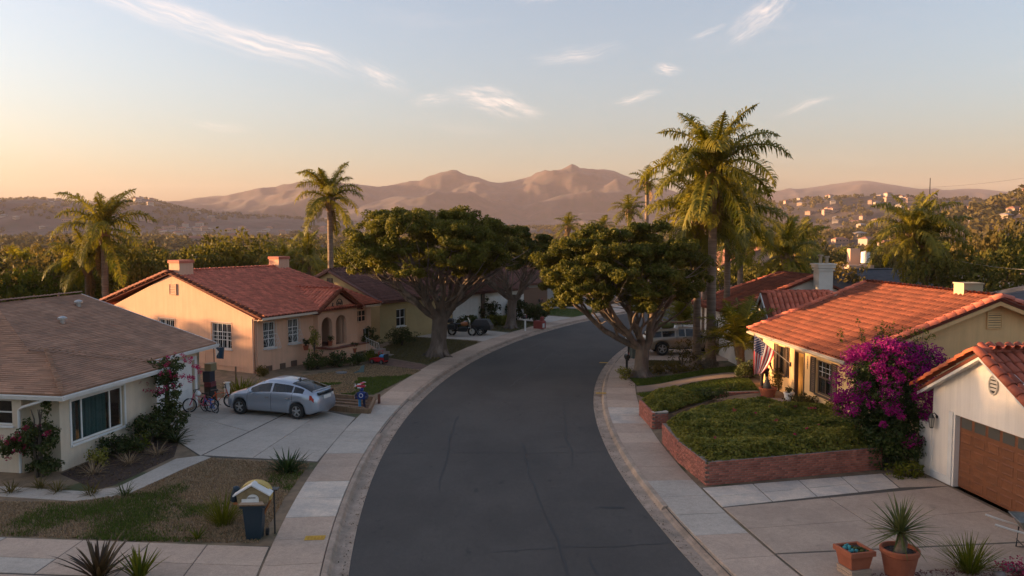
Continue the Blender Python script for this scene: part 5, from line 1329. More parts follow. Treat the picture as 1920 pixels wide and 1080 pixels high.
def spread_tree(label, x, y, z, fork, crown_c, crown_r, trunk_r, nl, seed, per=70, nclump=420, lsize=.2, under=.35, leaf=None, limb_r=.42):
    random.seed(seed)
    t = empty('spreading_tree', (x, y, z), 0, label, 'tree')
    mb = MB()
    H = fork
    pts = [(0.02 * i, .015 * i, H * i / 9) for i in range(10)]
    rad = [trunk_r * (1.55 if i == 0 else 1.28 if i == 1 else 1.1 if i == 2 else 1.0 if i < 7 else 1.08 if i == 8 else 1.0) for i in range(10)]
    rib_trunk(mb, pts, rad, 26, .11)
    for k in range(9):                    # root flares
        a = 2 * math.pi * k / 9 + random.uniform(-.2, .2)
        L = trunk_r * random.uniform(1.9, 2.7)
        mb.tube([Vector((math.cos(a) * trunk_r * .7, math.sin(a) * trunk_r * .7, trunk_r * 1.1)), Vector((math.cos(a) * L * .62, math.sin(a) * L * .62, trunk_r * .32)), Vector((math.cos(a + .15) * L, math.sin(a + .15) * L, -.06))], [trunk_r * .34, trunk_r * .3, trunk_r * .12], 7)
    top = Vector((0.18, .13, H * .97))
    C = Vector(crown_c) - Vector((x, y, z)); Rx, Ry, Rz = crown_r
    ends = []
    for k in range(nl):
        a = 2 * math.pi * (k + random.uniform(-.25, .25)) / nl
        q = random.uniform(.5, .8) if k % 3 else random.uniform(.15, .4)
        e = C + Vector((math.cos(a) * Rx * q, math.sin(a) * Ry * q, Rz * random.uniform(-.35, .25)))
        m_ = top + (e - top) * .45 + Vector((math.cos(a), math.sin(a), 0)) * (e - top).length * .12 - Vector((0, 0, .18 * Rz))
        p = wob(bez(top + Vector((math.cos(a), math.sin(a), 0)) * trunk_r * .5 - Vector((0, 0, .35)), m_, e, 7), .10)
        r0 = trunk_r * limb_r * random.uniform(.85, 1.2)
        mb.tube(p, [r0 * (1 - .62 * i / 7) for i in range(8)], 9)
        for b in range(5):
            i = random.randint(2, 6); s = p[i]
            a2 = a + random.uniform(-1.1, 1.1); q2 = random.uniform(.55, .98)
            e2 = C + Vector((math.cos(a2) * Rx * q2, math.sin(a2) * Ry * q2, Rz * random.uniform(-.3, .55)))
            if (e2 - s).length > Rx * .9: e2 = s + (e2 - s) * .7
            pp = wob(bez(s, s + (e2 - s) * .5 + Vector((0, 0, -.12 * Rz)), e2, 5), .09)
            r1 = r0 * (1 - .62 * i / 7) * .62
            mb.tube(pp, [r1 * (1 - .72 * j / 5) for j in range(6)], 6)
            for c in range(4):
                j = random.randint(2, 5); s3 = pp[j]
                e3 = s3 + Vector((random.uniform(-1, 1), random.uniform(-1, 1), random.uniform(-.1, 1))) * Rz * .5
                mb.tube(wob(bez(s3, (s3 + e3) / 2 + Vector((0, 0, -.1)), e3, 3), .05), [r1 * .3, r1 * .22, r1 * .16, r1 * .08], 4); ends.append(e3)
    mb.build('trunk', bark, t, smooth=True)
    # crown: clumps through an umbrella shaped shell, thin below, uneven outline
    cs = []; rs = []
    g = np.random.default_rng(seed)
    nl2 = int(nclump / 9)
    for i in range(nl2):
        # tufts over the dome, spaced round it, each a cushion of clumps
        w = (i + .5) / nl2; zz = -under + (1 + under) * w ** .8; a = i * 2.39996 + g.uniform(-.3, .3)
        sr = math.sqrt(max(0.0, 1 - min(zz, .995) ** 2)) ** .8
        q = g.uniform(.70, 1.04) if i % 5 else g.uniform(.35, .7)
        c0 = np.array([C.x + math.cos(a) * sr * Rx * q, C.y + math.sin(a) * sr * Ry * q, C.z + (zz * Rz * q if zz > 0 else zz * Rz * .8)])
        rl = g.uniform(.55, 1.0) * (Rx / 5) ** .6
        for _ in range(9):
            d = g.normal(size=3); d /= np.linalg.norm(d); d[2] = abs(d[2]) * .8 - .15
            cs.append(c0 + d * rl * g.uniform(.45, 1.0) * np.array([1, 1, .7])); rs.append(g.uniform(.24, .42) * (Rx / 5) ** .5)
    V, F, r = clumps(cs, rs, per, lsize, .75, .5)
    o = finish(npmesh('crown', V, F, r), 'crown', leaf or lf_fig, t)
    return t
spread_tree('huge spreading fig tree with thick bare limbs beside the left pavement', -4.5, 48.1, .12, 2.7, (-4.9, 48.4, 5.95), (5.3, 5.2, 2.9), .44, 11, 3, 112, 1180, .155, .34, limb_r=.44)
spread_tree('smaller dark fig tree behind the huge one on the left', -.1, 62.6, .12, 2.6, (-.6, 62.8, 5.5), (4.3, 4.2, 2.5), .34, 8, 5, 90, 600, .17, .34)
spread_tree('dense round fig tree with twisted trunk on the right pavement', 6.6, 41.0, .12, 1.9, (5.45, 41.2, 5.15), (4.1, 4.0, 2.8), .34, 8, 9, 118, 1250, .145, .62, limb_r=.5)

# ------------------------------------------------------------------ palms
def frond_mesh(name, L, e0, droop, n=34, leaf=.62, seed=0, sag=1.0, wid=.0085):
    """arching midrib in the xz plane with leaflets that hang from it"""
    g = np.random.default_rng(seed)
    V = []; F = []; MI = []; RR = []
    P = []; Tn = []
    m = 26; x = z = 0.0
    for i in range(m + 1):
        t = i / m; e = e0 - droop * t ** 1.35
        P.append((x, 0.0, z)); Tn.append((math.cos(e), 0, math.sin(e)))
        x += math.cos(e) * L / m; z += math.sin(e) * L / m
    P = np.array(P); Tn = np.array(Tn)
    # midrib: three sided
    for i in range(m + 1):
        w = .045 * (1 - i / m) ** .8 + .006; nrm = np.array([-Tn[i][2], 0, Tn[i][0]])
        for q in ((0, w), (nrm, .5 * w), (0, -w)):
            if isinstance(q[0], int): V.append(P[i] + np.array([0, q[1], 0]))
            else: V.append(P[i] + q[0] * q[1] * 1.2)
    for i in range(m):
        for k in range(2):
            a = i * 3 + k; F.append((a, a + 1, a + 4, a + 3)); MI.append(0); RR.append(.9)
    for i in range(n):
        t = .14 + .86 * (i + .5) / n
        k = t * m; j = min(int(k), m - 1); f = k - j
        p = P[j] * (1 - f) + P[j + 1] * f; tn = Tn[j]
        ln = leaf * (math.sin(math.pi * min(1, .12 + t * .9)) ** .6) * g.uniform(.82, 1.12) * (1.0 if t < .9 else .75)
        nrm = np.array([-tn[2], 0, tn[0]])
        for s in (-1, 1):
            up = g.uniform(-.35, .85)                       # plumose: leaflets leave at many angles
            d0 = np.array([0, s, 0]) * .85 + tn * g.uniform(.35, .6) + nrm * up; d0 /= np.linalg.norm(d0)
            w = wid * g.uniform(.8, 1.2)
            q0 = p; q1 = p + d0 * ln * .5
            d1 = d0 + np.array([0, 0, -1]) * sag * g.uniform(.7, 1.1); d1 /= np.linalg.norm(d1)
            q2 = q1 + d1 * ln * .34
            d2 = d1 + np.array([0, 0, -1]) * sag * 1.1; d2 /= np.linalg.norm(d2)
            q3 = q2 + d2 * ln * .3
            side = np.cross(d0, nrm + np.array([.001, .001, 0])); side /= np.linalg.norm(side) + 1e-9
            b = len(V)
            for q, ww in ((q0, .6), (q1, 1), (q2, .8), (q3, .12)): V += [q - side * w * ww, q + side * w * ww]
            rr = float(np.clip(.45 + .25 * up + g.normal(0, .15), 0, 1))
            for c in range(3): F.append((b + 2 * c, b + 2 * c + 1, b + 2 * c + 3, b + 2 * c + 2)); MI.append(0); RR.append(rr)
    return npmesh(name, np.array(V), np.array(F), np.array(RR), MI)
FR = {}
def fronds(L, kind):
    key = kind
    if key not in FR:
        if kind == 'queen':
            FR[key] = [frond_mesh('frond', 1.0, R(e), R(d), 62, .19, 40 + i, 1.1, .0075) for i, (e, d) in enumerate(((84, 62), (72, 92), (56, 112), (36, 112), (12, 98), (-14, 76), (-40, 50)))]
        elif kind == 'bushy':
            FR[key] = [frond_mesh('frond', 1.0, R(e), R(d), 46, .21, 60 + i, .6, .0095) for i, (e, d) in enumerate(((76, 75), (58, 90), (38, 95), (15, 90), (-15, 60)))]
        else:
            FR[key] = [frond_mesh('frond', 1.0, R(e), R(d), 40, .24, 80 + i, .3, .010) for i, (e, d) in enumerate(((80, 30), (60, 40), (42, 50), (25, 50), (5, 45)))]
        for k, me in enumerate(FR[key]): me.materials.append(lf_palm)
        d = FR[key][-1].copy(); d.materials.clear(); d.materials.append(lf_dead); FR[key].append(d)
    return FR[key]
def palm(label, x, y, z, h, r, L, n=18, kind='queen', lean=(0, 0), seed=1, dead=1, group=None, base=1.25, name='palm_tree', maxe=None, w=None, boot=True):
    random.seed(seed)
    t = empty(name, (x, y, z), 0, label, 'palm', group)
    mb = MB()
    m = 26; pts = []; rad = []
    for i in range(m + 1):
        f = i / m; pts.append((lean[0] * f * f, lean[1] * f * f, h * f - .1))
        rr = r * (base - (base - 1) * min(1, f * 5)) * (1 - .22 * f) * (1 + (.035 if i % 2 else -.035))
        if f > .93: rr *= 1.12 + .45 * (f - .93) / .07
        rad.append(rr)
    mb.tube(pts, rad, 12)
    mb.build('trunk', pbark, t, smooth=True)
    top = Vector((lean[0], lean[1], h - .12))
    if boot:
        cb = MB(); cb.lathe([(r * 1.0, -.75), (r * 1.35, -.4), (r * 1.3, -.1), (r * .8, .25), (r * .3, .6)], 10, (0, 0, 0))
        for k in range(9):
            a = k * .7; cb.tube([(math.cos(a) * r * 1.1, math.sin(a) * r * 1.1, -.5), (math.cos(a) * r * 1.5, math.sin(a) * r * 1.5, -.05), (math.cos(a) * r * 1.9, math.sin(a) * r * 1.9, .3)], [.07 * r / .25, .06 * r / .25, .03], 5)
        cb.build('crown_base', mat('palm_boot', (.30, .20, .11), .9, (.20, .13, .075), scale=4, bump=.5, rnd=.2), t, tuple(top), smooth=False)
    fm = fronds(L, kind); nk = len(fm) - 1
    ga = 2.39996
    for i in range(n):
        f = (i + .5) / n
        k = min(nk - 1, int(f ** 1.2 * nk))
        o = bpy.data.objects.new('frond', fm[k]); COL.objects.link(o); o.parent = t
        o.location = top + Vector((0, 0, .12 * (1 - f)))
        o.rotation_euler = (random.uniform(-.25, .25), random.uniform(-.12, .12), i * ga + random.uniform(-.2, .2))
        s = L * random.uniform(.86, 1.1) * (.82 if f < .15 else 1); o.scale = (s, s * 1.05, s)
    for i in range(dead):
        o = bpy.data.objects.new('frond', fm[-1]); COL.objects.link(o); o.parent = t
        o['label'] = 'brown dead frond hanging down'
        o.location = top - Vector((0, 0, .2)); o.rotation_euler = (0, .55, random.uniform(0, 6.28)); o.scale = (L * .75,) * 3
    return t
palm('tallest thick-trunked queen palm right of the street with a wide drooping crown', 10.85, 43.6, .2, 10.6, .27, 4.5, 34, seed=2, dead=2)
palm('queen palm left of the tallest, its grey trunk rising by the truck', 10.45, 45.2, .15, 7.9, .23, 3.8, 26, seed=3)
palm('slim palm with sunlit trunk between the two thickest trunks', 12.4, 51.5, .15, 9.6, .21, 3.6, 24, seed=4)
palm('queen palm right of the tallest, standing before the white house', 13.3, 49.6, .15, 8.4, .22, 3.9, 26, seed=6)
palm('thin grey palm trunk behind the white house roof, crown drooping right', 17.2, 60.5, .1, 8.6, .24, 4.2, 26, seed=7)
palm('lone tall palm rising over the peach house ridge', -13.2, 58.5, .1, 9.9, .24, 3.5, 22, seed=8, dead=1)
palm('full queen palm left of the peach house, highest on that side', -28.4, 56.0, -.6, 8.2, .26, 4.2, 20, seed=10, dead=2)
palm('lower drooping palm against the left flank of the full one', -30.4, 57.5, -.6, 6.0, .24, 3.6, 18, seed=12, dead=2)
palm('shaggy palm at the left edge among the bushes', -43.5, 71, -1.2, 5.9, .25, 2.8, 16, kind='bushy', seed=13)
palm('left trunk of the pair of palms behind the orange roof', 31.0, 62.3, -.2, 7.6, .27, 4.6, 22, seed=14, dead=1)
palm('right trunk of the pair of palms behind the orange roof', 32.2, 62.6, -.2, 6.9, .29, 4.4, 22, seed=15, dead=2)
palm('thin tall palm far beyond the right fig tree', 15.2, 91, .0, 13.2, .26, 2.6, 16, kind='bushy', seed=16)
palm('fan-crowned palm just left of the thin tall palm', 11.9, 82, .0, 9.8, .24, 2.6, 16, kind='bushy', seed=17)
palm('distant palm peeping over the smaller fig tree', 6.6, 95, .0, 8.4, .24, 2.2, 14, kind='bushy', seed=18)
palm('distant palm rising just behind the round fig crown', 10.4, 92, .0, 8.2, .24, 2.0, 14, kind='bushy', seed=19)
palm('bushy yellow-green palm left of the lone tall palm', -16.8, 66, -.3, 5.6, .25, 3.4, 18, seed=20)
palm('second bushy palm behind the peach house chimney', -19.0, 68, -.4, 5.2, .25, 3.3, 18, seed=21)
palm('low bushy palm overhanging the white house roof', 20.2, 59, .0, 5.8, .27, 3.7, 20, seed=22, dead=2)
palm('palm with hanging brown fronds right of the low bushy palm', 22.6, 64, .0, 6.2, .25, 3.5, 18, seed=23, dead=3)
palm('palm at the bend behind the dense roofs, thin and pale', 25.8, 76, .0, 7.2, .22, 2.9, 15, seed=24)
# small garden palms
palm('low feathery date palm by the flag and yellow house corner', 11.3, 39.6, .55, 1.5, .16, 2.5, 20, 'date', seed=30, dead=0, base=1.1)
palm('second low date palm beside the first, with leaning stem', 12.0, 41.4, .5, 1.9, .13, 2.2, 18, 'date', (-.3, -.2), seed=31, dead=0, base=1.1)
palm('squat palm bush behind the parked truck', 11.9, 55.5, .1, 1.3, .2, 2.6, 20, 'date', seed=32, dead=0, base=1.1)
palm('squat palm at the foot of the two palms', 33.6, 60.5, -.3, 1.3, .2, 2.4, 16, 'date', seed=33, dead=0, base=1.1)

# ------------------------------------------------------------------ background trees: kinds, then copies
def tree_kind(seed, leaf, shape, nc, per, ls):
    g = np.random.default_rng(seed); cs = []; rs = []
    lob = [(g.normal(0, .42), g.normal(0, .42), g.uniform(.35, .95)) for _ in range(7)]
    for _ in range(nc):
        lx, ly, lz = lob[g.integers(0, 7)]
        d = g.normal(size=3); d /= np.linalg.norm(d); q = g.uniform(.2, 1) ** .5
        if shape == 'round': p = np.array([lx + d[0] * .42 * q, ly + d[1] * .42 * q, .28 + lz * .5 + d[2] * .24 * q])
        elif shape == 'tall': p = np.array([lx * .5 + d[0] * .28 * q, ly * .5 + d[1] * .28 * q, .25 + lz * .68 + d[2] * .2 * q])
        else: p = np.array([lx * 1.15 + d[0] * .45 * q, ly * 1.15 + d[1] * .45 * q, .45 + lz * .3 + d[2] * .17 * q])
        cs.append(p); rs.append(g.uniform(.07, .15))
    V, F, r = clumps(cs, rs, per, ls, .85, .5)
    cm = npmesh('crown', V, F, r); cm.materials.append(leaf)
    mb = MB(); mb.tube([(0, 0, -.12), (.01, 0, .15), (.0, .02, .4)], [.05, .038, .03], 7)
    for lx, ly, lz in lob:
        e = Vector((lx * .8, ly * .8, .3 + lz * .45)); mb.tube(bez(Vector((0, .01, .28)), Vector((lx * .3, ly * .3, .45)), e, 4), [.024, .02, .015, .01, .005], 5)
    tm = mb.mesh('trunk'); tm.materials.append(bark_d)
    return cm, tm
KINDS_T = [tree_kind(101, lf_far, 'round', 120, 26, .062), tree_kind(102, lf_olv, 'round', 120, 26, .055), tree_kind(103, lf_far, 'tall', 110, 26, .055), tree_kind(104, lf_brt, 'round', 130, 26, .065), tree_kind(105, lf_olv, 'wide', 110, 24, .06), tree_kind(106, lf_fig, 'wide', 130, 26, .065)]
KL = ['dark green bushy tree', 'dusty olive tree', 'slender dark tree', 'bright yellow-green tree', 'flat-topped olive tree', 'deep green spreading tree']
def bgtree(k, x, y, z, h, w, label, group=None, rz=None):
    t = empty('broadleaf_tree', (x, y, z), random.uniform(0, 6.28) if rz is None else rz, label, 'tree', group)
    t.scale = (w, w, h)
    for me, nm in zip(KINDS_T[k], ('crown', 'trunk')):
        o = bpy.data.objects.new(nm, me); COL.objects.link(o); o.parent = t
    return t
random.seed(21)
# named trees close behind the houses
for (k, x, y, h, w, lab) in [
    (3, -36.5, 58, 6.2, 4.6, 'sunlit yellow-green bush tree at the left edge behind the brown roof'),
    (3, -33.0, 62, 5.2, 4.2, 'second yellow-green bush tree between the edge palm and the full palm'),
    (0, -25.5, 60, 5.6, 4.2, 'dark tree filling the gap between the full palm and the peach chimney'),
    (1, -23.0, 66, 5.2, 4.2, 'olive tree right behind the peach house first chimney'),
    (0, -9.8, 66, 6.4, 4.0, 'dark tree between the lone palm and the huge fig'),
    (0, 35.5, 58.5, 6.4, 5.0, 'dense green tree right of the palm pair by the cable'),
    (3, 39.5, 60, 7.0, 5.0, 'tall yellow-green tree above the dark roof at the right'),
    (0, 43.5, 66, 7.6, 5.4, 'dark tree at the right edge over the grey roof'),
    (4, 46, 75, 9.5, 6.0, 'gum tree with pale limbs at the far right edge'),
    (1, 27.0, 70, 5.4, 4.6, 'olive tree left of the white tank'),
    (3, 22.6, 74, 5.6, 4.4, 'yellow-green tree beyond the white house chimney'),
    (0, 19.0, 72, 5.4, 4.0, 'dark tree behind the orange roof of the white house'),
    (4, 24.5, 98, 7.2, 6.5, 'brownish thin tree with bare limbs among the right houses'),
    (5, 28.5, 112, 8.2, 7.5, 'broad dark tree on the slope left of the palm pair')]:
    bgtree(k, x, y, T(x, y) + .1 if abs(x) > 25 else 0, h, w, lab)
houses_xy = [(30.5, 71, 8), (36.5, 66.5, 5), (32.3, 49.5, 9), (28, 37.5, 8), (25, 86, 7), (-27.5, 105, 8), (-47, 78, 8), (34.5, 80, 4), (-37.5, 96, 3), (22, 106, 9)]
def wood():
    n = 0; tries = 0; pts = []
    while n < 235 and tries < 40000:
        tries += 1
        y = 62 + (random.random() ** 1.5) * 330; u = random.uniform(-.72, .72); x = u * y
        rc = math.hypot(x - CX, y - CY)
        if 52 < rc < 104 and y < 106: continue
        if y < 75 and -24 < x < 24: continue
        if any(math.hypot(x - a, y - b) < c for a, b, c in houses_xy): continue
        md = 3.4 + y * .016
        if any((x - a) ** 2 + (y - b) ** 2 < md * md for a, b in pts): continue
        pts.append((x, y))
        z = T(x, y)
        lim = 7.5 - y * (.006 if u < 0 else -.004) - z + random.uniform(-1.2, .8)
        h = min(random.uniform(5.0, 9.5), max(3.5, lim)); w = h * random.uniform(.62, .9)
        k = random.choice([0, 0, 1, 1, 2, 3, 3, 4, 5])
        side = 'left valley' if u < -.12 else 'middle distance' if u < .12 else 'right valley'
        band = 'nearer' if y < 130 else 'farther' if y < 240 else 'farthest'
        bgtree(k, x, y, z, h, w, f'{KL[k]} in the {band} rows of the {side} beyond the houses', f'{KL[k]}s, {band} rows, {side}')
        n += 1
    return pts
wood()
# the wood that covers the valley floor beyond: read as one mass
FAR_XY = []
def far_wood():
    g = np.random.default_rng(77)
    n = 13500
    y = 330 + 2400 * g.uniform(0, 1, n) ** 1.35; u = g.uniform(-.69, .69, n); x = u * y
    dens = fbm(x, y, 260, 3, 51)
    near = np.zeros(n, bool)
    for (hx, hy) in FAR_XY:
        dd = math.hypot(hx, hy); ux, uy = hx / dd, hy / dd; px_, py_ = hx - x, hy - y; along = px_ * ux + py_ * uy; side = np.abs(px_ * uy - py_ * ux)
        near |= (along > -8) & (along < 45) & (side < 9)
    keep = ~near & ((dens > .40 - .16 * sstep(.22, .34, u) + .06 * sstep(900, 2400, y)) | (y < 620))
    x, y = x[keep], y[keep]; n = len(x)
    z = terrain(x, y)
    # template clumps
    tv = []; per = 30
    for s in range(6):
        d = unit(g.normal(size=(per, 3))); q = g.uniform(.5, 1, (per, 1)) ** .5
        C = d * q * np.array([.5, .5, .42]) + np.array([0, 0, .5])
        V, F = leafquads(C, np.full(per, .42), d, .5, asp=.8); tv.append(V)
    Fb = np.arange(4 * per).reshape(per, 4)
    VV = np.empty((n, 4 * per, 3), np.float32)
    h = g.uniform(5, 10.5, n); w = h * g.uniform(.8, 1.35, n)
    for i in range(n):
        V = tv[i % 6]; a = g.uniform(0, 6.28); c, s_ = math.cos(a), math.sin(a)
        VV[i, :, 0] = (V[:, 0] * c - V[:, 1] * s_) * w[i] + x[i]; VV[i, :, 1] = (V[:, 0] * s_ + V[:, 1] * c) * w[i] + y[i]; VV[i, :, 2] = V[:, 2] * h[i] + z[i] - .6
    FF = (Fb[None] + (np.arange(n) * 4 * per)[:, None, None]).reshape(-1, 4)
    rr = np.clip(np.repeat(g.uniform(.1, .8, n), per) + g.normal(0, .12, n * per), 0, 1)
    o = finish(npmesh('far_woods', VV.reshape(-1, 3), FF, rr), 'far_woods', lf_olv)
    tag(o, 'dusty woods covering the valley floor and lower slopes', None, None, 'stuff')
# far houses on the slopes
def far_houses():
    g = random.Random(5)
    wm = [mat('far_wall_white', (.40, .33, .275), .9), mat('far_wall_pink', (.36, .24, .18), .9), mat('far_wall_tan', (.32, .24, .18), .9)]
    rm = [mat('far_roof_red', (.28, .12, .08), .9), mat('far_roof_grey', (.20, .18, .17), .9), mat('far_roof_pale', (.36, .30, .26), .9)]
    kinds = []
    for i in range(6):
        w, d, hh = g.uniform(9, 15), g.uniform(7, 10), g.choice([3.0, 3.2, 5.4])
        a = MB(); a.box(-w / 2, w / 2, -d / 2, d / 2, -5, hh)
        for q in np.linspace(-w / 2 + 1.6, w / 2 - 1.6, 4): a.box(q - .6, q + .6, -d / 2 - .03, -d / 2 + .02, 1, 2.2, 1)
        am = a.mesh('wall'); am.materials.append(wm[i % 3]); am.materials.append(dark_in)
        b = MB(); e = .5; rh = g.uniform(1.4, 2.1)
        b.add([(-w / 2 - e, -d / 2 - e, hh - .1), (w / 2 + e, -d / 2 - e, hh - .1), (w / 2 + e, d / 2 + e, hh - .1), (-w / 2 - e, d / 2 + e, hh - .1), (-w / 2 + d * .35, 0, hh + rh), (w / 2 - d * .35, 0, hh + rh)],
              [(0, 1, 5, 4), (1, 2, 5), (2, 3, 4, 5), (3, 0, 4), (3, 2, 1, 0)])
        bm = b.mesh('roof'); bm.materials.append(rm[(i * 2 + 1) % 3 if i % 2 else 0])
        kinds.append((am, bm))
    zones = [(-.64, -.36, 1500, 2450, 80, 'pale house on the hazy left hillside', 'houses on the hazy left hillside'), (-.46, -.12, 800, 1900, 80, 'pale house scattered in the valley below the main range', 'houses in the valley below the range'),
             (.34, .52, 1150, 2000, 80, 'pale house on the slope beyond the palm pair', 'houses on the slope beyond the palms'), (.50, .66, 520, 930, 15, 'sunlit house along the right hill road', 'houses along the right hill'),
             (.02, .14, 2500, 3300, 14, 'tiny pale house at the foot of the main range', 'houses at the foot of the range'), (.3, .5, 420, 900, 16, 'pink house among the trees of the right valley', 'houses in the right valley')]
    for (u0, u1, r0, r1, n, lab, grp) in zones:
        for i in range(n):
            y = g.uniform(r0, r1); x = g.uniform(u0, u1) * y
            am, bm = kinds[g.randrange(6)]; FAR_XY.append((x, y))
            t = empty('far_house', (x, y, T(x, y) + 1.0), g.uniform(-.5, .9), lab, 'house', grp)
            s = g.uniform(.9, 1.35) * (.78 if r1 < 950 else 1); t.scale = (s, s, s)
            for me, nm in ((am, 'wall'), (bm, 'roof')):
                o = bpy.data.objects.new(nm, me); COL.objects.link(o); o.parent = t
far_houses()
far_wood()
lf_shrub = leafmat('shrub_leaf', (.028, .040, .012), (.085, .10, .026), .22, .55, spec=.2)
# ------------------------------------------------------------------ lawns, beds, shrubs
def inpoly(x, y, poly):
    c = np.zeros(len(x), bool); n = len(poly); j = n - 1
    for i in range(n):
        xi, yi = poly[i]; xj, yj = poly[j]
        c ^= ((yi > y) != (yj > y)) & (x < (xj - xi) * (y - yi) / (yj - yi + 1e-12) + xi); j = i
    return c
def sample(poly, n):
    p = np.array(poly); lo, hi = p.min(0), p.max(0); out = []
    while sum(len(o) for o in out) < n:
        q = rng.uniform(lo, hi, (n * 2, 2)); out.append(q[inpoly(q[:, 0], q[:, 1], poly)])
    return np.concatenate(out)[:n]
def blades(pts, z, h, w, m, name, lab, lean=.5):
    n = len(pts); a = rng.uniform(0, 2 * np.pi, n); hh = h * rng.uniform(.5, 1.25, n)
    d = np.stack([np.cos(a), np.sin(a)], 1); s = np.stack([-d[:, 1], d[:, 0]], 1) * (w * rng.uniform(.7, 1.3, n))[:, None]
    l = (rng.uniform(.1, 1, n) * lean * hh)[:, None] * d
    zz = np.broadcast_to(z, (n,))
    V = np.stack([np.c_[pts - s, zz - .01], np.c_[pts + s, zz - .01], np.c_[pts + l * .45 + s * .7, zz + hh * .6], np.c_[pts + l * .45 - s * .7, zz + hh * .6], np.c_[pts + l, zz + hh]], 1).reshape(-1, 3)
    b = np.arange(n)[:, None] * 5
    F = np.concatenate([b + np.array([[0, 1, 2]]), b + np.array([[0, 2, 3]]), b + np.array([[3, 2, 4]])], 1).reshape(-1, 3)
    r = np.repeat(np.clip(rng.normal(.5, .25, n), 0, 1), 3)
    return tag(finish(npmesh(name, V, F, r), name, m), lab, None, None, 'stuff')
g_green = leafmat('grass_green', (.055, .085, .016), (.13, .16, .035), .2, .8, spec=.1)
g_dry = leafmat('grass_dry', (.24, .16, .095), (.50, .35, .21), .15, .9, spec=.05)
g_mid = leafmat('grass_worn', (.09, .082, .032), (.20, .16, .075), .2, .9, spec=.05)
lawn_a = [(-14.6, 21.7), (-12.1, 21.7), (-10.85, 22.35), (-10.3, 24.65), (-9.9, 26.0), (-6.5, 25.35), (-6.35, 22), (-6.05, 18.75), (-9, 18.85), (-14.6, 19.45)]
p = sample(lawn_a, 60000)
v = fbm(p[:, 0], p[:, 1], 2.6, 4, 71) + .16 * np.exp(-((p[:, 0] + 13.2) ** 2 + (p[:, 1] - 20.6) ** 2) / 4.5) + .17 * np.exp(-((p[:, 0] + 10.2) ** 2 * 1.5 + (p[:, 1] - 23.4) ** 2 * .5) / 1.6) + .1 * np.exp(-((p[:, 1] - 18.95) / .16) ** 2) + .06 * np.exp(-((p[:, 0] + 7.3) ** 2 + (p[:, 1] - 21) ** 2) / .6)
pg = sstep(.55, .80, v); uu = rng.uniform(0, 1, len(v)); gr = uu < pg * .9; dr_ = (~gr) & (rng.uniform(0, 1, len(v)) < 1.05 - pg)
blades(p[gr], .12, .075, .012, g_green, 'grass', 'green grass patches in the dry front lawn', .7)
blades(p[dr_][:40000], .12, .045, .012, g_dry, 'dry_grass', 'dry brown thatch of the front lawn', 1.5)
blades(p[~gr & ~dr_], .12, .06, .012, g_mid, 'worn_grass', 'thin worn grass between lawn patches', 1.0)
lawn_b = [(-12.6, 39.6), (-9.4, 36.9), (-7.4, 36.2), (-6.35, 36.4), (-4.9, 43.0), (-8.2, 45.2), (-9.6, 42.5)]
def lawn_sheet(name, poly, z, m): return flat(name, poly, z, m, d=.03)
lawn_m = mat('lawn_ground', (.075, .072, .03), .98, (.12, .09, .05), scale=.8, amt=.9, bump=.5, bscale=30, col3=(.035, .05, .014), scale3=.5, lo3=.45, hi3=.6, world=True, detail=9)
lawn_d = mat('dark_lawn', (.055, .06, .02), .98, (.09, .075, .035), scale=.7, amt=.9, bump=.5, bscale=30, world=True, detail=9)  # dark grass ground for the lawns round the fig trees
lawn_g = mat('green_lawn', (.05, .085, .015), .98, (.075, .10, .025), scale=1.2, amt=.9, bump=.5, bscale=30, world=True, detail=9)
lawn_sheet('lawn', lawn_b, .135, lawn_m)
q = sample(lawn_b, 22000); vv = fbm(q[:, 0], q[:, 1], 3.5, 4, 72)
blades(q[vv > .5], .13, .07, .016, g_green, 'grass', 'green grass of the lawn below the peach house', .7)
blades(q[vv <= .5], .13, .05, .016, g_dry, 'dry_grass', 'bare dry part of the lawn below the peach house', 1.2)
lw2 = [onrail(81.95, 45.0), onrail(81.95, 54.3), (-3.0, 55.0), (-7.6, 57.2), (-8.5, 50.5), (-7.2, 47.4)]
lawn_sheet('lawn', lw2, .137, lawn_d); q = sample(lw2, 12000); blades(q, .13, .07, .02, g_mid, 'worn_grass', 'worn dark lawn round the huge fig tree', .8)
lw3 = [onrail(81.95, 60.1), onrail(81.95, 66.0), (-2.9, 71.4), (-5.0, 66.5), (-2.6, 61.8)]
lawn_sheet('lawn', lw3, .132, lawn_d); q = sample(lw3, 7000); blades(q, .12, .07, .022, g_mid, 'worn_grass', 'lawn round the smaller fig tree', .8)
lw4 = [onrail(81.95, 71.0), onrail(81.95, 76.6), (-.2, 82.2), (-1.2, 75.8)]
lawn_sheet('lawn', lw4, .132, lawn_g); q = sample(lw4, 6000); blades(q, .12, .07, .025, g_green, 'grass', 'green lawn beyond the smaller fig tree', .8)
lw5 = [onrail(70.15, 38.6), (8.5, 39.35), (11.5, 39.1), (11.5, 40.6), (6.0, 40.5)]
strip('lawn', [onrail(70.1, 38.5), (8.5, 39.3), (11.6, 39.0)], [onrail(70.1, 40.6), (8.5, 40.9), (11.6, 40.6)], lawn_g, .02)
q = sample(lw5, 9000); blades(q, zright(q[:, 0], q[:, 1]) + .02, .07, .018, g_green, 'grass', 'green lawn strip beside the round fig tree', .7)
strip('lawn', [(6.3, 33.8), (8.6, 34.4), (10.7, 34.4)], [onrail(70.1, 36.9), (8.5, 37.7), (11.2, 37.4)], lawn_g, .02)
lw6 = [(6.3, 34.0), (8.6, 34.5), (10.7, 34.5), (11.1, 37.3), (8.5, 37.6), (5.7, 36.6)]
q = sample(lw6, 9000); blades(q, zright(q[:, 0], q[:, 1]) + .02, .08, .018, g_green, 'grass', 'green lawn behind the low brick edging', .7)
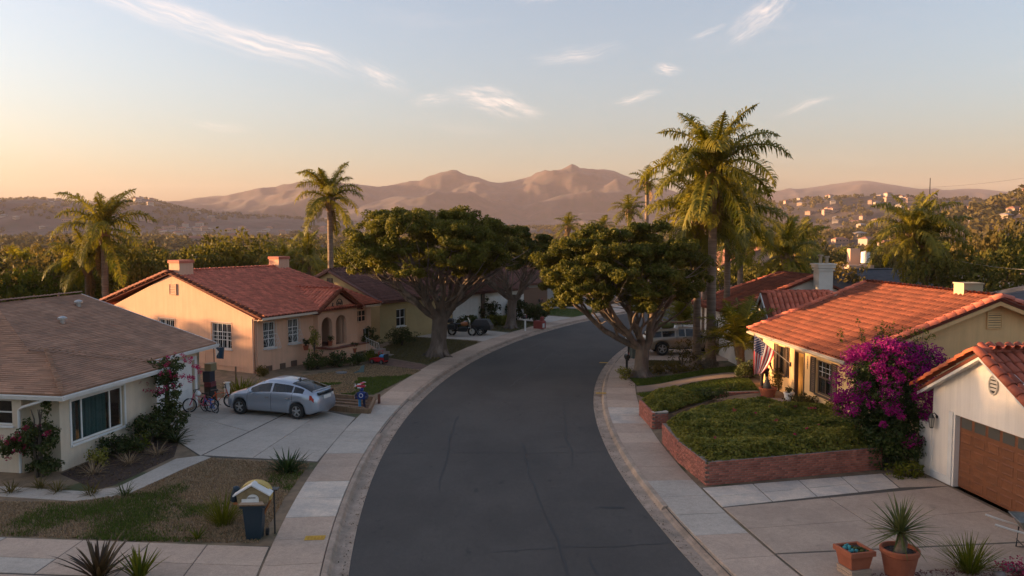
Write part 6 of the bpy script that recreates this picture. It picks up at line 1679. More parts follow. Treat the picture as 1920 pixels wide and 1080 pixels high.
lw7 = [onrail(70.15, 44.6), (9.5, 44.9), (9.8, 46.2), onrail(70.15, 46.4)]
lawn_sheet('lawn', lw7, .134, lawn_m); q = sample(lw7, 3500); blades(q, .13, .06, .02, g_mid, 'worn_grass', 'yellowed lawn strip before the truck', .8)

pink = leafmat('pink_bract', (.28, .010, .055), (.50, .03, .13), .3, .6, spec=.2)
purple = leafmat('purple_bract', (.20, .006, .115), (.40, .018, .215), .32, .6, spec=.2)
redfl = leafmat('red_petal', (.45, .02, .05), (.6, .05, .09), .25, .6)
def cloud(name, parent, cs, rs, per, ls, m, lab=None, flat_=.85, kind=None):
    V, F, r = clumps(cs, rs, per, ls, flat_, .5)
    o = finish(npmesh(name, V, F, r), name, m, parent)
    return tag(o, lab, None, None, kind)
def ell(n, c, r, seed, low=-1.0, shell=.5):
    g = np.random.default_rng(seed); out = []
    while len(out) < n:
        d = g.normal(size=3); d /= np.linalg.norm(d)
        if d[2] < low: continue
        q = g.uniform(shell, 1)
        out.append(np.array(c) + d * np.array(r) * q)
    return np.array(out)
def bush(label, x, y, z, r, seed, m=None, n=40, per=40, ls=.10, name='shrub', cr=.22, group=None, cat='shrub'):
    t = empty(name, (x, y, z), 0, label, cat, group)
    cs = ell(n, (0, 0, r[2]), (r[0], r[1], r[2]), seed, -.8, .35)
    cloud('foliage', t, cs, np.random.default_rng(seed).uniform(cr * .7, cr * 1.3, n), per, ls, m or lf_shrub)
    mb = MB(); random.seed(seed)
    for k in range(6): mb.tube([(0, 0, -.05), (random.uniform(-.3, .3) * r[0], random.uniform(-.3, .3) * r[1], r[2] * .6), (random.uniform(-.7, .7) * r[0], random.uniform(-.7, .7) * r[1], r[2] * 1.5)], [.03, .02, .01], 5)
    mb.build('stem', bark_d, t)
    return t
def strappy(label, x, y, z, L, n, w, m, seed, e=(15, 85), curl=.6, name='strap_plant', stem=0, cat='plant', asobj=False, parent=None, sp=.06, zc=0, dead=0):
    """rosette of long narrow leaves, each a folded blade"""
    g = np.random.default_rng(seed)
    t = parent if parent is not None else empty(name, (x, y, z), 0, label, cat)
    V = []; F = []; r = []
    def leaf(a, el, ln, ww, c):
        V = []; F = []
        d = np.array([math.cos(a), math.sin(a), 0]); s = np.array([-d[1], d[0], 0])
        p = d * g.uniform(0, sp) + np.array([0, 0, stem + g.uniform(-.02, .04)]); m_ = 6; E = el
        for i in range(m_ + 1):
            f = i / m_; wd = ww * (1 - f ** 2.2) * (.55 + .9 * min(f * 3, 1) * .5) + .0015
            up = np.array([-math.sin(E) * d[0], -math.sin(E) * d[1], math.cos(E)])
            V += [p - s * wd + up * wd * .35, p - up * wd * .1, p + s * wd + up * wd * .35]
            p = p + (d * math.cos(E) + np.array([0, 0, math.sin(E)])) * ln / m_; E -= c / m_
        for i in range(m_):
            for k in range(2): F.append((i * 3 + k, i * 3 + k + 1, i * 3 + k + 4, i * 3 + k + 3))
        return V, F
    for i in range(n):
        f = (i + .5) / n; el = R(e[1] + (e[0] - e[1]) * f + g.uniform(-7, 7))
        v_, f_ = leaf(i * 2.39996 + g.uniform(-.3, .3), el, L * g.uniform(.75, 1.1), w, curl * g.uniform(.5, 1.4) * (1 - .3 * f))
        rr = float(np.clip(g.normal(.5, .22), 0, 1))
        if asobj:
            o = finish(npmesh('leaf', np.array(v_), np.array(f_), np.full(len(f_), rr)), 'leaf', m, t)
        else:
            b = len(V); V += v_; F += [tuple(k + b for k in q) for q in f_]; r += [rr] * len(f_)
    if not asobj: finish(npmesh('leaves', np.array(V), np.array(F), np.array(r)), 'leaves', m, t)
    return t

# ground cover in the brick beds
cover = leafmat('ground_cover', (.105, .115, .022), (.31, .27, .055), .32, .6, spec=.15)
def ground_cover(poly, z0, z1, n, lab, seed, pinkn=0):
    p = sample(poly, n)
    d = np.full(n, 9.0)
    P = np.array(poly)
    for i in range(len(P)):
        a, b = P[i], P[(i + 1) % len(P)]; t = np.clip(((p - a) @ (b - a)) / ((b - a) @ (b - a)), 0, 1); d = np.minimum(d, np.linalg.norm(p - a - t[:, None] * (b - a), axis=1))
    edge = sstep(0, .45, d)
    hgt = z0 + (z1 - z0) * (.35 + .65 * edge) * (.35 + .9 * fbm(p[:, 0], p[:, 1], .9, 4, seed)) - rng.uniform(0, .12, n)
    C = np.c_[p, hgt]
    V, F = leafquads(C, np.full(n, .105), np.tile([[0, 0, 1.0]], (n, 1)), .42, asp=.75)
    r = np.clip(fbm(p[:, 0], p[:, 1], .7, 3, seed + 4) * 1.5 - .35 + rng.normal(0, .15, n), 0, 1)
    tag(finish(npmesh('ground_cover', V, F, r), 'ground_cover', cover), lab, None, None, 'stuff')
    if pinkn:
        k = rng.integers(0, n, pinkn); V, F, r = clumps(C[k] + [0, 0, .06], .07, 14, .06); tag(finish(npmesh('flowers', V, F, r), 'flowers', pink), 'small pink flowers over the ground cover', None, None, 'stuff')
ground_cover([(5.72, 23.18), (11.5, 24.82), (12.0, 28.2), (11.7, 30.3), (9.3, 31.3), (7.6, 30.2), (5.45, 28.05), (5.42, 25.5)], .70, 1.28, 52000, 'leafy green ground cover filling the big brick bed', 81, 16)
ground_cover([(5.4, 30.1), (6.2, 30.6), (8.3, 33.0), (6.6, 33.5), (5.3, 32.4)], .66, 1.2, 11000, 'leafy green ground cover in the small brick bed', 82)
# the big purple bougainvillea
def bougain():
    t = empty('bougainvillea', (11.75, 24.9, .12), 0, 'huge bougainvillea covered in purple blossom beside the white garage', 'bougainvillea')
    cs = np.concatenate([ell(170, (.1, .5, 2.2), (1.5, 1.1, 1.75), 91, -.9, .45), ell(120, (.2, .1, .95), (1.3, .85, 1.05), 92, -1, .4), ell(60, (.9, .9, 3.2), (1.25, .7, .55), 93, -1, .4)])
    cloud('foliage', t, cs, .26, 75, .10, leafmat('vine_leaf', (.022, .042, .010), (.075, .10, .02), .3, .5, spec=.3))
    g = np.random.default_rng(94)
    f = np.concatenate([ell(210, (.08, .4, 2.45), (1.55, 1.2, 1.6), 95, -.45, .88), ell(60, (.95, .85, 3.3), (1.3, .75, .55), 96, -.3, .85), ell(26, (0, .2, 1.4), (1.5, 1.0, 1.1), 97, -.6, .95)])
    k = fbm(f[:, 0] * 3, f[:, 2] * 3 + f[:, 1], 1.6, 3, 5)
    f = f[(k > .36) & ((f[:, 2] > 1.5) | (g.random(len(f)) < .2))]
    cloud('blossom', t, f, g.uniform(.15, .30, len(f)), 60, .075, purple)
    mb = MB(); random.seed(5)
    for k in range(7): mb.tube(wob(bez(Vector((random.uniform(-.2, .2), 0, -.05)), Vector((random.uniform(-.5, .5), .3, 1.2)), Vector((random.uniform(-1.1, 1.3), .5, 3.0)), 6), .05), [.06, .05, .045, .04, .03, .02, .012], 6)
    sp = []
    for k in range(16):
        x = random.uniform(-.9, 1.9); p = wob(bez(Vector((x, .8, 3.3)), Vector((x + .1, .9, 3.9)), Vector((x + random.uniform(-.3, .5), 1.1, random.uniform(3.9, 4.45))), 5), .04)
        mb.tube(p, .007, 4); sp += [np.array(q) for q in p[1:] for _ in range(2)]
    mb.build('stem', bark_d, t)
    sp = np.array(sp); sp = sp + np.random.default_rng(3).normal(0, .07, sp.shape)
    cloud('sprig', t, sp, .08, 7, .075, lf_brt)
bougain()
def climber(label, x, y, z, parts, fl, seed, ls=.10):
    t = empty('climbing_bush', (x, y, z), 0, label, 'climber')
    cs = np.concatenate([ell(n, c, r, seed + i, -1, .3) for i, (n, c, r) in enumerate(parts)])
    cloud('foliage', t, cs, .17, 42, ls, lf_shrub if seed % 2 else cover)
    f = np.concatenate([ell(n, c, r, seed + 20 + i, -1, .9) for i, (n, c, r) in enumerate(fl)])
    cloud('blossom', t, f, .10, 22, .06, pink)
    mb = MB(); random.seed(seed)
    top = max(c[2] + r[2] for n, c, r in parts)
    for k in range(4): mb.tube(wob(bez(Vector((random.uniform(-.1, .1), random.uniform(-.1, .1), -.05)), Vector((0, 0, top * .5)), Vector((parts[0][1][0] + random.uniform(-.2, .2), parts[0][1][1], top * .85)), 6), .05), [.06, .05, .045, .035, .03, .02, .012], 6)
    mb.build('stem', bark_d, t)
climber('climbing bougainvillea with magenta flowers against the big window, white garage door behind', -12.75, 29.35, .12, [(46, (0, 0, 2.25), (.75, .8, .72)), (30, (.1, -.3, 1.3), (.5, .6, .7)), (34, (.2, -.5, .5), (.75, .9, .5))], [(34, (.35, .2, 2.3), (.8, .75, .65)), (22, (-.1, -.7, 2.2), (.6, .5, .6))], 111)
climber('rose bush with red flowers climbing the cream wall corner at the left', -14.35, 23.95, .12, [(46, (.0, 0, 1.15), (.62, .45, .62)), (22, (-.7, .0, .95), (.5, .3, .4)), (24, (.15, .1, .35), (.55, .4, .35)), (6, (.12, .25, 2.1), (.1, .1, .35))], [(14, (-.85, -.1, .95), (.5, .3, .35)), (9, (0, -.2, 1.3), (.5, .3, .4))], 113)
bush('low dark shrub under the big window near the path', -13.1, 26.4, .12, (.75, .8, .38), 121, n=36, per=34)
bush('taller dark shrub under the right end of the big window', -12.75, 27.9, .12, (.75, .9, .55), 122, n=44, per=36)
bush('lime green little shrub in the bed before the window', -13.2, 25.1, .12, (.34, .34, .28), 123, cover, 14, 34, .08)
bush('yellow-green sprig shrub between the dark window shrubs', -12.55, 26.9, .12, (.2, .2, .38), 124, lf_brt, 10, 24, .08)
strappy('dark strap-leaved clump spilling over the path end', -11.9, 28.0, .12, .85, 40, .03, lf_shrub, 125, (10, 70), 1.0)
strappy('second dark strap clump at the window bed corner', -12.4, 28.7, .12, .8, 36, .03, lf_shrub, 126, (15, 75), .9)
for i, (x, y, l) in enumerate(((-13.0, 22.55, 'small grey-green tuft on the garden path edge, left one'), (-11.9, 22.3, 'small grey-green tuft on the garden path edge, middle one'), (-10.9, 22.2, 'spiky tuft on the garden path edge nearest the lawn'), (-14.3, 22.5, 'low tuft at the left edge by the garden path'), (-13.7, 22.9, 'pale weed tuft behind the garden path'))):
    strappy(l, x, y, .12, .42, 46, .012, lf_olv if i != 2 else lf_shrub, 130 + i, (5, 85), .7, sp=.16, name='grass_tuft')
strappy('bushy dark agapanthus clump beside the pavement and driveway', -6.95, 24.5, .12, .72, 90, .028, leafmat('agap_leaf', (.02, .038, .012), (.055, .085, .02), .2, .4), 140, (25, 85), .8, sp=.32)
strappy('soft green grass clump behind the house-shaped mailbox', -7.35, 20.0, .12, .85, 170, .009, lf_brt, 141, (35, 88), .7, sp=.28, name='grass_tuft')
strappy('yellow-green sprout at the foot of the mailbox clump', -7.6, 18.95, .12, .35, 14, .03, lf_brt, 142, (30, 80), .8)
strappy('bronze spiky bromeliad at the bottom left of the pavement', -8.85, 16.75, .13, 1.0, 46, .045, leafmat('bronze_leaf', (.035, .022, .016), (.10, .065, .025), .2, .45), 143, (18, 82), .45, sp=.12, asobj=True)
strappy('bright green spiky plant right of the bronze bromeliad', -7.95, 16.7, .13, .72, 34, .032, lf_brt, 144, (40, 88), .35, sp=.1, asobj=True)
strappy('strap-leaved hedge row between driveway and the peach house, left half', -12.7, 37.2, .12, .75, 120, .022, lf_brt, 145, (25, 85), .9, sp=.9)
strappy('strap-leaved hedge row between driveway and the peach house, right half', -11.2, 36.2, .12, .75, 120, .022, lf_brt, 146, (25, 85), .9, sp=.9)
bush('dark clipped shrub below the arched porch', -10.6, 43.5, .12, (.75, .65, .42), 151, n=44)
bush('dark leafy shrub at the porch steps', -9.6, 44.2, .12, (.75, .6, .4), 152, n=40)
bush('round shrub right of the porch steps', -8.7, 44.8, .12, (.45, .45, .35), 153, n=24)
bush('yellow-green shrub beside the red toy car', -8.0, 46.1, .12, (.6, .5, .32), 154, lf_brt, 24)
bush('potted rust-coloured bush at the peach house corner', -12.9, 41.3, .12, (.3, .3, .3), 155, lf_olv, 14)
bush('dark round bush left of the olive house door', -9.1, 50.2, .12, (1.0, .8, .75), 156, n=50)
bush('dark bush under the olive house window', -7.3, 52.6, .12, (1.1, .9, .6), 157, n=56)
bush('tree-high climbing rose on the porch wall', -10.95, 44.2, .9, (.22, .22, .8), 158, cover, 22, 24, .1)
for i, (x, y, rx, rz_, l) in enumerate(((-3.4, 61.8, .95, .55, 'low black-green hedge block in front of the white garages'), (-2.2, 66.0, 1.25, 1.1, 'tall black-green hedge block beside the white garages'), (.3, 68.2, 1.0, 1.05, 'tall dark hedge block behind the smaller fig tree'), (1.9, 66.6, 1.2, .85, 'dark round bush right of the smaller fig trunk'), (-1.0, 64.9, 1.3, .35, 'low light hedge left of the smaller fig trunk'))):
    bush(l, x, y, .12, (rx, rx * .8, rz_), 160 + i, lf_shrub if i < 4 else cover, 60, 44, .16, 'hedge', .3, cat='hedge')
bush('dry brown shrub bed between fig trunk and palms', 8.7, 41.8, .15, (1.6, .8, .28), 170, lf_olv, 40, 26, .12)
bush('green weedy shrub at the fig tree foot', 5.75, 40.4, .12, (.4, .5, .3), 171, cover, 16, 30)
bush('thin spiny shrub left of the tallest palm trunk', 9.5, 44.3, .15, (.8, .7, .75), 172, lf_olv, 30, 16, .12)
bush('grey rounded shrub at the tallest palm foot', 10.4, 42.0, .2, (.55, .5, .38), 173, leafmat('grey_leaf', (.10, .09, .07), (.2, .17, .13), .1, .8), 26)
bush('dark shrub under the flag', 11.1, 37.6, .55, (.55, .6, .55), 174, lf_shrub, 34)
bush('clipped square grey-green bush in front of the left shutters', 11.55, 34.5, .7, (.34, .45, .5), 175, lf_olv, 40, 34, .07, cr=.16)
bush('low flowering plants at the yellow door step', 11.35, 31.0, .7, (.5, .6, .26), 176, lf_olv, 26)
bush('ragged weeds at the foot of the yellow wall', 11.7, 29.1, .72, (.35, .7, .28), 177, cover, 20)
bush('dark plants at the end of the small bed', 8.2, 33.0, .62, (.75, .35, .22), 178, lf_shrub, 24)
bush('weeds around the bougainvillea foot by the garage', 12.0, 23.95, .12, (.6, .3, .2), 179, lf_brt, 22, 26)
strappy('spiky aloe on the lawn behind the brick edging', 9.6, 34.9, .45, .75, 24, .03, lf_shrub, 180, (20, 80), .5)
strappy('grass tuft in the red mulch at the bottom right', 9.95, 17.05, .13, .85, 210, .0095, lf_brt, 181, (28, 88), .55, sp=.2, name='grass_tuft')
bush('sparse young tree by the black mailbox across the street', 3.4, 79.5, .12, (.7, .6, 1.0), 182, leafmat('pale_leaf', (.2, .2, .18), (.4, .38, .33), .2, .7), 20, 10, .14)
# red mulch bed bottom right with chips
flat('mulch_bed', [(6.85, 16.95), (11.9, 17.75), (12.6, 15.2), (6.6, 14.8)], .132, mat('mulch', (.12, .028, .024), .95, (.07, .018, .016), scale=9, bump=.9, bscale=40, world=True))
q = sample([(6.9, 16.8), (11.8, 17.6), (12.4, 15.4), (6.8, 15)], 5000)
V, F = leafquads(np.c_[q, rng.uniform(.135, .17, 5000)], np.full(5000, .05), np.tile([[0, 0, 1.0]], (5000, 1)), .6, asp=.5)
tag(finish(npmesh('mulch_chips', V, F, rng.uniform(0, 1, 5000)), 'mulch_chips', leafmat('mulch_chip', (.07, .016, .016), (.19, .05, .042), .0, .9)), 'red bark mulch chips at the bottom right', None, None, 'stuff')
flat('soil_bed', [(-13.9, 24.3), (-12.0, 22.75), (-11.7, 23.2), (-11.2, 26.2), (-12.0, 28.6), (-12.7, 29.6), (-13.3, 28.4)], .128, mat('bed_soil', (.075, .042, .03), .98, (.05, .03, .022), scale=6, bump=.8, bscale=30, world=True))
# ------------------------------------------------------------------ vehicles
tyre = mat('tyre_rubber', (.018, .018, .018), .85)
alloy = mat('alloy', (.55, .55, .56), .35, metal=.8)
chrome = mat('chrome', (.6, .6, .6), .2, metal=1.0)
carglass = glassmat('car_glass', (.012, .015, .018), .22)
black_pl = mat('black_plastic', (.02, .02, .021), .6)
def carpaint(name, c):
    m = mat(name, c, .32, metal=.55, coat=.7, spec=.5)
    return m
def wheel(par, x, y, r, w, side, n=6, rimr=.66, name='wheel'):
    mb = MB(); pr = []
    for (rr, yy) in ((rimr * r, -w / 2), (r * .93, -w / 2), (r, -w * .36), (r, w * .36), (r * .93, w / 2), (rimr * r, w / 2)): pr.append((rr, yy))
    k = 26; vs = []; fs = []
    for rr, yy in pr:
        for i in range(k): a = 2 * math.pi * i / k; vs.append((rr * math.cos(a), yy, rr * math.sin(a)))
    for i in range(len(pr) - 1):
        for j in range(k): fs.append((i * k + j, i * k + (j + 1) % k, (i + 1) * k + (j + 1) % k, (i + 1) * k + j))
    mb.add(vs, fs); o = mb.build(name, tyre, par, (x, y, r), smooth=False)
    rm = MB(); R0 = rimr * r; yo = side * w * .40
    vs = []; fs = []
    for rr, yy in ((R0 * 1.02, yo), (R0 * .9, yo), (R0 * .86, yo - side * w * .35)):
        for i in range(k): a = 2 * math.pi * i / k; vs.append((rr * math.cos(a), yy, rr * math.sin(a)))
    for i in range(2):
        for j in range(k): fs.append((i * k + j, i * k + (j + 1) % k, (i + 1) * k + (j + 1) % k, (i + 1) * k + j))
    rm.add(vs, fs)
    for i in range(n):
        a = 2 * math.pi * i / n + .2; c, s = math.cos(a), math.sin(a)
        q = [(R0 * .1, -.13), (R0 * .1, .13), (R0 * .92, .10), (R0 * .92, -.10)]
        P = [(c * a_ - s * b_ * R0 * 1.3, yo, s * a_ + c * b_ * R0 * 1.3) for a_, b_ in q]
        rm.prism(P, (0, -side * .02, 0))
    rm.prism([(R0 * .2 * math.cos(2 * math.pi * i / 10), yo + side * .006, R0 * .2 * math.sin(2 * math.pi * i / 10)) for i in range(10)], (0, -side * .03, 0))
    rm.build('rim', alloy, o)
    dk = MB(); dk.prism([(R0 * .87 * math.cos(2 * math.pi * i / 18), yo - side * w * .34, R0 * .87 * math.sin(2 * math.pi * i / 18)) for i in range(18)], (0, -side * .01, 0)); dk.build('brake_disc', black_pl, o)
    return o
def tab(t): return np.array([p[0] for p in t]), np.array([p[1] for p in t])
def car_body(root, top, belt, width, roofw, sill, wx, wr, paint, sidewin, shield, rear, seams, head, tail, cap=None):
    xs0 = np.arange(top[0][0], top[-1][0] + .001, .045)
    ex = [v for s in seams for v in (s - .008, s + .008)] + [v for w in sidewin for v in w] + [top[0][0] + .012, top[-1][0] - .012, top[0][0] + .03, top[-1][0] - .03]
    xs = np.array(sorted(set(np.round(np.concatenate([xs0, ex]), 4))))
    zt = np.interp(xs, *tab(top)); zb = np.minimum(np.interp(xs, *tab(belt)), zt - .05); w = np.interp(xs, *tab(width)); wr_ = np.interp(xs, *tab(roofw))
    arch = np.full(len(xs), sill)
    endrise = np.interp(xs, [xs[0], xs[0] + .35, xs[-1] - .35, xs[-1]], [.14, 0, 0, .08])
    arch = arch + endrise
    for x0 in wx:
        dd = wr * 1.13; k = np.abs(xs - x0) < dd
        arch[k] = np.maximum(arch[k], wr * .98 + np.sqrt(dd ** 2 - (xs[k] - x0) ** 2))
    rows = []
    S = np.linspace(0, 1, 7)
    for i in range(len(xs)):
        z0 = min(arch[i], zb[i] - .06)
        side = [(w[i] * .90, z0), (w[i] * .975, z0 + min(.07, (zb[i] - z0) * .2)), (w[i] * 1.0, z0 + (zb[i] - z0) * .45), (w[i] * .995, z0 + (zb[i] - z0) * .75), (w[i] * .965, zb[i])]
        ze = zt[i] - .055
        gh = [(w[i] * .965 + (wr_[i] - w[i] * .965) * s ** 1.15, zb[i] + (max(ze, zb[i] + .01) - zb[i]) * s) for s in S[1:]]
        tp = [(wr_[i] * .84, zt[i] - .018), (wr_[i] * .45, zt[i] - .003), (0, zt[i])]
        rows.append([(0, sill + .02)] + side + gh + tp)
    n = len(rows[0]); ns = len(xs)
    V = [(xs[i], -y, z) for i in range(ns) for (y, z) in rows[i]] + [(xs[i], y, z) for i in range(ns) for (y, z) in rows[i]]
    off = ns * n
    groups = {'body': [], 'seam': []}
    for sd, o in ((0, 0), (1, off)):
        for i in range(ns - 1):
            xm = (xs[i] + xs[i + 1]) / 2
            for k in range(n - 1):
                f = (o + i * n + k, o + (i + 1) * n + k, o + (i + 1) * n + k + 1, o + i * n + k + 1)
                if sd: f = f[::-1]
                z = (rows[i][k][1] + rows[i][k + 1][1]) / 2
                key = 'body'
                hgt = zt[i] - zb[i]
                if 5 <= k <= 10 and hgt > .16:
                    for wi, (a, b) in enumerate(sidewin):
                        if a < xm < b and (6 <= k <= 9 or (hgt < .3 and 6 <= k <= 8)): key = f'side_window{wi}{sd}'
                if k >= 11 and shield[0] < xm < shield[1]: key = 'windshield'
                if k >= 11 and rear[0] < xm < rear[1]: key = 'rear_window'
                if any(abs(xm - s) < .008 for s in seams) and 2 <= k <= 9: key = 'seam'
                if head and xm > head[0] and k in (3, 4) and head[1] < z: key = f'headlight{sd}'
                if tail and xm < tail[0] and k in (3, 4) and tail[1] < z: key = f'taillight{sd}'
                groups.setdefault(key, []).append(f)
    # ends
    for i, fl in ((0, 1), (ns - 1, 0)):
        ring = [i * n + k for k in range(n)] + [off + i * n + k for k in range(n - 2, 0, -1)]
        groups['body'].append(tuple(ring if fl else ring[::-1]))
    mm = {'body': [paint], 'side_window': [carglass], 'windshield': [carglass], 'rear_window': [carglass], 'headlight': [mat('lamp_lens', (.55, .55, .55), .12, spec=.8)], 'taillight': [mat('red_lens', (.32, .01, .012), .15, spec=.8)]}
    def mk(name, fs, mats, mi=None):
        used = sorted({v for f in fs for v in f}); ix = {v: j for j, v in enumerate(used)}
        mb = MB(); mb.add([V[v] for v in used], [tuple(ix[v] for v in f) for f in fs])
        if mi: mb.m = mi
        o = mb.build(name, mats, root, smooth=True)
        return o
    b = groups.pop('body'); s = groups.pop('seam')
    mk('body', b + s, [paint, black_pl], [0] * len(b) + [1] * len(s))
    for k, fs in groups.items():
        nm = k.rstrip('0123456789'); mk(nm, fs, mm[nm])
    u = MB(); u.box(xs[0] + .25, xs[-1] - .25, -.62, .62, sill - .02, min(.62, zb.min()), 0); u.build('underbody', black_pl, root)

def silver_car():
    p1, p2 = Vector((-11.15, 32.47, 0)), Vector((-8.46, 31.52, 0))
    d = (p1 - p2).normalized(); left = Vector((-d.y, d.x, 0)); c = (p1 + p2) / 2 - left * -.0
    ang = math.atan2(d.y, d.x)
    # the wheels seen are on the car's left side
    c = c + Vector((d.y, -d.x, 0)) * .78
    root = empty('hatchback_car', (c.x, c.y, .14), ang, 'silver blue hatchback car parked on the left driveway', 'car')
    paint = carpaint('silver_paint', (.36, .40, .47))
    top = [(-2.23, .70), (-2.20, .86), (-2.12, 1.02), (-2.02, 1.11), (-1.75, 1.22), (-1.4, 1.335), (-.9, 1.44), (-.3, 1.49), (.1, 1.475), (.5, 1.38), (.9, 1.19), (1.2, 1.04), (1.5, .96), (1.85, .86), (2.08, .75), (2.2, .62), (2.24, .48)]
    belt = [(-2.23, .62), (-2.0, .98), (-1.5, 1.0), (-.5, .96), (.6, .90), (1.1, .88), (1.6, .82), (2.0, .70), (2.24, .44)]
    width = [(-2.23, .60), (-2.18, .70), (-2.05, .79), (-1.6, .855), (-.8, .872), (.9, .872), (1.5, .85), (1.9, .76), (2.12, .62), (2.24, .42)]
    roofw = [(-2.23, .56), (-2.0, .66), (-1.6, .60), (-.9, .585), (.2, .585), (.7, .62), (1.15, .70), (1.6, .70), (2.0, .60), (2.24, .36)]
    car_body(root, top, belt, width, roofw, .20, (1.38, -1.34), .318, paint, [(-1.62, -1.18), (-1.12, -.20), (-.12, .86)], (.28, 1.16), (-1.98, -1.0), (.98, -.16, -1.15), (1.62, .62), (-1.9, .72))
    for x in (1.38, -1.34):
        for s in (-1, 1): wheel(root, x, s * .76, .318, .2, s, 5)
    for s in (-1, 1):
        m = MB(); m.lathe([(.0, -.06), (.06, -.05), (.085, 0), (.07, .05), (.0, .06)], 8); o = m.build('mirror', paint, root, (.72, s * .97, 1.0), None, (0, .3, 0), smooth=True); o.scale = (.8, 1.2, .9)
        for x in (.02, -.98):
            h = MB(); h.box(x - .09, x + .09, s * .868, s * .895, .80, .825); h.build('door_handle', chrome, root)
    f = MB(); f.prism([(-1.05, -.012, 1.42), (-.85, -.012, 1.44), (-1.02, -.012, 1.51)], (0, .024, 0)); f.build('roof_antenna', black_pl, root)
    q = MB(); q.box(-2.245, -2.215, -.26, .26, .78, .91); q.build('number_plate', white_p, root)
    q = MB(); q.box(-2.215, -2.10, -.52, .52, .955, 1.05); q.build('tail_glass', carglass, root)
    q = MB(); q.tube([(-1.98, -.64, 1.12), (-2.06, 0, 1.14), (-1.98, .64, 1.12)], .022, 6); q.build('spoiler', paint, root)
    st = MB()
    for x, y in ((.0, .34), (.0, -.34)): st.box(x - .25, x + .25, y - .22, y + .22, .5, .75); st.box(x - .35, x - .22, y - .22, y + .22, .6, 1.22)
    st.box(-1.15, -.75, -.55, .55, .5, .75); st.box(-1.25, -1.12, -.55, .55, .6, 1.15); st.build('seat', mat('grey_seat', (.16, .16, .16), .9), root)
silver_car()
def truck():
    root = empty('pickup_truck', (10.55, 49.25, .14), R(3), 'tan pickup truck with camper cap parked behind the right fig tree', 'truck')
    paint = carpaint('tan_paint', (.34, .275, .215))
    top = [(-2.5, .72), (-2.46, 1.02), (-2.40, 1.06), (-2.3, 1.28), (-2.05, 1.50), (-1.6, 1.57), (-.9, 1.60), (-.62, 1.62), (-.5, 1.72), (.1, 1.74), (.7, 1.70), (1.0, 1.45), (1.25, 1.22), (1.4, 1.14), (2.0, 1.10), (2.35, 1.02), (2.5, .84)]
    belt = [(-2.5, .7), (-2.4, 1.0), (-1, 1.05), (.8, 1.05), (1.3, 1.03), (2.2, .94), (2.5, .8)]
    width = [(-2.5, .80), (-2.4, .88), (-1.8, .92), (1.6, .92), (2.2, .88), (2.5, .74)]
    roofw = [(-2.5, .74), (-2.2, .70), (-1.8, .68), (-.6, .68), (.6, .66), (1.1, .75), (1.5, .82), (2.5, .66)]
    car_body(root, top, belt, width, roofw, .36, (1.5, -1.5), .40, paint, [(-2.05, -1.55), (-1.48, -.72), (-.48, -.12), (-.05, .85)], (.78, 1.24), (-2.38, -2.02), (.92, -.55, -.62), (2.2, .72), (-2.36, .62))
    for x in (1.5, -1.5):
        for s in (-1, 1): wheel(root, x, s * .80, .40, .24, s, 5)
    b = MB(); b.box(-2.66, -2.5, -.86, .86, .48, .68, bev=.03); b.build('bumper', chrome, root)
    for s in (-1, 1):
        h = MB(); h.box(.0, .16, s * .915, s * .945, .90, .96); h.build('door_handle', black_pl, root)
        m = MB(); m.box(.78, .9, s * .93, s * 1.12, 1.08, 1.24, bev=.03); m.build('mirror', black_pl, root)
    k = MB(); k.box(-1.1, 1.0, -.93, -.90, .40, .46); k.build('running_board', black_pl, root)
    r = MB()
    for x in (-1.6, -.2):
        r.tube([(x, -.66, 1.56), (x, -.66, 1.86), (x, .66, 1.86), (x, .66, 1.56)], .018, 6)
    r.build('roof_rack', black_pl, root)
    s = empty('surfboard', (10.0, 49.2, 2.05), R(6), 'brown board with upturned ends lying on the truck rack', 'board')
    m = MB(); n = 16; pr = []
    for i in range(n + 1):
        t = -1 + 2 * i / n; pr.append((t * 1.05, .26 * max(.02, 1 - t * t) ** .6, .12 * abs(t) ** 3))
    vs = [(x, -w, z) for x, w, z in pr] + [(x, w, z) for x, w, z in pr] + [(x, 0, z + .05) for x, w, z in pr] + [(x, 0, z - .05) for x, w, z in pr]; N = n + 1
    fs = []
    for i in range(n):
        for a, b in ((0, 2), (2, 1), (1, 3), (3, 0)): fs.append((a * N + i, b * N + i, b * N + i + 1, a * N + i + 1))
    m.add(vs, fs); m.build('deck', mat('brown_board', (.22, .085, .035), .5), s, smooth=True)
    f = MB(); f.prism([(-.9, -.01, .08), (-.75, -.01, .06), (-.92, -.01, .26)], (0, .02, 0)); f.build('fin', MATS['brown_board'], s)
    q = MB(); q.lathe([(0, -.5), (.14, -.46), (.19, -.2), (.19, .2), (.14, .46), (0, .5)], 10); tag(q.build('rolled_tarp', leafmat('tarp_green', (.12, .13, .04), (.2, .2, .07), 0, .8), None, (9.45, 49.0, 1.9), None, (0, R(90), R(8)), smooth=True), 'green rolled tarp tied on the truck cap', 'tarp')
truck()
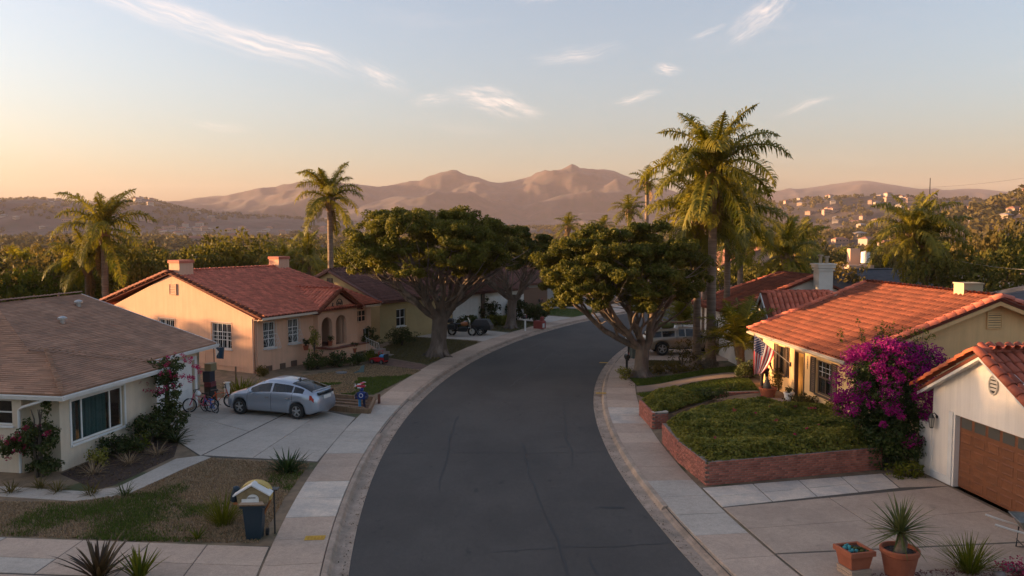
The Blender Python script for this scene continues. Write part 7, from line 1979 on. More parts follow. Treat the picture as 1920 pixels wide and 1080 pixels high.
def bicycle(label, x, y, rz, s, col, seat_m, lean=.12, group=None):
    t = empty('child_bicycle', (x, y, .14), rz, label, 'bicycle'); t.rotation_euler = (lean, 0, rz); t.scale = (s, s, s)
    m = mat('bike_' + '_'.join(str(int(c * 100)) for c in col), col, .4)
    r = .26
    for wx_, nm in ((.42, 'front'), (-.42, 'rear')):
        w = MB(); k = 24
        w.tube([(r * math.cos(2 * math.pi * i / k), 0, r * math.sin(2 * math.pi * i / k)) for i in range(k + 1)], .026, 6, caps=False)
        o = w.build('wheel', tyre, t, (wx_, 0, r + .026))
        sp = MB()
        for i in range(12): a = 2 * math.pi * i / 12; sp.tube([(0, .015 * (-1) ** i, 0), ((r - .02) * math.cos(a), 0, (r - .02) * math.sin(a))], .004, 3)
        sp.tube([((r - .035) * math.cos(2 * math.pi * i / k), 0, (r - .035) * math.sin(2 * math.pi * i / k)) for i in range(k + 1)], .010, 4, caps=False)
        sp.build('rim', alloy, o)
    f = MB(); z = r + .026
    f.tube([(-.42, 0, z), (-.08, 0, z - .02), (.27, 0, z + .36), (-.14, 0, z + .30), (-.42, 0, z)], .021, 6); f.tube([(-.08, 0, z - .02), (-.16, 0, z + .40)], .021, 6); f.tube([(.42, 0, z), (.33, 0, z + .2), (.25, 0, z + .47)], .022, 6)
    f.build('frame', m, t)
    h = MB(); h.tube([(.12, -.25, z + .62), (.22, -.2, z + .60), (.25, 0, z + .48), (.22, .2, z + .60), (.12, .25, z + .62)], .017, 6); h.build('handlebar', black_pl, t)
    q = MB(); q.prism([(-.30, -.07, z + .42), (-.30, .07, z + .42), (-.04, .025, z + .43), (-.04, -.025, z + .43)], (0, 0, .05)); q.build('saddle', seat_m, t)
    g = MB(); g.lathe([(.075, -.006), (.075, .006)], 14); g.build('chainwheel', alloy, t, (-.08, -.03, z - .02), None, (R(90), 0, 0))
    c = MB(); c.tube([(-.08, -.05, z - .02), (.02, -.07, z - .12), (.05, -.13, z - .12)], .01, 5); c.tube([(-.08, .05, z - .02), (-.18, .07, z + .08), (-.2, .13, z + .08)], .01, 5); c.build('crank', black_pl, t)
    return t
bicycle('pink and blue child bicycle nearest the white garage door', -12.85, 32.75, R(185), 1.05, (.55, .05, .12), black_pl)
bicycle('small blue child bicycle leaning between the other two', -12.45, 32.75, R(150), .78, (.02, .12, .45), mat('blue_seat', (.02, .1, .4)), -.15)
bicycle('orange child bicycle farthest from the white garage door', -12.35, 33.55, R(20), 1.08, (.62, .09, .02), black_pl, .1)
hm = MB(); hm.lathe([(.0, .16), (.07, .14), (.12, .07), (.13, 0)], 10); tag(hm.build('helmet', white_p, None, (-13.0, 32.9, .86), None, (.4, .2, 0), smooth=True), 'white helmet hung on the pink bicycle handlebar', 'helmet')
def motorbike():
    t = empty('motorbike', (-3.6, 57.6, .14), R(-12), 'black touring motorbike with panniers parked on the second driveway', 'motorbike')
    for x in (.75, -.75):
        mb = MB(); k = 20; mb.tube([(.27 * math.cos(2 * math.pi * i / k), 0, .27 * math.sin(2 * math.pi * i / k)) for i in range(k + 1)], .075, 7, caps=False); o = mb.build('wheel', tyre, t, (x, 0, .345))
        g = MB(); g.lathe([(.2, -.03), (.2, .03)], 14); g.build('rim', alloy, o, None, None, (R(90), 0, 0))
    b = MB(); b.tube([(-.75, 0, .35), (-.2, 0, .42), (.35, 0, .45), (.5, 0, .95)], .06, 6); b.box(-.25, .35, -.16, .16, .32, .66, bev=.05); b.build('frame', black_pl, t)
    b = MB(); b.lathe([(0, -.34), (.12, -.28), (.17, 0), (.12, .25), (0, .32)], 10); b.build('fuel_tank', mat('orange_tank', (.40, .14, .05), .35), t, (.2, 0, .88), None, (0, R(86), 0), smooth=True)
    b = MB(); b.box(-.85, -.05, -.15, .15, .80, .92, bev=.04); b.build('seat', mat('black_leather', (.015, .015, .016), .5), t)
    for s in (-1, 1):
        b = MB(); b.box(-1.05, -.45, s * .18, s * .42, .48, .86, bev=.06); b.build('pannier', black_pl, t)
    b = MB(); b.box(-1.1, -.65, -.24, .24, .95, 1.25, bev=.08); b.build('top_box', black_pl, t)
    b = MB(); b.tube([(.75, .09, .35), (.5, .09, 1.0)], .03, 6); b.tube([(.75, -.09, .35), (.5, -.09, 1.0)], .03, 6); b.build('fork', chrome, t)
    b = MB(); b.tube([(.25, -.4, 1.1), (.42, -.3, 1.12), (.5, 0, 1.0), (.42, .3, 1.12), (.25, .4, 1.1)], .02, 6); b.build('handlebar', chrome, t)
    b = MB(); b.prism([(.62, -.2, .95), (.62, .2, .95), (.42, .14, 1.35), (.42, -.14, 1.35)], (.015, 0, 0)); b.build('windscreen', carglass, t)
    b = MB(); b.tube([(-.9, .14, .42), (-.2, .18, .36), (.2, .16, .4)], .04, 7); b.build('exhaust', chrome, t)
motorbike()
def trailer():
    t = empty('covered_trailer', (-2.2, 58.4, .14), R(-12), 'small black covered trailer behind the motorbike', 'trailer')
    b = MB(); b.box(-.75, .75, -.5, .5, .42, .8, bev=.08); b.prism([(-.7, -.46, .8), (.7, -.46, .8), (.45, -.3, 1.12), (-.45, -.3, 1.12)], (0, .8, 0)); b.build('body', black_pl, t)
    for s in (-1, 1): wheel(t, 0, s * .56, .27, .12, s, 5)
    b = MB(); b.tube([(-.7, 0, .5), (-1.4, 0, .46)], .03, 6); b.build('drawbar', chrome, t)
trailer()

# ------------------------------------------------------------------ small things
wood = mat('weathered_wood', (.27, .17, .10), .9, (.18, .11, .065), scale=3, stretch=(8, 1, 1), amt=.8, rnd=.15)
def mailbox_near():
    t = empty('mailbox', (-6.25, 19.1, .12), R(4), 'house-shaped mailbox with yellow arched back and white gable on a navy pedestal', 'mailbox')
    navy = mat('navy_plastic', (.008, .026, .042), .5)
    b = MB(); b.add([(-.17, -.15, 0), (.17, -.15, 0), (.17, .15, 0), (-.17, .15, 0), (-.24, -.19, .80), (.24, -.19, .80), (.24, .19, .80), (-.24, .19, .80)], [(3, 2, 1, 0), (4, 5, 6, 7), (0, 1, 5, 4), (1, 2, 6, 5), (2, 3, 7, 6), (3, 0, 4, 7)]); b.box(-.30, .30, -.22, .22, .802, .87, bev=.02); b.build('pedestal', navy, t)
    w = MB(); w.lathe([(.09, -.03), (.09, .03)], 12); w.build('wheel', tyre, t, (.26, .16, .09), None, (0, R(90), 0))
    w = MB(); w.box(-.34, .34, -.26, .3, .873, .91); w.box(-.44, -.2, .05, .4, .85, .872); w.build('shelf', wood, t)
    tan = mat('tan_render', (.30, .225, .12), .9, (.22, .16, .085), scale=9, bump=.6, bscale=30)
    # arched shell
    n = 12
    pr = [(-.38, .912)] + [(-.40 * math.cos(math.pi * i / n), 1.02 + .34 * math.sin(math.pi * i / n)) for i in range(n + 1)] + [(.38, .912)]
    s = MB(); s.prism([(x, .02, z) for x, z in pr], (0, .26, 0)); s.build('arched_shell', mat('yellow_shell', (.58, .40, .10), .6, (.5, .34, .1), scale=5), t)
    f = MB(); f.prism([(-.34, -.2, .912), (.34, -.2, .912), (.37, -.2, 1.12), (0, -.2, 1.33), (-.37, -.2, 1.12)], (0, .218, 0)); f.build('front', tan, t)
    r = MB(); r.prism([(-.43, -.26, 1.10), (0, -.26, 1.36), (0, -.26, 1.395), (-.45, -.26, 1.125)], (0, .34, 0)); r.prism([(.43, -.26, 1.10), (.002, -.26, 1.36), (.002, -.26, 1.395), (.45, -.26, 1.125)], (0, .34, 0)); r.build('gable_roof', white_p, t)
    q = MB(); q.box(-.24, .16, -.235, -.203, .955, 1.03); pr = [(-.13, 1.03)] + [(.05 - .14 * math.cos(math.pi * i / 10) - .03, 1.03 + .11 * math.sin(math.pi * i / 10)) for i in range(11)] + [(.16, 1.03)]
    q.prism([(x, -.230, z) for x, z in pr], (0, .025, 0)); q.build('letter_plate', white_p, t)
    q = MB(); q.box(-.10, .09, -.238, -.234, 1.055, 1.075); q.build('slot', dark_in, t)
    q = MB(); q.prism([(-.3, -.28, .912), (.3, -.28, .912), (.24, -.205, .955), (-.26, -.205, .955)], (0, .005, .012)); q.build('tray', mat('pale_wood', (.42, .29, .20), .8), t)
    q = MB(); q.lathe([(.09, -.2), (.1, 0), (.08, .16), (.0, .2)], 10); q.build('paper_tube', navy, t, (-.47, .1, 1.08), None, (.2, .25, 0)); 
    q = MB(); q.box(-.5, -.34, .0, .3, .83, .87); q.build('bracket', mat('orange_wood', (.36, .13, .04), .8), t)
    q = MB(); q.tube([(.42, .25, -.05), (.42, .25, 1.1)], .022, 6); q.box(.33, .52, .16, .4, 1.103, 1.125); q.build('side_post', iron, t)
    q = MB(); q.tube([(.2, .1, .55), (.36, .14, .9)], .03, 6); q.build('brace', mat('orange_wood', (.36, .13, .04)), t)
mailbox_near()
def street_mailbox(label, x, y, z, rz, m, h, L=.5, pm=None, name='mailbox'):
    t = empty(name, (x, y, z), R(rz), label, 'mailbox')
    p = MB(); p.box(-.05, .05, -.05, .05, -.1, h); p.box(-.05, .05, -.28, .2, h - .10, h - .003); p.build('post', pm or iron, t)
    n = 8; pr = [(-.1, 0)] + [(-.1 * math.cos(math.pi * i / n), .12 + .1 * math.sin(math.pi * i / n)) for i in range(n + 1)] + [(.1, 0)]
    b = MB(); b.prism([(x_, -L * .6, h + z_) for x_, z_ in pr], (0, L, 0)); b.build('box', m, t)
    f = MB(); f.box(.103, .115, -.05, .0, h + .1, h + .28); f.build('flag', mat('red_flag', (.5, .03, .02), .5), t)
    d = MB(); d.box(-.03, .03, -L * .6 - .02, -L * .6 - .002, h + .1, h + .13); d.build('handle', chrome, t)
    return t
street_mailbox('white mailbox on a dark arm by the right kerb, beyond the fig tree', 6.95, 47.6, .13, 80, white_p, 1.0)
street_mailbox('black mailbox on a short post just before the right fig trunk', 6.25, 43.4, .13, 10, iron, .62, .42)
street_mailbox('black mailbox on the far green lawn across the street', 2.75, 76.0, .12, -40, iron, 1.0)
street_mailbox('small white mailbox post beside the second left driveway', 1.0, 60.6, .12, -30, iron, .95, .42, white_p)
b = MB(); b.add([(-.22, -.24, 0), (.22, -.24, 0), (.22, .24, 0), (-.22, .24, 0), (-.28, -.3, .85), (.28, -.3, .85), (.28, .3, .85), (-.28, .3, .85)], [(3, 2, 1, 0), (0, 1, 5, 4), (1, 2, 6, 5), (2, 3, 7, 6), (3, 0, 4, 7), (4, 5, 6, 7)])
wb_ = empty('wheelie_bin', (7.3, 47.4, .13), R(10), 'grey green wheelie bin half behind the right fig trunk', 'bin'); b.build('bin', mat('bin_green', (.12, .14, .12), .6), wb_)
b = MB(); b.box(-.3, .3, -.33, .3, .853, .92, bev=.03); b.build('lid', MATS['bin_green'], wb_)
# red fire hydrant-like utility box with white cap on the left verge
hy = empty('utility_pedestal', (2.15, 62.3, .12), R(-35), 'squat red utility box with pale cap on the left verge', 'utility box')
b = MB(); b.box(-.38, .38, -.3, .3, 0, .62, bev=.05); b.build('box', mat('faded_red', (.26, .055, .045), .8), hy); b = MB(); b.box(.12, .34, -.12, .12, .623, .95, bev=.05); b.build('cap', MATS['faded_red'], hy); b = MB(); b.box(.385, .40, -.18, .1, .1, .42); b.build('label_plate', white_p, hy)
# timber edged bed with toys
rb = empty('timber_bed', (0, 0, .12), 0, 'low brown timber bed with soil between driveway and lawn', 'garden bed')
A_, B_, C_, D_ = Vector((-8.1, 35.65, 0)), Vector((-6.05, 34.95, 0)), Vector((-5.85, 32.55, 0)), Vector((-7.7, 33.25, 0))
b = MB(); b.prism([A_ + Vector((0, 0, .02)), B_ + Vector((0, 0, .02)), C_ + Vector((0, 0, .02)), D_ + Vector((0, 0, .02))][::-1], (0, 0, .05)); b.build('soil', mat('brown_soil', (.14, .075, .04), .98, (.09, .05, .03), scale=5, bump=.8, bscale=25), rb)
for a, c in ((A_, B_), (B_, C_), (C_, D_), (D_, A_)):
    d = (c - a).normalized(); n_ = Vector((-d.y, d.x, 0)); n = 2
    for i in range(n):
        p, q = a + (c - a) * (i / n) + d * .01, a + (c - a) * ((i + 1) / n) - d * .01
        b = MB(); b.prism([p - n_ * .05, q - n_ * .05, q + n_ * .05, p + n_ * .05], (0, 0, .2 + random.uniform(0, .03))); b.build('plank', wood, rb)
for f in (.25, .5, .75):
    p, q = A_ + (D_ - A_) * f, B_ + (C_ - B_) * f; d = (q - p).normalized(); n_ = Vector((-d.y, d.x, 0))
    b = MB(); b.prism([p - n_ * .05 + d * .1, q - n_ * .05 - d * .3, q + n_ * .05 - d * .3, p + n_ * .05 + d * .1], (0, 0, .13)); b.build('plank', wood, rb)
b = MB(); b.tube([(-5.78, 32.95, 0), (-5.78, 32.95, .42)], .06, 8); tag(b.build('stub_post', mat('redwood', (.15, .05, .028)), None, (0, 1.6, .12)), 'short dark red post at the pavement corner of the timber bed', 'post')
def toy_robot():
    t = empty('toy_figure', (-6.35, 33.6, .19), R(-10), 'blue toy figure with a red and white toy plane on top, in the timber bed', 'toy')
    blue = mat('toy_blue', (.012, .04, .20), .4); navy = mat('toy_navy', (.012, .016, .05), .5); red = mat('toy_red', (.45, .03, .06), .45); lb = mat('toy_light_blue', (.06, .26, .50), .4)
    b = MB(); b.box(-.17, .17, -.1, .1, .34, .64, bev=.05); b.build('torso', blue, t)
    for s in (-1, 1):
        b = MB(); b.tube([(s * .09, 0, 0), (s * .1, 0, .16), (s * .09, 0, .34)], [.065, .06, .075], 8); b.build('leg', navy if s > 0 else lb, t)
        b = MB(); b.tube([(s * .19, 0, .60), (s * .27, -.04, .46), (s * .22, -.12, .36)], [.06, .055, .05], 8); b.build('arm', navy, t)
    b = MB(); b.lathe([(0, -.09), (.07, -.06), (.09, 0), (.07, .07), (0, .1)], 10); b.build('head', blue, t, (0, 0, .73), smooth=True)
    b = MB(); k = 14; b.tube([(.08 * math.cos(2 * math.pi * i / k), -.105, .5 + .08 * math.sin(2 * math.pi * i / k)) for i in range(k + 1)], .014, 5, caps=False); b.build('chest_ring', mat('toy_white', (.6, .6, .62), .4), t)
    p = empty('toy_plane', (-6.4, 33.62, 1.05), R(-15), 'red and white toy biplane perched on the blue toy figure', 'toy')
    b = MB(); b.tube([(-.22, 0, 0), (-.05, 0, .03), (.2, 0, .02)], [.03, .075, .05], 8); b.build('fuselage', red, p)
    for z, m in ((-.02, red), (.13, red)):
        b = MB(); b.box(-.02, .12, -.27, .27, z, z + .025); o = b.build('wing', m, p)
        for s in (-1, 1): c = MB(); c.box(-.022, .122, s * .20, s * .28, z - .002, z + .027); c.build('wing_tip', MATS['toy_white'], o)
    b = MB(); b.box(-.26, -.18, -.1, .1, .01, .025); b.prism([(-.26, -.008, .02), (-.18, -.008, .02), (-.26, -.008, .12)], (0, .016, 0)); b.build('tail', MATS['toy_white'], p)
toy_robot()
def toy_car():
    t = empty('toy_ride_on_car', (-7.55, 45.35, .14), R(-25), 'red and blue ride-on toy car at the peach house steps', 'toy')
    red = MATS['toy_red']; 
    b = MB(); b.prism([(-.5, -.22, .12), (.45, -.22, .12), (.45, -.22, .34), (.1, -.22, .38), (-.1, -.22, .36), (-.5, -.22, .28)], (0, .44, 0)); b.build('body', mat('toy_bright_red', (.40, .02, .025), .4), t)
    for x in (-.32, .3):
        for s in (-1, 1): wheel(t, x, s * .24, .12, .08, s, 5)
    b = MB(); b.box(.12, .42, -.2, .2, .383, .52, bev=.05); b.build('seat', mat('toy_light_blue', (.06, .26, .50)), t)
    b = MB(); b.box(.42, .5, -.2, .2, .2, .55, bev=.03); b.build('backrest', black_pl, t)
    b = MB(); b.tube([(-.05, 0, .36), (.05, 0, .55)], .02, 6); k = 12; b.tube([(.05 + .03 * math.sin(2 * math.pi * i / k), .12 * math.cos(2 * math.pi * i / k), .55 + .1 * math.sin(2 * math.pi * i / k)) for i in range(k + 1)], .014, 5); b.build('steering_wheel', black_pl, t)
    b = MB(); b.tube([(.1, -.2, .5), (.12, -.2, .72), (.12, .2, .72), (.1, .2, .5)], .02, 6); b.build('roll_bar', red, t)
toy_car()
b = MB(); b.prism([(-.3, 0, 0), (.3, 0, 0), (.34, 0, .42), (.18, 0, .36), (.05, 0, .14)], (0, .05, 0)); t = tag(b.build('fin_ornament', mat('verdigris', (.12, .17, .165), .7), None, (-8.15, 42.2, .13), R(20)), 'grey-green fin-shaped garden ornament on the lawn', 'ornament')
b = MB(); b.prism([(math.cos(a) * .3 * (1 + .2 * math.sin(3 * a)), math.sin(a) * .22, 0) for a in np.linspace(0, 6.2, 10)], (0, 0, .09)); tag(b.build('flat_rock', mat('grey_rock', (.2, .2, .2), .9, bump=.5), None, (-9.0, 42.0, .13)), 'flat grey rock beside the fin-shaped ornament', 'rock')
# bins and boxes stacked behind the white garage corner
for i, (c, h_, l, nm) in enumerate((((.02, .022, .024), .55, 'dark storage bin at the bottom of the stack by the garage corner', 'storage_bin'), ((.14, .03, .04), .22, 'red storage box on the dark bin by the garage corner', 'storage_box'), ((.025, .03, .045), .48, 'navy storage bin over the red box by the garage corner', 'storage_bin'), ((.22, .18, .10), .34, 'mustard box topping the stack by the garage corner', 'storage_box'),)):
    z0 = .14 + sum((.55, .22, .48, .34, .22)[:i])
    t = empty(nm, (-13.5 + random.uniform(-.05, .05), 35.6 + random.uniform(-.06, .06), z0), R(-9.5 + random.uniform(-14, 14)), l, 'box')
    b = MB(); b.box(-.17, .17, -.2, .2, .0, h_ - .05, bev=.02); m = mat('bin_' + nm + str(i), c, .6); b.build('body', m, t)
    b = MB(); b.box(-.18, .18, -.21, .21, h_ - .048, h_ - .002, bev=.015); b.build('lid', m, t)
b = MB(); b.lathe([(.12, 0), (.1, .1), (.14, .4), (.1, .6), (.16, .66)], 10); tag(b.build('plaster_urn', white_p, None, (-12.9, 36.0, .13), smooth=True), 'white plaster urn beside the stacked bins', 'urn')
bn = empty('banner', (-13.5, 36.3, 2.35), R(70), 'small dark blue banner with a white triangle on a bracket by the garage corner', 'banner')
b = MB(); n = 10; b.add([(.06 * math.sin(i) * .3, -.02 - .5 * i / n, 0) for i in range(n + 1)] + [(.06 * math.sin(i + 1) * .3, -.05 - .42 * i / n, -.52) for i in range(n + 1)], [(i, i + 1, n + 2 + i, n + 1 + i) for i in range(n)]); b.build('cloth', mat('banner_blue', (.02, .06, .11), .8), bn)
b = MB(); b.add([(-.025, -.03, -.02), (-.025, -.03, -.46), (-.028, -.22, -.2)], [(0, 1, 2)]); b.build('emblem', white_p, bn)
b = MB(); b.tube([(0, .1, .02), (0, -.6, .02)], .012, 5); b.tube([(0, .08, -2.2), (0, .08, .04)], .02, 6); b.build('pole', iron, bn)
b = MB(); b.box(-.03, .03, -.03, .03, -.1, .85); tag(b.build('stake', wood, None, (-13.6, 39.2, .12)), 'rusty brown stake in the bed before the peach gable wall', 'stake')
ig = mat('terracotta', (.36, .105, .05), .85, (.29, .08, .038), scale=4, amt=.7, bump=.2, bscale=40, col3=(.40, .17, .11), scale3=2, lo3=.58, hi3=.75)
psoil = mat('pot_soil', (.03, .022, .017), .98, (.09, .08, .07), scale=30, bump=.9, bscale=60)
def pot(label, x, y, z, r, h, name='plant_pot', m=None):
    t = empty(name, (x, y, z), 0, label, 'pot')
    b = MB(); b.lathe([(r * .66, 0), (r * .72, .02), (r * .92, h * .72), (r * .94, h * .78), (r * .9, h * .8), (r * 1.0, h * .82), (r * 1.02, h * .97), (r * .98, h), (r * .88, h), (r * .84, h * .86)], 26, cap=False); b.lathe([(0.001, .0), (r * .66, .0)], 26, cap=False); b.build('pot', m or ig, t, smooth=False)
    s = MB(); s.lathe([(.001, h * .87), (r * .86, h * .86)], 20, cap=False); s.build('soil', psoil, t)
    return t
yp = pot('big round terracotta pot at the bottom right holding the yucca', 8.38, 16.95, .13, .40, .60)
yl = leafmat('yucca_leaf', (.07, .085, .022), (.17, .17, .055), .25, .5)
yk = empty('yucca', (8.38, 16.95, .13 + .51), 0, 'spiky green yucca with a short thick trunk growing from the round pot', 'yucca')
b = MB(); b.tube([(0, 0, -.1), (.0, 0, .2), (.02, 0, .42)], [.13, .09, .07], 12); b.tube([(.09, .02, -.08), (.12, .0, .2), (.06, 0, .38)], [.06, .05, .04], 8); b.build('trunk', mat('yucca_trunk', (.26, .19, .13), .95, (.16, .115, .08), scale=6, bump=.9, bscale=25), yk, smooth=True)
strappy('', 0, 0, 0, .82, 120, .020, yl, 190, (-28, 86), .35, stem=.42, sp=.05, asobj=True, parent=yk)
def square_pot():
    t = empty('square_planter', (7.42, 17.0, .13), R(14), 'square terracotta planter with teal and green succulents on stacked tiles', 'planter')
    for i in range(4):
        b = MB(); s = .24 + .012 * (i % 2); b.box(-s, s, -s, s, i * .045 + .002, i * .045 + .04, bev=.008); b.build('tile', mat('pale_tile', (.42, .30, .22), .9, rnd=.12), t, None, random.uniform(-.06, .06))
    z = .185
    b = MB(); a, c = .22, .27
    o1 = [(-a, -a, z), (a, -a, z), (a, a, z), (-a, a, z)]; o2 = [(-c, -c, z + .3), (c, -c, z + .3), (c, c, z + .3), (-c, c, z + .3)]
    b.add(o1 + o2, [(3, 2, 1, 0), (0, 1, 5, 4), (1, 2, 6, 5), (2, 3, 7, 6), (3, 0, 4, 7)])
    for (x0, x1, y0, y1) in ((-.31, .31, -.31, -.25), (-.31, .31, .25, .31), (-.31, -.25, -.25, .25), (.25, .31, -.25, .25)): b.box(x0, x1, y0, y1, z + .29, z + .40, bev=.008)
    b.build('planter', ig, t)
    b = MB(); b.box(-.25, .25, -.25, .25, z + .27, z + .345); b.build('soil', psoil, t)
    g = np.random.default_rng(9)
    for m, n, c in ((mat('teal_stone', (.03, .22, .24), .5, rnd=.2), 12, (-.12, .05)), (lf_shrub, 14, (.1, -.05))):
        for i in range(n):
            b = MB(); r = g.uniform(.025, .05); b.lathe([(0, -r), (r * .8, -r * .5), (r, 0), (r * .7, r * .6), (0, r * .9)], 7)
            b.build('stone' if m != lf_shrub else 'succulent', m, t, (c[0] + g.uniform(-.11, .11), c[1] + g.uniform(-.17, .17), z + .37), smooth=True)
square_pot()
def wheelbarrow():
    t = empty('wheelbarrow', (12.15, 18.05, .14), R(-14), 'grey wheelbarrow with long white handles at the right edge', 'wheelbarrow')
    hw = mat('pale_handle', (.62, .56, .50), .7)
    for s in (-1, 1):
        b = MB(); b.tube([(-1.05, s * .34, .72), (-.7, s * .32, .62), (-.2, s * .28, .50), (.9, s * .10, .34)], .024, 8); b.build('handle', hw, t)
        b = MB(); b.tube([(-.35, s * .3, .52), (-.38, s * .33, .02), (-.2, s * .33, .02), (-.05, s * .27, .45)], .018, 6); b.build('leg', iron, t)
    b = MB(); lo = [(-.35, -.22, .52), (.55, -.2, .45), (.55, .2, .45), (-.35, .22, .52)]; up = [(-.55, -.38, .82), (.85, -.34, .86), (.85, .34, .86), (-.55, .38, .82)]
    b.add(lo + up, [(0, 1, 2, 3), (0, 1, 5, 4), (1, 2, 6, 5), (2, 3, 7, 6), (3, 0, 4, 7)]); 
    for i in range(4): b.tube([up[i], up[(i + 1) % 4]], .014, 5)
    b.build('tray', mat('grey_tray', (.24, .24, .23), .5, (.16, .14, .12), scale=4, metal=.3), t)
    wheel(t, .95, 0, .2, .09, 1, 5)
    b = MB(); b.tube([(-.38, -.33, .2), (-.38, .33, .2)], .014, 5); b.build('brace', iron, t)
wheelbarrow()
for i, (x, y, r, l) in enumerate(((10.5, 16.85, .16, 'pale rock in the mulch right of the grass tuft'), (10.9, 17.2, .2, 'grey rock in the mulch below the wheelbarrow'), (11.3, 16.9, .17, 'flat rock at the right edge of the mulch'), (10.25, 17.35, .1, 'small white stone beside the grass tuft'), (11.45, 30.4, .28, 'purple-brown boulder at the yellow door step'), (11.2, 30.9, .2, 'small boulder next to the purple-brown one'))):
    b = MB(); g = np.random.default_rng(i + 60); n = 9; vs = []; fs = []
    pr = [(.75, -.1), (1.0, .15), (.85, .45), (.45, .65)]
    for rr, z in pr:
        for k in range(n): a = 2 * math.pi * k / n; f = g.uniform(.8, 1.15); vs.append((r * rr * f * math.cos(a), r * rr * f * .8 * math.sin(a), r * z * g.uniform(.85, 1.15)))
    for q_ in range(3):
        for k in range(n): fs.append((q_ * n + k, q_ * n + (k + 1) % n, (q_ + 1) * n + (k + 1) % n, (q_ + 1) * n + k))
    fs.append(tuple(range(3 * n, 4 * n)))
    b.add(vs, fs); tag(b.build('rock', mat('garden_rock', (.24, .19, .17), .95, (.17, .13, .12), scale=5, bump=.6, rnd=.25), None, (x, y, .14 if y < 20 else ZR(x, y)), g.uniform(0, 3), smooth=True), l, 'rock')
bush('low magenta flowering plant in the mulch at the right edge', 11.0, 17.0, .13, (.5, .3, .12), 191, pink, 16, 20, .06, 'flowering_plant')
# pots at the yellow door
p_ = pot('wide orange clay pot by the yellow house corner', 10.72, 33.3, .66, .36, .42)
pot('white pot with little plant at the yellow house wall', 11.35, 32.55, .68, .22, .34, m=white_p)
bush('little plant in the white pot', 11.35, 32.55, 1.0, (.18, .18, .12), 192, lf_olv, 8, 20, .07, 'pot_plant', .1)
st = empty('garden_statue', (10.68, 33.3, 1.05), 0, 'grey seated garden statue standing in the wide orange pot', 'statue')
b = MB(); b.lathe([(.2, 0), (.22, .1), (.17, .25), (.12, .38), (.14, .44), (.07, .5)], 12); b.build('body', mat('statue_stone', (.10, .095, .09), .9, (.06, .058, .055), scale=8), st, smooth=True); b = MB(); b.lathe([(0, -.08), (.07, -.05), (.085, 0), (.06, .07), (0, .09)], 10); b.build('head', MATS['statue_stone'], st, (0, -.02, .56), smooth=True); st.scale = (.8, .8, .75)
# flower pots on the peach porch
for (x, y, z, r, l) in ((-11.55, 44.75, .98, .16, 'red pot on the porch coping, left one'), (-10.6, 46.5, .98, .15, 'red pot on the porch coping, middle one'), (-9.3, 46.8, .55, .2, 'dark red pot bush at the porch railing')):
    pot(l, x, y, z, r, .26); bush(l.replace('pot', 'pot plant', 1).replace('red', 'green', 1), x, y, z + .24, (r * 1.2, r * 1.2, .2), int(193 + y), lf_shrub, 10, 20, .08, 'pot_plant', .12)

# ------------------------------------------------------------------ flag and the person behind it
def stars_flag():
    t = empty('flag', (0, 0, 0), 0, 'striped flag with white stars on blue, hanging from an angled pole on the yellow house', 'flag')
    m0, tip = Vector((11.66, 33.35, 2.05)), Vector((10.28, 33.95, 3.24))
    p = MB(); p.tube([m0, tip], .016, 8); p.build('pole', mat('pole_grey', (.42, .40, .37), .5), t)
    b = MB(); b.lathe([(0, -.03), (.03, -.02), (.03, .02), (0, .03)], 8); b.build('finial', mat('gold', (.6, .42, .12), .3, metal=.8), t, tip); b = MB(); b.box(-.03, .06, -.04, .04, -.1, .08); b.build('bracket', iron, t, m0)
    red, wht, blu = mat('flag_red', (.42, .022, .035), .8), mat('flag_white', (.78, .72, .68), .8), mat('flag_blue', (.018, .028, .10), .8)
    hoist = (m0 - tip) * .57; NI, NJ = 52, 40; L = 1.62
    d = hoist.normalized(); side = d.cross(Vector((0, 0, 1))).normalized()
    def P(i, j):
        a, f = i / NI, j / NJ
        base = tip + hoist * (.02 + .98 * a)
        # cloth hangs; towards the fly the folds gather it
        gather = (a - .22) * f ** 1.3 * .62
        q = base - hoist * gather + Vector((0, 0, -1)) * L * f * (1 - .20 * a * f) + Vector((-.10, .0, 0)) * f
        fold = math.sin(a * 13 + 1.2 * f) * .075 * f ** .8 + math.sin(a * 5.5 + f * 3) * .05 * f
        return q + side * fold
    V = [P(i, j) for i in range(NI + 1) for j in range(NJ + 1)]
    F = []; MI = []
    for i in range(NI):
        for j in range(NJ):
            F.append((i * (NJ + 1) + j, (i + 1) * (NJ + 1) + j, (i + 1) * (NJ + 1) + j + 1, i * (NJ + 1) + j + 1))
            st_ = i // 4
            MI.append(2 if (i < 28 and j < 16) else (0 if st_ % 2 == 0 else 1))
    mb = MB(); mb.add(V, F); mb.m = MI
    cl = mb.build('cloth', [red, wht, blu], t, smooth=True)
    s = MB()
    rows = 9
    for r_ in range(rows):
        k = 6 if r_ % 2 == 0 else 5
        for c in range(k):
            a = 28 * (r_ + 1) / 10; b_ = 16 * ((c + .5) / 6 if k == 6 else (c + 1) / 6)
            i, j = a, b_
            i0, j0 = int(i), int(j); ce = P(i, j); u = (P(i + .5, j) - ce).normalized(); v = (P(i, j + .5) - ce).normalized(); nr = u.cross(v).normalized()
            for sg in (1, -1):
                pts = [ce + nr * .006 * sg + (u * math.sin(math.pi * q / 5) - v * math.cos(math.pi * q / 5)) * (.026 if q % 2 == 0 else .011) for q in range(10)]
                s.add(pts, [tuple(range(10))])
    o = s.build('stars', wht, cl); tag(o, None, None, None, 'stuff')
stars_flag()
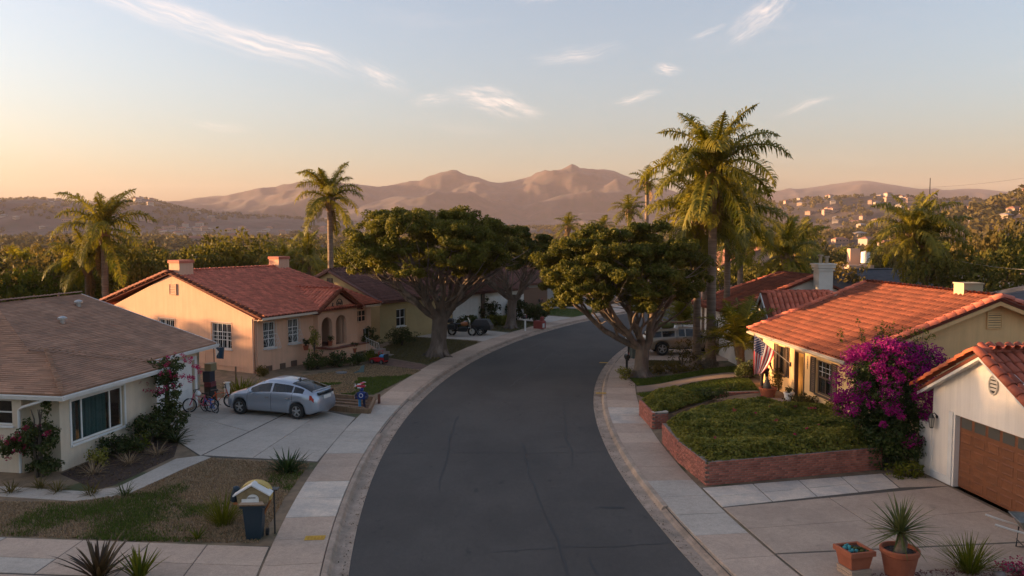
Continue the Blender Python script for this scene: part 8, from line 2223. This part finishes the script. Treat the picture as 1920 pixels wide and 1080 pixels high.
def skin(name, verts, edges, radii, m, par, root=0, sub=2):
    me = bpy.data.meshes.new(name); me.from_pydata(verts, edges, []); me.materials.append(m)
    o = bpy.data.objects.new(name, me); COL.objects.link(o); o.parent = par
    md = o.modifiers.new('skin', 'SKIN'); md.use_smooth_shade = True
    for i, r in enumerate(radii):
        sv = me.skin_vertices[0].data[i]; sv.radius = r if hasattr(r, '__len__') else (r, r); sv.use_root = (i == root)
    s = o.modifiers.new('sub', 'SUBSURF'); s.levels = sub; s.render_levels = sub
    return o
def person():
    t = empty('person', (11.02, 34.75, .66), R(-80), 'person in dark clothes half hidden behind the flag, one hand hanging out beside it', 'person')
    sk = mat('skin', (.52, .27, .17), .6); dk = mat('dark_clothes', (.03, .024, .024), .9); sh = mat('maroon_shirt', (.14, .035, .03), .9)
    # x forward, y left; pelvis root
    v = [(0, 0, .92), (0, 0, 1.12), (.01, 0, 1.32), (0, 0, 1.43), (.02, 0, 1.52), (.03, 0, 1.62), (.02, 0, 1.72),
         (0, .10, .88), (.02, .11, .48), (0, .11, .09), (.14, .12, .04), (0, -.10, .88), (-.02, -.11, .48), (-.02, -.11, .09), (.12, -.12, .04),
         (0, .19, 1.38), (.02, .25, 1.12), (.16, .28, .92), (.20, .28, .86), (0, -.19, 1.38), (0, -.24, 1.12), (.06, -.25, .88), (.08, -.25, .82)]
    e = [(0, 1), (1, 2), (2, 3), (3, 4), (4, 5), (5, 6), (0, 7), (7, 8), (8, 9), (9, 10), (0, 11), (11, 12), (12, 13), (13, 14), (2, 15), (15, 16), (16, 17), (17, 18), (2, 19), (19, 20), (20, 21), (21, 22)]
    r = [(.14, .11), (.13, .1), (.15, .11), (.065, .065), (.058, .058), (.085, .095), (.07, .08), .085, .055, .042, .035, .085, .055, .042, .035, .06, .045, .032, .03, .06, .045, .032, .03]
    skin('body', v, e, r, sk, t)
    tv = [v[i] for i in (0, 7, 8, 9, 11, 12, 13)]; skin('trousers', tv, [(0, 1), (1, 2), (2, 3), (0, 4), (4, 5), (5, 6)], [(.155, .125), .10, .072, .06, .10, .072, .06], dk, t)
    jv = [v[i] for i in (0, 1, 2, 15, 16, 19, 20)]; skin('shirt', [(0, 0, .95)] + jv[1:], [(0, 1), (1, 2), (2, 3), (3, 4), (2, 5), (5, 6)], [(.16, .125), (.15, .12), (.165, .125), .075, .058, .075, .058], sh, t)
    b = MB(); b.lathe([(0, .125), (.06, .11), (.1, .05), (.108, -.03), (.095, -.08)], 12, cap=False); b.build('hair', mat('dark_hair', (.02, .015, .012), .7), t, (.01, 0, 1.66), smooth=True)
    for (hx, hy, hz, s) in ((.20, .28, .86, 1), (.08, -.25, .82, -1)):
        fv = [(0, 0, 0), (.015, 0, -.05)]; fe = [(0, 1)]; fr = [(.022, .034), (.018, .040)]
        for k, (dy, L) in enumerate(((-.03, .062), (-.011, .075), (.011, .072), (.03, .056))):
            b0 = len(fv); fv += [(.02, dy, -.075), (.035, dy * 1.1, -.075 - L * .5), (.03, dy * 1.15, -.075 - L)]; fe += [(1, b0), (b0, b0 + 1), (b0 + 1, b0 + 2)]; fr += [.0095, .0088, .007]
        b0 = len(fv); fv += [(.035, -s * .04, -.03), (.05, -s * .055, -.07)]; fe += [(0, b0), (b0, b0 + 1)]; fr += [.011, .008]
        o = skin('hand', fv, fe, fr, sk, t, 0, 1); o.location = (hx, hy, hz)
    for y in (-.03, .03):
        b = MB(); b.lathe([(0, -.006), (.009, 0), (0, .006)], 6); b.build('eye', dark_in, t, (.115, y, 1.645), None, (0, R(90), 0))
    b = MB(); b.prism([(.105, -.014, 1.60), (.105, .014, 1.60), (.11, 0, 1.645)], (.025, 0, -.004)); b.build('nose', sk, t)
person()

# ------------------------------------------------------------------ kerb markings, road patches, cable
yellow_p = mat('marking_yellow', (.62, .36, .03), .8, (.5, .28, .03), scale=6)
for i, (x, y, rz, l) in enumerate(((-4.78, 19.05, 5, 'yellow painted utility mark on the left pavement at the bottom'), (4.12, 36.8, -2, 'yellow painted utility mark on the right kerb, nearer one'), (5.25, 45.6, -12, 'yellow painted utility mark on the right pavement, farther one'))):
    b = MB(); b.box(-.24, .24, -.14, .14, 0, .004); o = tag(b.build('utility_mark', yellow_p, None, (x, y, .1365), R(rz)), l, 'marking')
    b = MB(); random.seed(i)
    for k in range(3):
        for j in range(5): b.box(-.18 + j * .08, -.18 + j * .08 + random.uniform(.03, .06), -.08 + k * .06, -.08 + k * .06 + .018, .0045, .0065)
    b.build('print', mat('worn_orange_ink', (.35, .14, .02), .9), o)
tarm = mat('tar', (.024, .024, .024), .6)
for i, (x, y, a, c, rz) in enumerate(((2.75, 21.6, .42, .10, -6), (1.75, 30.1, .26, .05, 2), (1.75, 27.9, .22, .06, 0), (-1.7, 60, .5, .06, 30), (1.9, 20.0, .07, .05, 0), (-2.7, 18.4, .06, .05, 0), (-1.2, 36, .4, .03, 10), (.4, 26.2, .8, .02, 3))):
    g = np.random.default_rng(i); b = MB(); n = 22
    b.add([(a * math.cos(2 * math.pi * k / n) * g.uniform(.55, 1.1), c * math.sin(2 * math.pi * k / n) * g.uniform(.5, 1.2), 0) for k in range(n)], [tuple(range(n))])
    tag(b.build('road_patch', tarm, None, (x, y, .004), R(rz)), kind='structure')
def cable(name, lab, p, q, sag, r):
    p, q = Vector(p), Vector(q); b = MB(); b.tube([p + (q - p) * t - Vector((0, 0, sag * 4 * t * (1 - t))) for t in np.linspace(0, 1, 14)], r, 5); return tag(b.build(name, iron if r < .0121 and 'power' in name else mat('pale_cable', (.35, .31, .26)), None), lab, 'cable')
up = empty('utility_pole', (34.3, 53.2, -.2), 0, 'short wooden utility pole rising behind the dark grey roof', 'pole')
b = MB(); b.tube([(0, 0, 0), (0, 0, 5.6)], [.14, .11], 8); b.build('post', wood, up); b = MB(); b.box(-.6, .6, -.05, .05, 5.0, 5.1); b.build('crossarm', wood, up)
cable('cable', 'pale service cable running down to the short utility pole', (33.0, 60.0, 5.55), (34.3, 53.2, 5.1), .12, .012)
cable('cable', 'pale service cable running from the utility pole out of the picture', (34.3, 53.2, 5.1), (41, 46, 5.3), .2, .012)
cable('power_line', 'thin power line crossing the sky at the upper right', (72, 140, 15.5), (85, 118, 17.5), .6, .012)
mastr = MB(); mastr.tube([(0, 0, 0), (0, 0, 6.5)], [.07, .03], 6); tag(mastr.build('mast', iron, None, (33.9, 65.6, 5.5)), 'thin dark mast standing up behind the pair of palms', 'mast')
# ------------------------------------------------------------------ unseen houses and trees added left of the picture to shade the street
def shade_blockers():
    random.seed(33)
    for i, (x, y, rz, sx, sy, hw, hr) in enumerate(((-52, 24, 12, 14, 11, 3.6, 2.2), (-54, 42, 8, 12, 11, 2.6, 1.4), (-50, 8, 16, 13, 11, 4.6, 2.2))):
        simple_house('shade_house', ('unseen tan two-storey house added left of the picture for shade', 'unseen low tan house added farther along to the left for shade', 'unseen grey house added behind the camera to the left for shade')[i], (x, y, 0), rz, sx, sy, hw, hr, mat('tan_wall', (.36, .29, .22)), brownroof, [('f', 0, 1, 1.4, 1.2)], hip=True)
    k = 0
    for y in np.arange(-12, 60, 2.7):
        x = -58 - random.uniform(0, 6)
        bgtree(random.choice([0, 1, 3, 5]), x, y, -.3, SHADE_H(y) * random.uniform(.95, 1.06), 5.6, 'unseen tree in the row added left of the picture for shade', 'unseen trees added to the left for shade')
def SHADE_H(y): return 10.4 if y < 39.5 else 6.9 if y < 47 else 4.9  # tree heights stepped along the row to shape the shade they cast
shade_blockers()

# ------------------------------------------------------------------ wear on the street: cracks, litter, leaves in the gutter
def cracks():
    g = np.random.default_rng(41)
    for i, (r, a0, da, n) in enumerate(((75.2, -9, 9, 22), (77.8, -4, 7, 18), (76.4, 8, 10, 22), (73.6, -2, 6, 16), (78.6, 14, 8, 16), (75.9, 22, 7, 14), (74.4, -11, 3, 10))):
        mb = MB(); vs = []; fs = []
        rr = r
        for k in range(n + 1):
            a = (a0 + da * k / n) * DEG; rr += g.normal(0, .06); w = g.uniform(.010, .026)
            vs += [arc(rr - w, a, 0), arc(rr + w, a, 0)]
        fs = [(2 * k, 2 * k + 1, 2 * k + 3, 2 * k + 2) for k in range(n)]
        mb.add(vs, fs); tag(mb.build('road_crack', tarm, None, (0, 0, .004)), kind='structure')
    for i, a in enumerate((-7.5, -1.0, 5.5, 11.5, 19.0)):
        mb = MB(); vs = []; n = 14; r0, r1 = (72.3, 79.8) if i % 2 else (72.4, 76.6); aa = a * DEG
        for k in range(n + 1):
            aa += g.normal(0, .0006); w = g.uniform(.008, .02); rr = r0 + (r1 - r0) * k / n
            vs += [arc(rr, aa - w / rr, 0), arc(rr, aa + w / rr, 0)]
        mb.add(vs, [(2 * k, 2 * k + 1, 2 * k + 3, 2 * k + 2) for k in range(n)]); tag(mb.build('road_crack', tarm, None, (0, 0, .0045)), kind='structure')
cracks()
def litter():
    g = np.random.default_rng(43)
    n = 2600; a = g.uniform(-12, 40, n) * DEG
    r = np.where(g.random(n) < .5, 79.9 + np.abs(g.normal(0, .16, n)), 72.2 - np.abs(g.normal(0, .16, n)))
    r = np.where((r > 80.25), 80.25, r); r = np.where((r < 71.85), 71.85, r)
    C = np.stack([CX - r * np.cos(a), CY + r * np.sin(a), np.full(n, .018)], 1)
    V, F = leafquads(C, np.full(n, .05), np.tile([[0, 0, 1.0]], (n, 1)), .7)
    tag(finish(npmesh('leaf_litter', V, F, g.uniform(0, 1, n)), 'leaf_litter', leafmat('dead_leaf', (.06, .04, .022), (.20, .13, .07), .05, .9)), 'dry leaf litter along both gutters', None, None, 'stuff')
    q = sample([(-13.9, 24.3), (-12.0, 22.75), (-11.7, 23.2), (-11.2, 26.2), (-12.0, 28.6), (-12.7, 29.6), (-13.3, 28.4)], 1800)
    V, F = leafquads(np.c_[q, np.full(1800, .14)], np.full(1800, .07), np.tile([[0, 0, 1.0]], (1800, 1)), .6)
    tag(finish(npmesh('leaf_litter', V, F, g.uniform(0, 1, 1800)), 'leaf_litter', MATS['dead_leaf']), 'dry leaves lying on the bed under the big window', None, None, 'stuff')
    q = sample([(5.6, 38.4), (11.4, 40.6), (11.4, 44.5), (6.5, 44.5)], 1500)
    V, F = leafquads(np.c_[q, zright(q[:, 0], q[:, 1]) + .02], np.full(1500, .08), np.tile([[0, 0, 1.0]], (1500, 1)), .6)
    tag(finish(npmesh('leaf_litter', V, F, g.uniform(0, 1, 1500)), 'leaf_litter', MATS['dead_leaf']), 'dry leaves under the right fig tree and palms', None, None, 'stuff')
litter()
for i, (x, y, l) in enumerate(((-12.9, 24.3, 'dry straw-coloured tuft in the window bed, front one'), (-12.3, 25.4, 'dry straw-coloured tuft in the window bed, middle one'), (-11.9, 26.5, 'dry straw-coloured tuft in the window bed, rear one'), (-12.9, 27.2, 'grey-green tuft close to the wall under the big window'))):
    strappy(l, x, y, .12, .5, 50, .010, lf_olv if i == 3 else g_dry, 230 + i, (10, 80), .8, sp=.2, name='grass_tuft')
def haze():
    mb = MB(); mb.box(-4700, 4700, -500, 7800, -60, 470)
    m = bpy.data.materials.new('haze_air'); m.use_nodes = True
    nt = m.node_tree; nt.nodes.remove(nt.nodes['Principled BSDF'])
    v = nt.nodes.new('ShaderNodeVolumePrincipled')
    v.inputs['Color'].default_value = (.86, .76, .84, 1)
    v.inputs['Density'].default_value = HAZE_D
    v.inputs['Anisotropy'].default_value = 0.0
    nt.links.new(v.outputs[0], nt.nodes['Material Output'].inputs['Volume'])
    tag(mb.build('haze', m), kind='stuff')
HAZE_D = 6.8e-5
haze()
